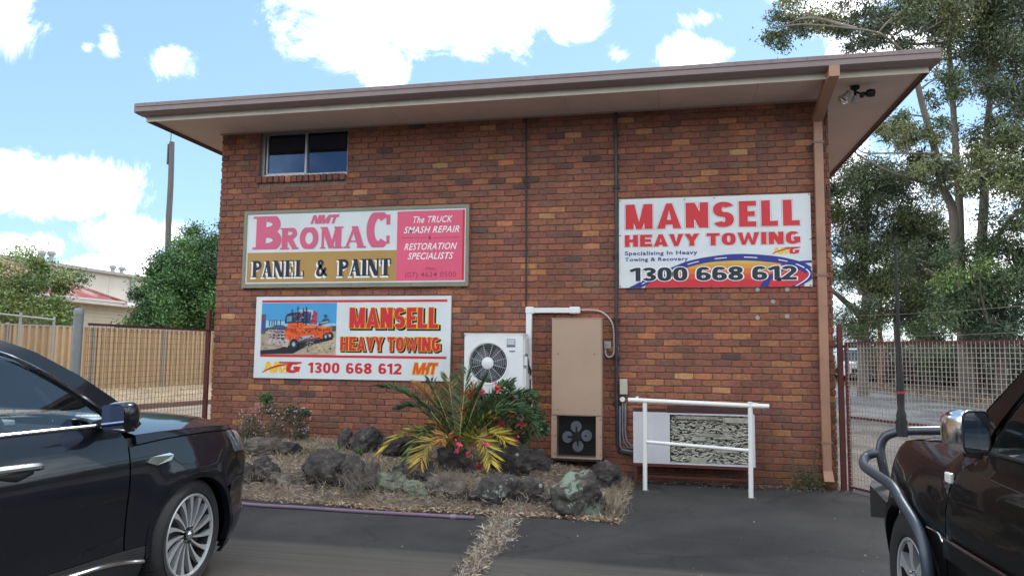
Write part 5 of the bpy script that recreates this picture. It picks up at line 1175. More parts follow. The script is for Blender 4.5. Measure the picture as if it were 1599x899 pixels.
tuft('dry_tuft', 'dry grass clump between the green boulder and the hose', 706, 788, .3, .13, 420, TAN+[(.3,.17,.1)])
tuft('dry_tuft', 'dead grass clump in front of the wide flat topped rock', 640, 758, .25, .12, 260, TAN+GREY)
def weed(label, px, py, r_, n, cols, z=None, y=None):
    q = P_bed(px, py) if z is None else P(px, py, z=z)
    v, f, c = leaf_cloud(n, (q.x, q.y, q.z+r_*.8), (r_, r_*.7, r_), .5, (.02,.05), (.015,.03), cols, .1); o = npmesh('weed', v, f, LEAFM, None, c); tag(o, label, 'weed')
LG = [(.12,.22,.05),(.08,.15,.04),(.16,.25,.08)]
weed('bright green weed in the straw between the dark pair of rocks', 559, 712, .05, 90, LG)
weed('small pale weed on a thin stalk left of the dark pair of rocks', 528, 704, .045, 50, LG)
weed('green weed growing right of the dark pair of rocks', 594, 704, .06, 70, [(.09,.13,.06),(.14,.2,.1)])
q = P(1275, 760, z=0)
v, f, c = join([leaf_cloud(520, (8.3,-.14,.10), (.19,.12,.15), .5, (.015,.035), (.01,.02), [(.05,.09,.035),(.08,.13,.04),(.04,.06,.03)], .1), leaf_cloud(140, (8.42,-.09,.36), (.07,.05,.22), .5, (.015,.03), (.008,.016), [(.05,.08,.035),(.12,.10,.06)], .1), leaf_cloud(100, (8.08,-.15,.05), (.15,.08,.05), .3, (.01,.03), (.008,.016), [(.15,.13,.08),(.05,.07,.03)], .1)])
o = npmesh('weed', v, f, LEAFM, None, c); tag(o, 'creeping green weed at the foot of the tan downpipe', 'weed')
b = MB()
for k in range(16): a = rnd.uniform(8.1, 8.5); b.tube([(8.4,-.1,0),(a,-.13,.2),(a+rnd.uniform(-.2,.12),-.1,rnd.uniform(.25,.62))], [.003,.002,.001], 4, sub=3)
o = b.build('creeper_stems', pm('grey_twig', (.16,.125,.10), .9), None); tag(o, 'thin climbing stems beside the foot of the tan downpipe', 'creeper')
# debris swept along the foot of the wall under the condenser
n = 900; c_ = np.stack([RS.uniform(6.25, 8.5, n), -np.abs(RS.normal(0, .12, n))-.01, np.full(n, .003)], 1); d = RS.normal(size=(n, 3)); d[:, 2] = np.abs(d[:, 2])*.25
v, f = leaves(c_, d, RS.uniform(.015, .05, n), RS.uniform(.004, .012, n), .3); o = npmesh('wall_debris', v, f, STRAW, None, pick([(.2,.15,.1),(.12,.09,.07),(.3,.26,.2)], n)); tag(o, 'dead leaves swept along the foot of the brick wall', 'leaf litter', kind='stuff')
# ------------------------------------------------------------------ mesh gates either side of the building
def c2w(x, Z, z=0): return Vector((CAM.x+x*math.cos(YA)-Z*math.sin(YA), CAM.y+x*math.sin(YA)+Z*math.cos(YA), z))
WIRE = pm('gate_wire', C(186,178,170,.8), .5, metal=.4, var=.2, sc=20); RWIRE = pm('rusty_wire', C(96,62,52,.7), .7, var=.3, sc=20)
def gate(label, A, B, z0, z1, mids, wire, sp, rail=.035, group=None, t=.0026):
    A, B = Vector(A), Vector(B); d = (B-A).normalized(); nn = Vector((-d.y, d.x, 0)); Lg = (B-A).length
    g_ = empty('mesh_gate', (A.x, A.y, 0), label, 'gate', group)
    T = Matrix(((d.x, nn.x, 0, A.x), (d.y, nn.y, 0, A.y), (0, 0, 1, 0), (0, 0, 0, 1)))
    for x in ((0, Lg-rail) if rail > .03 else (0,)):
        b = MB(T); b.box((x, -rail/2, z0-.03), (x+rail, rail/2, z1+.0)); b.build('stile', MAROON, g_)
    for z in (z0, z1-rail, *mids):
        b = MB(T); b.box((rail+.001, -rail/2+.002, z), (Lg-rail-.001, rail/2-.002, z+rail)); b.build('rail', MAROON, g_)
    b = MB(T); x = rail+sp/2
    while x < Lg-rail: b.box((x-t, -t-rail/2-.003, z0+.02), (x+t, t-rail/2-.003, z1-.01)); x += sp
    z = z0+rail
    while z < z1-rail: b.box((rail, -3.2*t-rail/2-.003, z-t), (Lg-rail, -1.2*t-rail/2-.003, z+t)); z += sp
    o = b.build('wire_mesh', wire, g_); o['kind'] = 'stuff'
    return g_
gate('maroon framed mesh gate swung open to the right of the brick building', (8.78,-.10,0), (10.35,-2.78,0), .04, 1.80, (.87,), WIRE, .05)
gate('rusty mesh gate on the left between the grey steel post and the brick wall', (.02,-.12,0), (.16,-2.62,0), .06, 1.92, (), RWIRE, .07, .028, t=.0017)
def post(name, x, y, z, r, mat, label, cat, cap=False):
    b = MB(); b.cyl((x,y,-.02),(x,y,z),r,14)
    if cap: b.lathe([(r, z), (r*.8, z+.03), (r*.4, z+.045), (0, z+.05)], 14, 'z', (x,y,0))
    o = b.build(name, mat, None, True); tag(o, label, cat); return o
b = MB(); b.box((8.70,-.06,0),(8.76,-.002,2.02)); o = b.build('gate_post', MAROON, None); tag(o, 'maroon gate post fixed to the right corner of the brick wall', 'post')
b = MB(); b.box((-.085,-.07,0),(-.035,-.01,2.22)); o = b.build('gate_post', MAROON, None); tag(o, 'maroon gate post fixed to the left corner of the brick wall', 'post')
q = c2w(-4.86, 8.15); b = MB(); b.cyl((q.x,q.y,-.02),(q.x,q.y,2.04),.050,16); b.lathe([(.053,2.0),(.055,2.05),(.04,2.075),(0,2.085)],16,'z',(q.x,q.y,0))
o = b.build('steel_post', pm('galvanised_post', C(150,155,155,.7), .6, metal=.2, var=.15, sc=6, dirt=.2), None, True); tag(o, 'thick grey capped steel post at the free end of the left gate', 'post')

# ------------------------------------------------------------------ colorbond fence
FT = pm('fence_tan', C(196,168,132,.9), .55, var=.06, sc=3, dirt=.12); FG = pm('fence_post_grey', C(178,182,178,.75), .5, var=.08)
fl_ = empty('colorbond_fence', (-10.5, 7.5, .4), 'tan corrugated steel fence with grey posts beyond the left gate', 'fence')
d = Vector((.245,.9695,0)); s0 = Vector((-10.10, 8.95, 0)); 
stn = [s0+d*(2.42*k) for k in range(-7, 9)]
fz = lambda k: .42+.01*k
def fbase(p): return .45
for k in range(len(stn)-1):
    A, B = stn[k], stn[k+1]; nn = Vector((-d.y, d.x, 0)); T = Matrix(((d.x, nn.x, 0, A.x), (d.y, nn.y, 0, A.y), (0, 0, 1, 0), (0, 0, 0, 1)))
    b = MB(T); z0, z1 = .38, 2.24; prof = []; x = .03
    while x < 2.38:
        prof += [(x, 0), (x+.09, 0), (x+.105, -.06), (x+.175, -.06)]; x += .19
    for i in range(len(prof)-1):
        (xa, ya_), (xb, yb_) = prof[i], prof[i+1]; b.add([(xa,ya_,z0),(xb,yb_,z0),(xb,yb_,z1),(xa,ya_,z1)], [(0,1,2,3)])
    b.build('fence_panel', FT, fl_, recalc=False)
    b = MB(T); b.box((.03,-.05,z1-.02),(2.39,.03,z1+.02)); b.box((.03,-.05,z0-.03),(2.39,.03,z0+.02)); b.build('rail', FG, fl_)
    b = MB(T); b.box((-.03,-.06,.2),(.03,.04,z1+.05)); b.build('post', FG, fl_)
# chain link fence in front on the far left
cf = empty('chain_fence', (-11.3, 2.6, 0), 'chain link fence with thin grey posts at the far left edge', 'fence')
P0, P1 = P(-60, 600, D=14.2), P(78, 600, D=18.5); P0.z = P1.z = 0; dd_ = (P1-P0).normalized(); nn = Vector((-dd_.y, dd_.x, 0)); Lc = (P1-P0).length
T = Matrix(((dd_.x, nn.x, 0, P0.x), (dd_.y, nn.y, 0, P0.y), (0, 0, 1, 0), (0, 0, 0, 1)))
for x in (0, Lc*.55, Lc): b = MB(T); b.cyl((x,0,0),(x,0,2.42),.03,8); b.build('post', FG, cf)
b = MB(T); b.cyl((0,0,2.34),(Lc,0,2.34),.02,6); b.build('rail', FG, cf)
b = MB(T); x = -2.0
while x < Lc:
    for s in (1, -1):
        xa, xb = (x, x+2.0) if s == 1 else (x+2.0, x); za, zb = .35, 2.33
        if xa < 0 or xb < 0 or xa > Lc or xb > Lc:
            pass
        lo, hi = max(0, min(xa, xb)), min(Lc, max(xa, xb))
        if hi > lo+.02:
            zz = lambda xx: za+(zb-za)*(xx-xa)/(xb-xa)
            b.add([(lo,0,zz(lo)-.004),(lo,0,zz(lo)+.004),(hi,0,zz(hi)+.004),(hi,0,zz(hi)-.004)], [(0,1,2,3)])
    x += .075
o = b.build('chain_mesh', RWIRE, cf, recalc=False); o['kind'] = 'stuff'

# ------------------------------------------------------------------ land on the left
def lg_h(p):
    u = (p-s0).dot(Vector((d.y, -d.x, 0)))   # metres in front of the fence (towards the drive)
    return u
vs, fs = [], []; n1, n2 = 60, 20
for i in range(n1):
    for j in range(n2):
        t = -18+i*1.0; u = -14+j*1.0 if j < 12 else -3+(j-11)*.70
        p = s0+d*t+Vector((d.y,-d.x,0))*u; h = .44-.02*max(0, u) if u < 0 else .42*max(0, 1-u/2.6)**.8
        if u > 2.55: h = .10
        vs.append((p.x, p.y, h+.03*noise.noise(Vector((p.x, p.y, 0)))+(.0 if u < 2.5 else -.01)))
for i in range(n1-1):
    for j in range(n2-1): a = i*n2+j; fs.append((a, a+1, a+n2+1, a+n2))
o = npmesh('grass_bank', np.array(vs), np.array(fs), DRYG, None, None, True); o['kind'] = 'structure'
if o.data.polygons[0].normal.z < 0: o.data.flip_normals()
n = 9000; t = RS.uniform(-10, 22, n); u = RS.uniform(.05, 2.9, n); c_ = np.array([[s0.x+d.x*a+d.y*q_, s0.y+d.y*a-d.x*q_, .42*max(0, 1-q_/2.6)**.8+.01] for a, q_ in zip(t, u)])
dd2 = RS.normal(size=(n, 3))*.6; dd2[:, 2] = .8; v, f = leaves(c_, dd2, RS.uniform(.08, .22, n), .012, .3); o = npmesh('bank_grass', v, f, STRAW, None, pick([(.5,.42,.30),(.42,.33,.22),(.58,.50,.38)], n)); tag(o, 'pale dry grass on the bank in front of the tan fence', 'dry grass', kind='stuff')
T = Matrix(((d.x, -d.y, 0, s0.x+d.y*3.0), (d.y, d.x, 0, s0.y-d.x*3.0), (0, 0, 1, 0), (0, 0, 0, 1)))
b = MB(T); b.box((-16,-.08,-.02),(26,.08,.13)); o = b.build('kerb', pm('kerb_concrete', C(150,120,108,.7), .9, var=.2, sc=3, dirt=.4), None); o['kind'] = 'structure'

# ------------------------------------------------------------------ house with a rusty red roof
RUST = pm('rusty_red_roof', C(150,62,60,.9), .7, var=.25, sc=1.2, dirt=.25, bump=.3, bs=8)
t_ = RUST.node_tree; bb_ = t_.nodes['Principled BSDF']; old = bb_.inputs['Base Color'].links[0].from_socket
nn_ = N(t_, 'ShaderNodeTexNoise', inp={'Scale': .9, 'Detail': 10, 'Roughness': .75}); g_ = N(t_, 'ShaderNodeNewGeometry'); L(t_, g_.outputs['Position'], nn_.inputs[0])
r_ = N(t_, 'ShaderNodeMapRange', inp={'From Min': .47, 'From Max': .62, 'To Min': 0, 'To Max': .75}); L(t_, nn_.outputs[0], r_.inputs[0])
mi_ = N(t_, 'ShaderNodeMix', data_type='RGBA', inp={7: (*C(196,180,176,.75), 1)}); L(t_, r_.outputs[0], mi_.inputs[0]); L(t_, old, mi_.inputs[6]); L(t_, mi_.outputs[2], bb_.inputs['Base Color'])
WB = pm('weatherboard', C(212,200,178,.85), .7, var=.08, sc=2, dirt=.12)
hs = empty('weatherboard_house', tuple(c2w(-22, 38)), 'cream weatherboard house with a rust patched red iron roof behind the fence', 'house')
E0, E1 = P(93, 468, D=33), P(237, 480, D=40); E0.z = E1.z = (E0.z+E1.z)/2; ez = E0.z
R0, R1 = P(-40, 396, D=40), P(171, 468, D=41)
ex = (E1-E0).normalized(); back = Vector((-ex.y, ex.x, 0)); Emin = E0-ex*12
b = MB()
# walls with lapped boards (front face) drawn as real laps
k = 0; z = .1
while z < ez-.05:
    A = Emin+ex*.5+back*.45; B = E1-ex*.45+back*.45
    b.add([(A.x,A.y,z),(B.x,B.y,z),(B.x+back.x*.03,B.y+back.y*.03,z+.18),(A.x+back.x*.03,A.y+back.y*.03,z+.18)], [(0,1,2,3)]); z += .18
A = Emin+ex*.5+back*.5; B = E1-ex*.45+back*.5; Cc2 = B+back*8; D2 = A+back*8
b.add([(A.x,A.y,0),(B.x,B.y,0),(Cc2.x,Cc2.y,0),(D2.x,D2.y,0),(A.x,A.y,ez),(B.x,B.y,ez),(Cc2.x,Cc2.y,ez),(D2.x,D2.y,ez)], [(0,1,5,4),(1,2,6,5),(2,3,7,6),(3,0,4,7)])
b.build('wall', WB, hs, recalc=False)
# hipped roof: long slope facing the fence, with corrugation ribs
rise = 2.9; run = 6.0; E1f = E1.copy(); E1 = E1-ex*2.3+Vector((0,0,.12))
Ra, Rb = Emin+back*run+ex*run, E1+back*run-ex*run; Ra.z = Rb.z = ez+rise; Bk0, Bk1 = Emin+back*2*run, E1+back*2*run; Bk0.z = Bk1.z = ez
Emin.z = ez
b = MB(); b.add([tuple(q_) for q_ in (Emin, E1, Rb, Ra)], [(0,1,2,3)]); b.add([tuple(q_) for q_ in (E1, Bk1, Rb)], [(0,1,2)]); b.add([tuple(q_) for q_ in (Bk1, Bk0, Ra, Rb)], [(0,1,2,3)]); b.add([tuple(q_) for q_ in (Bk0, Emin, Ra)], [(0,1,2)])
rf_ = b.build('roof', RUST, hs)
b = MB(); qa, qb = E1f-ex*9-back*.3, E1f-back*.3; b.add([tuple(qa), tuple(qb), tuple(qb+back*2.2+Vector((0,0,.42))), tuple(qa+back*2.2+Vector((0,0,.42)))], [(0,1,2,3)]); b.add([tuple(qa-Vector((0,0,.1))), tuple(qb-Vector((0,0,.1))), tuple(qb), tuple(qa)], [(0,1,2,3)]); b.build('verandah_roof', pm('pale_iron', C(206,194,188,.8), .6, var=.15, sc=1.5, dirt=.3), hs)
b = MB(); b.tube([tuple(E1+Vector((0,0,.03))), tuple(Rb+Vector((0,0,.03)))], .09, 6); b.tube([tuple(Ra), tuple(Rb)], .1, 6); b.build('ridge_cap', RUST, rf_)
b = MB(); A = Emin-back*.05; B = E1-back*.05; b.tube([tuple(A), tuple(B)], .09, 6); b.tube([tuple(B), tuple(Bk1)], .09, 6); b.build('gutter', pm('house_gutter', C(190,182,172,.8), .6), hs)
for a_ in (.62, .76):
    q0 = Emin.lerp(E1, a_)+back*.42; b = MB(); b.add([tuple(q0+Vector((0,0,dz_))+ex*dx_) for dx_, dz_ in ((0,-1.6),(1.3,-1.6),(1.3,-.35),(0,-.35))], [(0,1,2,3)]); b.build('window', pm('dark_window', (.03,.035,.04), .2), hs)
# ------------------------------------------------------------------ long cream warehouse
wh = empty('warehouse', tuple(c2w(-29, 46)), 'long cream warehouse with round roof vents behind the red roofed house', 'warehouse')
K0, K1 = P(-60, 386, D=38), P(262, 436.5, D=56); K1.z = K0.z = (K0.z+K1.z)/2
# solve the far end so the top edge is level and passes the seen line
K0 = P(-60, 386.5, D=38); t1 = P(250, 434.5, D=1.0); dr = (t1-CAM); K1 = CAM+dr*((K0.z-CAM.z)/dr.z); kx = (K1-K0).normalized(); kb = Vector((-kx.y, kx.x, 0))
K0 = K0-kx*10; LW = (K1-K0).length
T = Matrix(((kx.x, kb.x, 0, K0.x), (kx.y, kb.y, 0, K0.y), (0, 0, 1, 0), (0, 0, 0, 1))); H_ = K0.z
WM = pm('warehouse_cream', C(224,216,202,.85), .8, var=.06, sc=.6, dirt=.12)
b = MB(T); b.box((0,.12,0),(LW,14,H_-.25)); b.build('wall', WM, wh)
b = MB(T); x = 0
while x < LW-.4: b.box((x, .09, 0), (x+.12, .119, H_-.3)); x += 3.0
o = b.build('wall_ribs', WM, wh); o['kind'] = 'stuff'
b = MB(T); b.box((-.3,-.25,H_-.26),(LW+.3,.05,H_-.08)); b.build('gutter', pm('wh_gutter', C(170,166,160,.8), .6), wh)
b = MB(T); b.add([(-.3,-.2,H_-.08),(LW+.3,-.2,H_-.08),(LW+.3,7,H_+1.0),(-.3,7,H_+1.0),(-.3,14.2,H_-.08),(LW+.3,14.2,H_-.08)], [(0,1,2,3),(3,2,5,4)]); b.build('roof', pm('wh_roof', C(176,172,164,.8), .6, var=.1, sc=1), wh)
b = MB(T); b.cyl((LW-3,0,0),(LW-3,0,H_-.3),.09,8); b.cyl((LW*.52,0,H_*.3),(LW*.52,0,H_-.3),.07,8); b.build('downpipe', FG, wh)
for (px, py) in ((65,399),(80,400),(176,421),(190,423)):
    q = P(px, py, D=44); # seat the vent on the roof
    dr = (q-CAM).normalized(); best = None
    for s_ in np.arange(25, 90, .25):
        p = CAM+dr*s_; l = T.inverted() @ p
        if l.y > 0 and l.z < H_-.08+(l.y+.2)*.15+.5: best = l; break
    if best is None: continue
    b = MB(T); c_ = (best.x, best.y, best.z-.55); b.lathe([(.14,.2),(.14,.6),(.22,.62),(.25,.72),(.21,.83),(0,.87)], 12, 'z', c_); b.build('roof_vent', FG, wh, True)
# ------------------------------------------------------------------ dead pole
q = P(262, 540, D=31); q.z = 0; tp = P(268.5, 222, D=31); b = MB(); b.tube([(q.x,q.y,0),(q.x*.7+tp.x*.3,q.y*.7+tp.y*.3,4),(q.x*.35+tp.x*.65-.06,q.y*.35+tp.y*.65,tp.z*.62),(q.x*.15+tp.x*.85,q.y*.15+tp.y*.85,tp.z*.82),(tp.x,tp.y,tp.z)], [.17,.15,.125,.12,.11], 10, sub=3)
b.tube([(tp.x-.06,tp.y,tp.z+.45),(tp.x-.06,tp.y,tp.z-.1)], .02, 5); b.box((tp.x-.14,tp.y-.1,tp.z-1.0),(tp.x-.09,tp.y+.1,tp.z-.1))
o = b.build('timber_pole', pm('weathered_timber', C(120,116,114,.7), .9, var=.3, sc=6, bump=.6, bs=20, stretch=(1,1,.1)), None, True); tag(o, 'tall weathered timber pole rising above the dark tree on the left', 'pole')

# ------------------------------------------------------------------ trees
BARK = pm('gum_bark', (.17,.145,.12), .85, var=.35, sc=2.2, bump=.6, bs=12, det=10, stretch=(1,1,.3)); DBARK = pm('dark_bark', (.10,.08,.065), .9, var=.3, sc=3, bump=.6, bs=14)
GUM = [(.082,.115,.046),(.110,.142,.058),(.062,.090,.044),(.155,.175,.068),(.095,.115,.062)]
DK = [(.03,.055,.025),(.045,.075,.03),(.06,.095,.035),(.035,.06,.03)]
LT = [(.12,.19,.045),(.15,.23,.05),(.09,.15,.04),(.18,.24,.07)]
def gum_leaf(m):
    return m
LEAF = pm('tree_leaf', (.1,.1,.1), .5, var=.2, sc=4, attr='col')
DENS = 5.2
def tree(label, base, trunks, clumps, cols, nleaf=260, ln=(.10,.20), wd=.05, name='gum_tree', cat='tree', group=None, bark=BARK, droop=.5, flat_=.75, sub=True, fine=3, limb=.045, twig=True):
    root = empty(name, tuple(base), label, cat, group); b = MB()
    tips = []
    for pts, rs in trunks:
        pv = [Vector(p) for p in pts]; wob = [pv[0]]+[p+Vector((rnd.uniform(-.08,.08), rnd.uniform(-.08,.08), 0)) for p in pv[1:-1]]+[pv[-1]]
        s = spline(wob, 4); n = len(s); b.tube(s, [rs[0]+(rs[1]-rs[0])*k/(n-1) for k in range(n)], 10); tips += s[3:]
    C_, D_, K_ = [], [], []
    for (c, r_) in clumps:
        c = Vector(c)
        if limb and tips:   # a limb from the nearest lower wood to the clump
            cand = sorted(tips, key=lambda t: (t-c).length+max(0, t.z-c.z+.3)*3)[:1]
            t = cand[0]; m = t.lerp(c, .5)+Vector((rnd.uniform(-.3,.3), rnd.uniform(-.3,.3), rnd.uniform(-.1,.5)))*min(1, (t-c).length*.3)
            rad = min(.11, limb*(.4+.35*(t-c).length))
            pts = spline([t, m, c], 5); b.tube(pts, [rad*(1-.75*k/(len(pts)-1)) for k in range(len(pts))], 6); tips += pts[4:-1:2]
            if twig:
                for k in range(5):
                    p1 = c+Vector((rnd.gauss(0,1), rnd.gauss(0,1), rnd.gauss(0,.8)))*r_*.5; b.tube([pts[-3], p1], [rad*.3, .008], 4)
        m = int(nleaf*DENS*(r_/.8)**1.6)
        subs = [Vector((rnd.gauss(0,.75), rnd.gauss(0,.75), rnd.gauss(0,.55)))*r_ for _ in range(max(3, int(7*r_)))]
        si = RS.randint(0, len(subs), m); sp_ = np.array([tuple(q) for q in subs])[si]
        p = np.array(tuple(c))+sp_+RS.normal(size=(m, 3))*np.array([.36,.36,.27])*r_
        dr_ = RS.normal(size=(m, 3)); dr_[:, 2] -= droop*1.6; C_.append(p); D_.append(dr_)
        base_c = np.array(cols)[RS.randint(0, len(cols))]*rnd.uniform(.75, 1.3); K_.append(np.clip(base_c*(1+RS.uniform(-.3, .35, (m, 1))), 0, 1))
    b.build('trunk', bark, root, True, ang=60)
    p, dr_, k = np.concatenate(C_), np.concatenate(D_), np.concatenate(K_); n = len(p)
    v, f = leaves(p, dr_, RS.uniform(*ln, n), wd*RS.uniform(.7, 1.3, n), .1); npmesh('crown', v, f, LEAF, root, k)
    return root
def clp(lst, D, ds, r_, org=(1200, 0), sc=1.605):
    o = []
    for t in lst:
        x, y = t[0], t[1]; q = P(org[0]+x/sc, org[1]+y/sc, D=D+rnd.uniform(-ds, ds)); o.append((q, (t[2] if len(t) > 2 else r_)*rnd.uniform(.8, 1.15)))
    return o
PD = lambda px, py, D: tuple(P(px, py, D=D))
# the big gum
D0 = 26
bq = P(1508, 580, D=D0); bq.z = 0
tr = [([(bq.x,bq.y,-.1), PD(1506,520,D0), PD(1504,480,D0)], (.27,.24)),
      ([PD(1504,482,D0), PD(1492,400,D0), PD(1484,330,D0-.3), PD(1468,288,D0-.5), PD(1458,230,D0-1), PD(1440,160,D0-1.5), PD(1425,95,D0-2)], (.19,.08)),
      ([PD(1502,478,D0), PD(1500,400,D0+.4), PD(1500,310,D0+.5), PD(1494,240,D0+.5), PD(1486,150,D0+.5), PD(1480,50,D0)], (.17,.08)),
      ([PD(1508,480,D0), PD(1525,410,D0), PD(1532,320,D0), PD(1541,240,D0+.3), PD(1548,150,D0+.5), PD(1560,40,D0+1)], (.20,.08)),
      ([PD(1534,440,D0), PD(1552,380,D0-.5), PD(1580,340,D0-1), PD(1630,300,D0-1.5)], (.12,.04)),
      ([PD(1500,500,D0), PD(1470,440,D0-.5), PD(1445,420,D0-1)], (.14,.05)),
      ([PD(1464,290,D0-.5), PD(1430,282,D0-1), PD(1390,268,D0-1.5), PD(1345,244,D0-2), PD(1330,232,D0-2.2)], (.06,.015)),
      ([PD(1455,240,D0-1), PD(1400,240,D0-2), PD(1350,238,D0-3), PD(1338,230,D0-3)], (.04,.012)),
      ([PD(1425,95,D0-2), PD(1380,55,D0-3), PD(1320,45,D0-4), PD(1250,40,D0-5), PD(1212,44,D0-5.5)], (.05,.012)),
      ([PD(1520,470,D0), PD(1570,430,D0+1), PD(1599,405,D0+2), PD(1680,350,D0+3)], (.2,.06))]
top = [(22,75,.5),(50,62,.5),(72,72,.45),(100,38,.6),(118,18,.7),(140,50,.5),(165,62,.5),(190,82,.5),(205,98,.45),(235,100,.5),(262,92,.6),(290,78,.6),(318,88,.6),(345,35,.6),(300,55,.5),(395,18,.8),(430,55,.8),(375,80,.6),(405,95,.6),(455,75,.6),(470,25,.8),
       (520,30,.9),(560,60,.9),(600,30,.9),(635,90,1.0),(500,120,.8),(545,125,.9),(592,120,.9),(625,175,.9),(470,190,.6),(520,205,.7),(445,250,.5),(395,175,.5),(560,180,.8),(600,235,.8),(560,260,.6),(640,240,.9),
       (350,300,.55),(325,290,.5),(300,320,.45),(370,330,.5),(395,322,.45),(335,345,.4),(395,385,.6),(415,415,.6),(370,400,.5),(480,420,.7),(515,440,.7),(555,430,.7),(500,462,.6),(450,425,.6),(600,330,.7),(620,365,.7),(565,350,.6),(530,335,.5),(600,300,.6),(610,425,.7),(640,400,.7),(590,460,.6),(630,470,.7),
       (640,560,.7),(600,560,.5),(660,330,.9),(700,200,1.2),(700,350,1.2),(720,60,1.3),(560,-40,1.2),(480,-50,1.2),(640,-40,1.3),(400,-40,1.0),(520,-120,1.3),(620,-130,1.3),(700,480,1.1),(760,280,1.3),(300,-20,.8),(210,30,.5)]
ct = clp(top, D0, 2.2, .7)
tree('huge spreading gum tree with pale branching trunks behind the road on the right', (bq.x,bq.y,0), tr, ct, GUM, 300, group='gum trees along the street')
# gum nearer the wall edge
D1 = 30; bq = P(1347, 590, D=D1); bq.z = 0
tr = [([(bq.x,bq.y,-.1), PD(1350,545,D1), PD(1348,510,D1)], (.24,.20)), ([PD(1348,512,D1), PD(1338,490,D1), PD(1318,470,D1-.5), PD(1300,455,D1-1), PD(1270,440,D1-1)], (.17,.06)),
      ([PD(1348,515,D1), PD(1356,460,D1), PD(1352,400,D1), PD(1356,330,D1+.5), PD(1350,270,D1+.5)], (.22,.07)), ([PD(1354,480,D1), PD(1375,440,D1), PD(1400,410,D1), PD(1420,360,D1)], (.13,.04)), ([PD(1346,460,D1), PD(1322,400,D1), PD(1316,350,D1)], (.10,.03))]
mass = [(195,445),(225,470),(262,448),(300,470),(185,520),(228,540),(280,535),(335,520),(370,540),(198,600),(250,620),(300,600),(345,615),(395,600,.6),(205,680,.6),(242,700),(292,680),(400,682),(382,655),(430,690,.6),(215,760),(262,780),(320,742),(362,740),(300,800),(350,800),(250,830,.6),(200,820,.5),
        (175,560,.5),(160,470,.6),(230,430,.6),(310,430),(350,470),(345,575),(270,580),(225,650,.6),(165,430,.5),(270,490,.7),(320,560,.7),(180,640,.6),(150,520,.5),(130,600,.9),(100,500,.9),(380,500,.6),(410,560,.6),(420,620,.6),(300,640,.7),(260,740,.7)]
tree('leafy gum tree close behind the right corner of the brick wall', (bq.x,bq.y,0), tr, clp(mass, D1, 1.8, .8), GUM+[(.11,.13,.04)], 340, ln=(.11,.22), wd=.04, group='gum trees along the street')
# lower trees behind
D2 = 38; bq = P(1450, 590, D=D2); bq.z = 0
tree('lower bushy tree with yellow green foliage between the two gum trunks', (bq.x,bq.y,0), [([(bq.x,bq.y,0), PD(1445,520,D2), PD(1430,470,D2)], (.3,.1)), ([PD(1446,540,D2), PD(1470,490,D2), PD(1490,470,D2)], (.2,.08))],
     clp([(370,620,.9),(400,640,.9),(420,600,.8),(440,655,.8),(380,700,1.0),(330,700,1.0),(440,740,.9),(480,770,.9),(400,780,1.0),(350,760,1.0),(450,800,1.0),(500,800,1.0),(380,820,.9),(360,650,.9),(300,650,.8)], D2, 2, .9), LT+GUM[:2], 300, ln=(.12,.24), wd=.05, name='bushy_tree', bark=DBARK)
D2 = 24.5; bq = P(1560, 600, D=D2); bq.z = 0
tree('dense dark green tree low at the right edge behind the mesh gate', (bq.x,bq.y,0), [([(bq.x,bq.y,0), PD(1562,520,D2), PD(1560,430,D2)], (.22,.08)), ([PD(1562,540,D2), PD(1590,480,D2)], (.14,.05))],
     clp([(560,640,.8),(600,615,.8),(585,660,.9),(545,690,.8),(540,760,.9),(590,740,.9),(625,700,.8),(500,790,.6),(470,800,.5),(550,805,.6),(515,720,.5),(530,680,.5),(600,800,.9),(640,780,.9),(520,740,.7),(640,640,.6),(660,720,1.0),(700,780,1.2)], D2, 1.6, .8), DK+LT[:1], 320, ln=(.10,.20), wd=.045, name='bushy_tree', bark=DBARK)
def bush(label, px, py, D, rx, rz, cols, name='bush', n=2600, ln=(.08,.16), wd=.05, sh=.4):
    q = P(px, py, D=D); q.z = max(q.z, rz*.7); root = empty(name, (q.x,q.y,0), label, 'bush'); parts = []
    for k in range(7):
        c_ = (q.x+rnd.uniform(-.5,.5)*rx, q.y+rnd.uniform(-.4,.4)*rx, q.z+rnd.uniform(-.35,.4)*rz); parts.append(leaf_cloud(n//7, c_, (rx*.55, rx*.5, rz*.55), .1, ln, (wd*.6, wd), cols, sh))
    v, f, c = join(parts); npmesh('foliage', v, f, LEAF, root, c)
    b = MB(); stems(b, (q.x,q.y,0), [(q.x+rnd.uniform(-.5,.5)*rx, q.y+rnd.uniform(-.5,.5)*rx, q.z+rnd.uniform(0,.5)*rz) for _ in range(7)], .04, .2); b.build('stems', DBARK, root)
bush('round bright green bush across the road behind the mesh gate', 1452, 567, 36, 1.0, .85, [(.10,.17,.05),(.07,.13,.04),(.13,.2,.07)])
bush('dark bush right of the bright green bush across the road', 1500, 568, 35, 1.2, 1.0, DK)
bush('dark bush near the right edge across the road', 1545, 566, 31, 1.3, 1.1, DK+[(.08,.06,.05)])
bush('dark bush at the far right edge across the road', 1598, 570, 29, 1.4, 1.2, DK)
bush('reddish dry bush below the leafy gum across the road', 1372, 572, 38, .8, .8, [(.14,.08,.05),(.10,.09,.05),(.2,.15,.1)])
bush('reddish bush left of the bright green bush across the road', 1408, 570, 38, .9, .8, [(.16,.08,.06),(.08,.07,.05),(.12,.12,.08)])
bush('low dark bush between the tree trunks across the road', 1475, 560, 42, 1.6, 1.3, DK, n=3200)
bush('tall dark bush behind the letterbox across the road', 1572, 548, 33, 1.5, 1.5, DK, n=3600)
bush('brown and green bush behind the reddish bushes', 1390, 552, 44, 1.7, 1.4, [(.08,.07,.04),(.06,.07,.04),(.12,.10,.06)], n=3200)
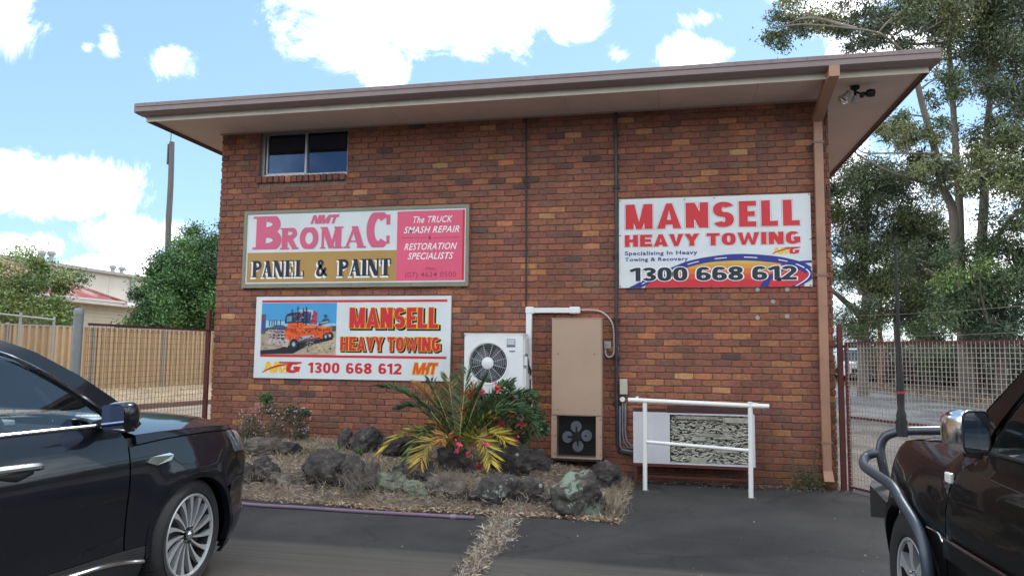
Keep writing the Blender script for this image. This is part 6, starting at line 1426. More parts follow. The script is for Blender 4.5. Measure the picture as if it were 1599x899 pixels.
bush('dark bush in the gap below the big gum', 1525, 545, 37, 1.6, 1.6, DK, n=3400)
# strip of undergrowth and fallen litter on the far verge
n = 9000; t = RS.uniform(0, 1, n); wv = RS.uniform(.4, 10, n); bx = 16.56-1.06*t*1.6; by = 12+t*26
c_ = np.stack([bx+wv+.3, by, np.full(n, .02)], 1); dd2 = RS.normal(size=(n, 3))*.8; dd2[:, 2] = np.abs(dd2[:, 2])*.5; v, f = leaves(c_, dd2, RS.uniform(.08, .3, n), .03, .3)
o = npmesh('verge_litter', v, f, STRAW, None, pick([(.2,.14,.09),(.12,.09,.06),(.28,.21,.14),(.08,.08,.04)], n)); tag(o, 'brown leaf and bark litter on the verge across the road', 'leaf litter', kind='stuff')
# far woods closing the view
def woods(label, pts, hh, n, cols, name='distant_trees', sz=(.5,1.1)):
    P_ = []; K_ = []
    for k in range(n):
        a = rnd.random()*(len(pts)-1); i = int(a); p = Vector(pts[i]).lerp(Vector(pts[i+1]), a-i); z = hh*(.55+.45*noise.noise(Vector((p.x*.12, p.y*.12, 3)))+.25*noise.noise(Vector((p.x*.5, p.y*.5, 3))))*rnd.random()**.75
        P_.append((p.x+rnd.gauss(0,1.2), p.y+rnd.gauss(0,1.2), z)); c_ = cols[int((noise.noise(Vector((p.x*.3, p.y*.3, z*.4)))+1)*1.5) % len(cols)]; K_.append([q_*rnd.uniform(.7,1.3) for q_ in c_])
    p = np.array(P_); v, f = leaves(p, RS.normal(size=(n, 3)), RS.uniform(*sz, n), RS.uniform(.25,.5, n), .2)
    o = npmesh(name, v, f, LEAF, None, np.array(K_)); tag(o, label, 'trees', kind='stuff')
woods('low mass of far trees beyond the street on the right', [(20,70,0),(34,55,0),(46,38,0),(52,18,0),(56,-10,0)], 5.5, 16000, GUM+DK)
woods('low mass of far trees beyond the houses on the left', [(-70,40,0),(-62,75,0),(-25,95,0),(20,90,0)], 6, 9000, GUM+DK)
woods('tall line of far trees across the yard opposite the brick wall', [(46,6,0),(48,-14,0),(36,-38,0),(10,-48,0),(-22,-48,0),(-48,-36,0)], 9, 20000, GUM+DK, sz=(.8,1.6))
woods('dark low undergrowth along the far side of the verge', [(17,48,0),(20,40,0),(25,30,0),(30,20,0),(34,8,0)], 2.6, 14000, DK+[(.09,.07,.05)], 'undergrowth', (.3,.6))
# dark trunks across the road
for i, (px, D_, w_, lab) in enumerate(((1372,37,.13,'thin reddish trunk across the road nearest the leafy gum'),(1398,40,.16,'dark trunk across the road left of the bright green bush'),(1432,41,.18,'leaning grey trunk behind the bright green bush'),(1521,31,.15,'dark trunk across the road in the middle of the dark bushes'),(1537,34,.10,'thin dark trunk between the dark bushes'))):
    q = P(px, 560, D=D_); b = MB(); b.tube([(q.x,q.y,-.1),(q.x+.15,q.y,1.5),(q.x+.1,q.y,3.5),(q.x+.4,q.y,6)], [w_*1.2,w_,w_*.8,w_*.4], 8, sub=3); o = b.build('tree_trunk', DBARK if i else pm('red_bark', (.22,.11,.07), .9, var=.3), None, True); tag(o, lab, 'trunk')
# trees on the left, in front of the houses
D3 = 27; bq = P(38, 520, D=D3); bq.z = .3
tree('bright green broadleaf tree in front of the red roof at the left edge', (bq.x,bq.y,.3), [([(bq.x,bq.y,.2), PD(40,500,D3), PD(38,465,D3)], (.16,.08)), ([PD(39,495,D3), PD(65,465,D3)], (.08,.04)), ([PD(39,490,D3), PD(12,455,D3)], (.08,.04))],
     clp([(10,440,.7),(35,425,.7),(60,430,.6),(80,445,.6),(20,465,.8),(50,460,.8),(75,475,.6),(95,495,.5),(30,490,.8),(60,495,.7),(0,480,.8),(-20,450,.9),(48,412,.4),(5,505,.7),(85,500,.5),(-30,490,.9)], D3, 1.2, .7, (0,0), 1.0), LT, 330, ln=(.09,.17), wd=.06, name='broadleaf_tree', bark=DBARK, droop=.2)
D4 = 29.5; bq = P(305, 520, D=D4); bq.z = .3
tree('dense dark green tree between the timber pole and the left edge of the brick wall', (bq.x,bq.y,.3), [([(bq.x,bq.y,.2), PD(303,480,D4), PD(305,430,D4), PD(312,395,D4)], (.2,.07)), ([PD(303,490,D4), PD(270,460,D4)], (.1,.04)), ([PD(304,470,D4), PD(345,420,D4)], (.1,.04))],
     clp([(270,408,.7),(262,425,.5),(295,392,.7),(318,374,.6),(335,362,.5),(285,430,.8),(310,415,.8),(338,395,.8),(255,455,.6),(240,465,.4),(275,460,.8),(305,450,.9),(335,440,.9),(245,485,.6),(265,492,.8),(295,490,.9),(325,485,.9),(360,420,.9),(365,470,.9),(360,380,.7),(232,500,.5),(300,500,.7),(375,490,.8),(380,440,.8)], D4, 1.4, .8, (0,0), 1.0), [(.040,.10,.032),(.060,.14,.038),(.085,.18,.05),(.035,.08,.03)], 900, ln=(.09,.17), wd=.055, name='dense_tree', bark=DBARK, droop=.1)
# ------------------------------------------------------------------ small far things on the right
q = P(1328, 563, D=47); q.z = 0
vv = empty('parked_van', (q.x,q.y,0), 'white van parked far off at the left end of the street view', 'van')
WP = pm('white_vehicle_paint', (.75,.77,.8), .3, coat=.5, var=.03)
b = MB(); b.bbox((q.x-.95,q.y-2.3,.35),(q.x+.95,q.y+2.3,1.25),.12); b.add([(q.x-.9,q.y-1.4,1.2),(q.x+.9,q.y-1.4,1.2),(q.x+.9,q.y+2.25,1.2),(q.x-.9,q.y+2.25,1.2),(q.x-.78,q.y-.8,2.1),(q.x+.78,q.y-.8,2.1),(q.x+.78,q.y+2.15,2.1),(q.x-.78,q.y+2.15,2.1)], [(0,1,5,4),(1,2,6,5),(2,3,7,6),(3,0,4,7),(4,5,6,7)]); b.build('body', WP, vv)
b = MB(); b.add([(q.x-.78,q.y-1.385,1.28),(q.x+.78,q.y-1.385,1.28),(q.x+.70,q.y-.92,2.0),(q.x-.70,q.y-.92,2.0)], [(0,1,2,3)]); b.build('windscreen', pm('van_glass', (.05,.09,.12), .1), vv)
b = MB(); b.box((q.x-.5,q.y-2.32,.6),(q.x+.5,q.y-2.303,.85)); b.build('grille', BLK, vv)
for sx in (-1, 1):
    b = MB(); b.box((q.x+sx*.75-.14,q.y-2.32,.85),(q.x+sx*.75+.14,q.y-2.303,1.0)); b.build('headlight', LENS, vv)
    for yy in (-1.5, 1.5): b = MB(); b.cyl((q.x+sx*.95,q.y+yy,.34),(q.x+sx*.72,q.y+yy,.34),.34,16); b.build('wheel', RUBBER, vv)
q = P(1300, 520, D=62); b = MB(); b.box((q.x-6,q.y,0),(q.x+2.0,q.y+6,2.6)); o = b.build('wall', pm('shed_blue', C(66,84,112,.8), .6), None)
sh = empty('blue_shed', (q.x-2,q.y,0), 'dark blue roofed shed far beyond the white van', 'shed'); parent_to(o, sh)
b = MB(); b.add([(q.x-6.3,q.y-.5,2.6),(q.x+2.3,q.y-.5,2.6),(q.x+2.3,q.y+3,4.1),(q.x-6.3,q.y+3,4.1),(q.x+2.3,q.y+6.5,2.6),(q.x-6.3,q.y+6.5,2.6)], [(0,1,2,3),(3,2,4,5),(1,4,2),(0,3,5)]); b.build('roof', pm('shed_roof_blue', C(54,72,104,.8), .5), sh)
b = MB(); b.box((q.x-6.3,q.y-.56,2.5),(q.x+2.3,q.y-.505,2.68)); b.build('gutter', WP, sh)
q = P(1566, 575, D=27); mb_ = empty('letterbox', (q.x,q.y,0), 'small white letterbox under the dark bushes across the road', 'letterbox')
b = MB(); b.box((q.x-.03,q.y-.03,0),(q.x+.03,q.y+.03,.95)); b.build('post', WP, mb_); b = MB(); b.bbox((q.x-.13,q.y-.12,.95),(q.x+.13,q.y+.12,1.2),.03); b.build('box', WP, mb_)
# wires strung above the gate, beyond it
root = empty('wire_fence', tuple(c2w(9, 19)), 'two thin fence wires strung on slim posts beyond the right gate', 'fence')
for (pxa, pya, pxb, pyb, D_) in ((1300,524,1700,513,19),(1300,494,1700,468,19)):
    A, B = P(pxa, pya, D=D_), P(pxb, pyb, D=D_-5); b = MB(); m = A.lerp(B, .5)-Vector((0,0,.06)); b.tube([A, m, B], .006, 4, sub=6); b.build('fence_wire', WIRE, root)
for px in (1290, 1720): A = P(px, 500, D=19 if px < 1500 else 14); b = MB(); b.cyl((A.x,A.y,0),(A.x,A.y,A.z+.3),.03,8); b.build('post', FG, root)
# trees and a house across the yard, behind the photographer (they show only as reflections in paint and glass)
for i, (x, y, h_) in enumerate(((-9,-27,8),(1,-31,10),(10,-29,7),(20,-26,9))):
    tree(('broad gum', 'tall gum', 'short gum', 'spreading gum')[i]+' standing across the yard facing the brick wall', (x,y,0), [([(x,y,0),(x+.3,y,h_*.4),(x-.2,y,h_*.75)], (.3,.1))],
         [(Vector((x+rnd.gauss(0,2.0), y+rnd.gauss(0,1.5), h_*rnd.uniform(.45,1.0))), 1.3) for _ in range(14)], GUM, 90, ln=(.3,.5), wd=.14, twig=False)
# ------------------------------------------------------------------ vehicles
def cr(pts, x):
    """smooth curve through (x, y) points, monotone x"""
    if x <= pts[0][0]: return pts[0][1]
    if x >= pts[-1][0]: return pts[-1][1]
    for i in range(len(pts)-1):
        if pts[i][0] <= x <= pts[i+1][0]:
            (xa, a), (xb, c) = pts[i], pts[i+1]; t = (x-xa)/(xb-xa)
            sl = lambda j: (pts[j+1][1]-pts[j-1][1])/(pts[j+1][0]-pts[j-1][0]) if 0 < j < len(pts)-1 else ((pts[1][1]-pts[0][1])/(pts[1][0]-pts[0][0]) if j == 0 else (pts[-1][1]-pts[-2][1])/(pts[-1][0]-pts[-2][0]))
            m0, m1 = sl(i)*(xb-xa), sl(i+1)*(xb-xa)
            return a*(2*t**3-3*t*t+1)+m0*(t**3-2*t*t+t)+c*(-2*t**3+3*t*t)+m1*(t**3-t*t)
class Car:
    def __init__(s, name, org, ang, label, cat, plan, inset, paint, arch_r, wz):
        s.root = empty(name, (org[0], org[1], 0), label, cat, rz=R(ang)); s.T = WMAT[s.root.name]; s.paint = paint
        # plan outline of the right half as arclength table; s=0 at front axle
        v = spline([Vector((x, y, 0)) for x, y in plan], 12); L_ = [0]
        for i in range(1, len(v)): L_.append(L_[-1]+(v[i]-v[i-1]).length)
        k = min((i for i in range(len(v)) if v[i].x >= 0), key=lambda i: i); off = L_[k]-v[k].x
        s.L = [q-off for q in L_]; s.V = v; s.inset = inset; s.ar = arch_r; s.wz = wz; s.flare = .026; s.arches = []
    def pt(s, S, z, o=0, side=-1):
        S = max(s.L[0]+1e-4, min(s.L[-1]-1e-4, S)); i = int(np.searchsorted(s.L, S))-1; i = max(0, min(len(s.L)-2, i))
        t = (S-s.L[i])/(s.L[i+1]-s.L[i]); p = s.V[i].lerp(s.V[i+1], t); tg = (s.V[min(i+2, len(s.V)-1)]-s.V[max(i-1, 0)]).normalized(); n = Vector((tg.y, -tg.x, 0))
        if n.dot(Vector((0, 1, 0))) < 0 and abs(n.x) < .9: n = -n
        if p.x > .3 and n.x < 0: n = -n
        if p.x < -3 and n.x > 0 and abs(n.x) > .3: n = -n
        ins = s.inset(S, z)
        for (ax, az, ar) in s.arches:
            r_ = math.hypot(S-ax, z-az); ins -= s.flare*math.exp(-((r_-ar)/.09)**2) if r_ > ar-.02 else s.flare
        q = p+n*(o-ins); return Vector((q.x, side*abs(q.y) if q.y > 0 or True else 0, z))
    def panel(s, name, poly, mat, side=-1, o=0, thick=.03, parent=None, ds=.07, dz=.06, smooth=True, label=None):
        bm = bmesh.new(); vs = [bm.verts.new((x, 0, z)) for x, z in poly]; bm.faces.new(vs)
        xs_ = [p[0] for p in poly]; zs_ = [p[1] for p in poly]
        for val, no, st in ((xs_, (1,0,0), ds), (zs_, (0,0,1), dz)):
            a = min(val)+st
            a = math.ceil(min(val)/st)*st
            while a < max(val):
                bmesh.ops.bisect_plane(bm, geom=bm.verts[:]+bm.edges[:]+bm.faces[:], plane_co=(a,0,0) if no[0] else (0,0,a), plane_no=no, dist=1e-5); a += st
        sz = {v: (v.co.x, v.co.z) for v in bm.verts}
        be = [e for e in bm.edges if e.is_boundary]
        r_ = bmesh.ops.extrude_edge_only(bm, edges=be); nv = [g for g in r_['geom'] if isinstance(g, bmesh.types.BMVert)]
        nvs = set(nv)
        for v in bm.verts:
            if v in nvs: v.co = s.T @ s.pt(v.co.x, v.co.z, o-thick, side)
        for v in sz: v.co = s.T @ s.pt(sz[v][0], sz[v][1], o, side)
        bmesh.ops.recalc_face_normals(bm, faces=bm.faces[:])
        me = bpy.data.meshes.new(name); bm.to_mesh(me); bm.free(); me.materials.append(mat)
        if smooth: me.polygons.foreach_set('use_smooth', [True]*len(me.polygons)); me.set_sharp_from_angle(angle=R(30))
        ob = link(name, me, parent or s.root); 
        # make sure normals look outwards
        f0 = max(me.polygons, key=lambda p: p.area); c_ = s.T.inverted() @ f0.center; nn_ = s.T.to_3x3().inverted() @ f0.normal
        if nn_.dot(Vector((0, side, 0))) < -.05: me.flip_normals()
        if label: ob['label'] = label
        return ob
    def grid(s, name, rows, mat, parent=None, smooth=True, solid=0):
        b = MB(s.T); n = len(rows[0]); b.add([p for r_ in rows for p in r_], [(i*n+j, i*n+j+1, (i+1)*n+j+1, (i+1)*n+j) for i in range(len(rows)-1) for j in range(n-1)])
        ob = b.build(name, mat, parent or s.root, smooth); me = ob.data
        up = sum((p.normal.z*p.area for p in me.polygons))
        if up < 0: me.flip_normals()
        return ob
    def line(s, name, pts, r, mat, side=-1, o=.004, parent=None, n=6):
        b = MB(s.T); v = spline([Vector((x, z, 0)) for x, z in pts], 6); b.tube([s.pt(p.x, p.y, o, side) for p in v], r, n); return b.build(name, mat, parent or s.root, True)
def wheel(car, x, y, rad, rimr, wdt, nsp, style, steer=0, name='wheel'):
    s = -1 if y < 0 else 1
    T = car.T @ Matrix.Translation((x, y, rad)) @ Matrix.Rotation(R(steer), 4, 'Z') @ (Matrix.Identity(4) if s < 0 else Matrix.Rotation(math.pi, 4, 'Z')) @ Matrix.Rotation(x*1.7+.35, 4, 'Y')
    b = MB(T); w = wdt
    b.lathe([(rimr, .02), (rimr+.012, -.002), (rimr+.05, -.012), (rad-.055, -.004), (rad-.018, .012), (rad-.003, .035), (rad, .06), (rad, w-.06), (rad-.018, w-.012), (rimr+.02, w)], 56, 'y')
    for k in range(72):
        a = 2*math.pi*k/72; c_, d_ = math.cos(a), math.sin(a); b.tube([((rad-.004)*c_, .03, (rad-.004)*d_), ((rad+.0015)*math.cos(a+.03), .10, (rad+.0015)*math.sin(a+.03))], .006, 4)
    ty = b.build(name, RUBBER, car.root, True, ang=35)
    SIL = pm('rim_silver', C(196,198,200,.85), .35, metal=.45, var=.04); DRK = pm('rim_dark', (.02,.02,.022), .5)
    b = MB(T); b.lathe([(rimr+.004, .006), (rimr-.004, 0), (rimr-.014, .004), (rimr-.018, .02)], 56, 'y')
    if style == 'turbine':
        for k in range(nsp):
            a0 = 2*math.pi*k/nsp; pts = []
            for t in np.linspace(0, 1, 6):
                r_ = .055+(rimr-.07)*t; a = a0+.22*t; wd_ = (.0055+.017*t**2.2)
                pts.append((r_, a, wd_, .012+.010*(1-t)))
            vs = []
            for r_, a, wd_, yy in pts:
                for sgn in (-1, 1): vs.append(((r_*math.cos(a)-sgn*wd_*math.sin(a)), yy, (r_*math.sin(a)+sgn*wd_*math.cos(a))))
                for sgn in (-1, 1): vs.append(((r_*math.cos(a)-sgn*wd_*.7*math.sin(a)), yy+.035, (r_*math.sin(a)+sgn*wd_*.7*math.cos(a))))
            fs = []
            for i in range(5): q = i*4; fs += [(q, q+4, q+5, q+1), (q, q+2, q+6, q+4), (q+1, q+5, q+7, q+3)]
            b.add(vs, fs)
    else:
        for k in range(nsp):
            a = 2*math.pi*k/nsp; vs = []
            for r_, wd_, yy in ((.05,.030,.02),(.10,.026,.012),(.16,.030,.016),(rimr-.02,.050,.012)):
                for sgn in (-1, 1): vs.append((r_*math.cos(a)-sgn*wd_*math.sin(a), yy, r_*math.sin(a)+sgn*wd_*math.cos(a)))
                for sgn in (-1, 1): vs.append((r_*math.cos(a)-sgn*wd_*.8*math.sin(a), yy+.04, r_*math.sin(a)+sgn*wd_*.8*math.cos(a)))
            fs = []
            for i in range(3): q = i*4; fs += [(q, q+4, q+5, q+1), (q, q+2, q+6, q+4), (q+1, q+5, q+7, q+3)]
            b.add(vs, fs)
    b.build('rim', SIL, ty, True, ang=30)
    b = MB(T); b.lathe([(0,-.004),(.022,-.003),(.033,.004),(.036,.03)], 20, 'y'); b.build('hub_cap', CHROME if style == 'turbine' else SIL, ty, True)
    b = MB(T)
    for k in range(5): a = 2*math.pi*k/5+.3; b.cyl((.052*math.cos(a), .004, .052*math.sin(a)), (.052*math.cos(a), .03, .052*math.sin(a)), .008, 8)
    b.build('wheel_nuts', CHROME, ty, True)
    b = MB(T); b.lathe([(.05,.07),(rimr-.06,.075),(rimr-.055,.085),(.05,.085)], 32, 'y'); b.build('brake_disc', DRK, ty, True)
    b = MB(T); b.lathe([(0,.10),(rimr-.03,.11),(rimr-.017,.019)], 32, 'y'); b.build('wheel_back', BLK, ty)
def arcp(cx_, cz_, r_, a0, a1, n=16): return [(cx_+r_*math.cos(R(a0+(a1-a0)*k/n)), cz_+r_*math.sin(R(a0+(a1-a0)*k/n))) for k in range(n+1)]
# ---- black SUV on the left
plan = [(-4.0,.0),(-4.0,.45),(-3.9,.78),(-3.55,.93),(-2.9,.968),(-1.6,.972),(-.5,.968),(.15,.962),(.42,.942),(.64,.88),(.79,.74),(.89,.46),(.93,.18),(.94,.0)]
def ins1(S, z):
    k = cr([(.15,.10),(.24,.045),(.36,.018),(.5,.022),(.66,.012),(.80,.0),(.93,.004),(1.02,.022),(1.10,.045),(1.18,.085),(1.3,.125),(1.5,.20),(1.66,.27),(1.76,.36)], z)
    if S > .3: # nose: lean back above the bumper line and tuck under
        u = min(1, (S-.3)/.5); k += u*(.10*max(0, (z-.72)/.4)**1.6*1.2+.05*max(0, (.42-z)/.2))
    return k
suv = Car('black_suv', (2.4946, -5.1263), 84.4, 'glossy black SUV with turbine spoke alloy wheel parked nose in at the left', 'car', plan, ins1, PAINT1, .43, .376)
suv.arches = [(0, .376, .43), (-2.9, .376, .43)]
AR = .425
ar_front = arcp(0, .376, AR, 180-14, 14)   # over the wheel, rear to front
zb = .27
for sd in (-1, 1):
    sx = lambda x: x
    suv.panel('front_fender', [(-.56,.42),(-AR-.005,.42)]+arcp(0,.376,AR,174,40,14)+[(.40,.66),(.47,.70),(.47,.88),(.43,.895),(.385,1.042),(.1,1.052),(-.25,1.048),(-.50,1.035),(-.56,1.03)], PAINT1, sd)
    suv.panel('dark_gap_strip', [(-.62,1.0),(.42,1.0),(.42,1.066),(-.25,1.085),(-.62,1.08)], BLK, sd, o=-.035, thick=.01)  # added dark strip, stops light showing through the bonnet gap
    suv.panel('bonnet_edge', [(-.50,1.044),(-.25,1.057),(.1,1.061),(.41,1.049),(.455,1.035),(.455,1.055),(.41,1.076),(.1,1.092),(-.25,1.100),(-.50,1.098)], PAINT1, sd, o=.002)
    suv.panel('wheel_arch_trim', arcp(0,.376,AR+.0,186,-16,22)+arcp(0,.376,AR-.035,-16,186,22), PAINT1, sd, o=.006, thick=.05)
    suv.panel('front_bumper', [(.395,.655)]+arcp(0,.376,AR+.002,38,-22,8)[1:]+[(.42,.20),(1.52,.22),(1.52,.60),(1.2,.64),(.80,.70),(.474,.695)], PAINT1, sd, thick=.05)
    suv.panel('bumper_lip', [(.43,.16),(1.52,.17),(1.52,.215),(.43,.195)], CLAD, sd, o=.01)
    suv.panel('nose_panel', [(.474,.70),(.80,.705),(.80,.86),(.474,.875)], PAINT1, sd, thick=.05)
    suv.panel('grille', [(.81,.64),(1.52,.60),(1.52,.93),(.81,.93)], pm('dark_grille', (.03,.03,.032), .3, metal=.7), sd, o=-.01)
    hl = suv.panel('headlight', [(.475,.88),(.80,.865),(.86,.96),(.66,1.0),(.50,1.033),(.395,1.042),(.437,.90)], pm('headlight_reflector', (.50,.51,.53), .2, metal=.5, var=.3, sc=30), sd, o=-.006)
    suv.panel('headlight_lens', [(.475,.88),(.80,.865),(.86,.96),(.66,1.0),(.50,1.033),(.395,1.042),(.437,.90)], LENS, sd, o=.004, thick=.004, parent=hl)
    fd = suv.panel('front_door', [(-.572,1.06),(-.60,1.13),(-.66,1.165),(-1.0,1.170),(-1.70,1.168),(-1.72,1.1),(-1.72,.42),(-.572,.42)], PAINT1, sd)
    suv.panel('rear_door', [(-1.732,1.168),(-2.66,1.160),(-2.70,.86)]+arcp(-2.9,.376,AR,50,8,6)+[(-2.48,.42),(-1.732,.42)], PAINT1, sd)
    suv.panel('quarter_panel', [(-2.672,1.16),(-3.9,1.14),(-4.3,1.10),(-4.3,.55),(-3.36,.50)]+arcp(-2.9,.376,AR,16,16,1)[:0]+[(-2.9+AR*math.cos(R(a)), .376+AR*math.sin(R(a))) for a in range(168, 48, -8)]+[(-2.71,.86)], PAINT1, sd)
    suv.panel('side_sill', [(-.45,.22),(-.43,.415),(-2.47,.415),(-2.45,.22)], CLAD, sd, o=.008, thick=.06)
    suv.line('sill_chrome', [(-.44,.325),(-.68,.362),(-1.0,.372),(-2.4,.375)], .011, CHROME, sd, o=.014)
    suv.panel('rear_bumper', [(-3.34,.24),(-4.4,.24),(-4.9,.24),(-4.9,.6),(-4.4,.6),(-3.42,.54)], PAINT1, sd, o=.005)
    # glasshouse
    gz = [(-.665,1.19),(-.76,1.295),(-.95,1.43),(-1.16,1.55),(-1.34,1.61),(-1.62,1.648),(-1.66,1.19)]
    w1 = suv.panel('front_window', gz, CARGLASS, sd, o=-.012, thick=.004)
    w2 = suv.panel('rear_window', [(-1.74,1.19),(-1.72,1.655),(-2.1,1.668),(-2.6,1.645),(-2.58,1.19)], CARGLASS, sd, o=-.012, thick=.004)
    suv.panel('quarter_window', [(-2.68,1.19),(-2.70,1.60),(-3.2,1.55),(-3.55,1.42),(-3.6,1.19)], CARGLASS, sd, o=-.012, thick=.004)
    up = [(-.655,1.19),(-.75,1.30),(-.94,1.44),(-1.15,1.562),(-1.33,1.622),(-1.64,1.662),(-2.1,1.678),(-2.65,1.652),(-3.2,1.59),(-3.58,1.44)]
    suv.panel('a_pillar', [(-.56,1.172),(-.640,1.172)]+up+[(-3.66,1.17),(-4.05,1.15),(-3.9,1.42),(-3.5,1.62),(-3.0,1.70),(-2.2,1.742),(-1.65,1.736),(-1.27,1.692),(-1.05,1.612),(-.80,1.475),(-.60,1.335),(-.46,1.225),(-.42,1.16),(-.50,1.12)], PAINT1, sd)
    suv.panel('b_pillar', [(-1.665,1.172),(-1.735,1.172),(-1.715,1.632),(-1.63,1.63)], BLK, sd, o=-.002)
    suv.panel('c_pillar', [(-2.585,1.172),(-2.675,1.172),(-2.695,1.63),(-2.605,1.63)], BLK, sd, o=-.002)
    suv.line('window_chrome', [(-.64,1.178),(-.80,1.180),(-1.3,1.182),(-2.4,1.18),(-3.62,1.175)], .010, CHROME, sd, o=.006)
    suv.line('window_chrome', [(-.645,1.182),(-.745,1.298),(-.935,1.438),(-1.15,1.56),(-1.33,1.622),(-1.64,1.662),(-2.1,1.678),(-2.65,1.652),(-3.2,1.59),(-3.58,1.44),(-3.62,1.19)], .010, CHROME, sd, o=.006)
    # body crease and door handle
    b = MB(suv.T); p = [suv.pt(S, z, o, sd) for S, z, o in ((-1.16,1.0,.004),(-1.19,1.012,.035),(-1.25,1.016,.046),(-1.38,1.02,.046),(-1.44,1.018,.036),(-1.47,1.01,.004))]; b.tube(p, [.016,.018,.018,.018,.018,.014], 8, sub=3); b.build('handle', pm('satin_chrome', (.6,.6,.6), .25, metal=.9, var=.03), fd, True)
    b = MB(suv.T); b.tube([suv.pt(-1.21,.985,-.008,sd), suv.pt(-1.30,.975,-.004,sd), suv.pt(-1.41,.985,-.008,sd)], [.02,.034,.02], 10); b.build('handle_recess', BLK, fd, True)
    b = MB(suv.T); b.tube([suv.pt(-1.72,1.0,.004,sd), suv.pt(-1.95,1.02,.04,sd), suv.pt(-2.2,1.02,.04,sd), suv.pt(-2.25,1.0,.004,sd)], .016, 8, sub=3)
    # fender badge
    b = MB(suv.T); 
    pp = [(-.44,.925),(-.40,.955),(-.25,.962),(-.215,.945),(-.24,.915),(-.36,.898)]
    b.add([suv.pt(x, z, .012, sd) for x, z in pp], [tuple(range(6))]); b.add([suv.pt(x, z, .0, sd) for x, z in pp]+[suv.pt(x, z, .012, sd) for x, z in pp], [(i, (i+1)%6, 6+(i+1)%6, 6+i) for i in range(6)]); b.build('fender_vent', CHROME, suv.root)
    # mirror
    mc = suv.pt(-.74, 1.215, .0, sd)
    b = MB(suv.T @ Matrix.Translation(mc+Vector((0, sd*.175, .02)))); bm = bmesh.new(); bmesh.ops.create_uvsphere(bm, u_segments=24, v_segments=14, radius=1)
    for v in bm.verts:
        q = v.co; e = lambda a, p_: math.copysign(abs(a)**p_, a); v.co = Vector((max(-.055, e(q.x, .8)*.085), e(q.y, .6)*.095, e(q.z, .62)*.088*(1.0-.15*q.y*-sd)))
    bm.verts.ensure_lookup_table(); b.add([v.co.copy() for v in bm.verts], [[v.index for v in f.verts] for f in bm.faces]); bm.free(); mo = b.build('side_mirror', PAINT1, suv.root, True)
    b = MB(suv.T @ Matrix.Translation(mc+Vector((-.058, sd*.175, .02)))); b.add([(0, a*.082, c_*.072) for a, c_ in ((-1,-.75),(-.8,-1),(.8,-1),(1,-.8),(1,.8),(.8,1),(-.8,1),(-1,.8))], [tuple(range(8))]); b.build('mirror_glass', pm('mirror_blue', (.16,.22,.38), .03, metal=1, var=.02), mo)
    b = MB(suv.T); b.tube([mc+Vector((-.045,sd*.08,-.040)), mc+Vector((-.06,sd*.27,-.05))], .006, 6); b.tube([mc+Vector((.05,sd*.06,-.045)), mc+Vector((.02,sd*.27,-.05))], .007, 6); b.build('mirror_trim', CHROME, mo, True)
    b = MB(suv.T); b.tube([mc+Vector((.02,-sd*.03,-.05)), mc+Vector((.01,sd*.10,-.01))], [.04,.03], 8); b.build('mirror_stalk', BLK, mo, True)
# hood, windscreen, roof
def row(car, S, zf, crown, n=13, xo=0, side_o=0):
    a = car.pt(S, zf, side_o, -1); r_ = []
    for k in range(n):
        u = -1+2*k/(n-1); r_.append(Vector((a.x+xo*(1-u*u), a.y*(-u), zf+crown*(1-abs(u)**2.2))))
    return r_
suv.grid('bonnet', [row(suv, S, z, c_, 15, xo) for S, z, c_, xo in ((-.50,1.10,.085,.02),(-.30,1.102,.085,.0),(-.05,1.098,.082,0),(.18,1.092,.078,.02),(.32,1.084,.07,.08),(.42,1.074,.058,.18),(.47,1.05,.04,.28),(.50,1.0,.01,.33),(.50,.94,.0,.36))], PAINT1)
suv.grid('windscreen', [row(suv, S, z, c_, 13, xo) for S, z, c_, xo in ((-.44,1.19,.01,.18),(-.70,1.405,.03,.18),(-.98,1.572,.045,.15),(-1.26,1.692,.05,.12))], CARGLASS)
suv.grid('roof', [row(suv, S, z, c_, 13, xo) for S, z, c_, xo in ((-1.25,1.695,.05,.12),(-1.65,1.738,.045,0),(-2.3,1.745,.045,0),(-3.0,1.70,.05,0),(-3.5,1.62,.07,0),(-3.75,1.52,.06,-.12))], PAINT1)
suv.grid('rear_glass', [row(suv, S, z, c_, 13, xo) for S, z, c_, xo in ((-3.72,1.52,.06,-.12),(-3.95,1.33,.0,-.16),(-4.1,1.14,.0,-.18))], CARGLASS)
b = MB(suv.T)
for sd in (-1, 1): b.tube([(-1.5,sd*.66,1.73),(-1.7,sd*.655,1.775),(-2.9,sd*.645,1.77),(-3.3,sd*.64,1.70)], .016, 8, sub=3)
# underbody, dark inner arches, interior
b = MB(suv.T); b.box((-3.7,-.85,.2),(-.45,.85,.45)); b.box((.42,-.7,.22),(.75,.7,.8)); b.box((-.45,-.62,.3),(.45,.62,.95)); b.box((-3.8,-.7,.4),(-3.3,.7,.9)); b.box((-.5,-.90,.45),(-.44,.90,.98)); b.build('underbody', BLK, suv.root)
IN = pm('seat_grey', (.5,.48,.46), .8, var=.1); IND = pm('trim_dark', (.03,.03,.032), .7)
for sd in (-1, 1):
    b = MB(suv.T); b.bbox((-1.75,sd*.42-.25,.55),(-1.25,sd*.42+.25,.78),.05); b.bbox((-1.98,sd*.42-.25,.75),(-1.75,sd*.42+.25,1.30),.05); b.bbox((-1.98,sd*.42-.13,1.33),(-1.86,sd*.42+.13,1.50),.04); b.build('seat', IN, suv.root)
b = MB(suv.T); b.bbox((-1.0,-.76,.85),(-.55,.76,1.15),.06); b.box((-3.6,-.78,.50),(-.6,.78,.54)); b.box((-1.7,-.82,.55),(-.62,-.80,1.10)); b.box((-1.7,.80,.55),(-.62,.82,1.10)); b.build('dashboard', IND, suv.root)
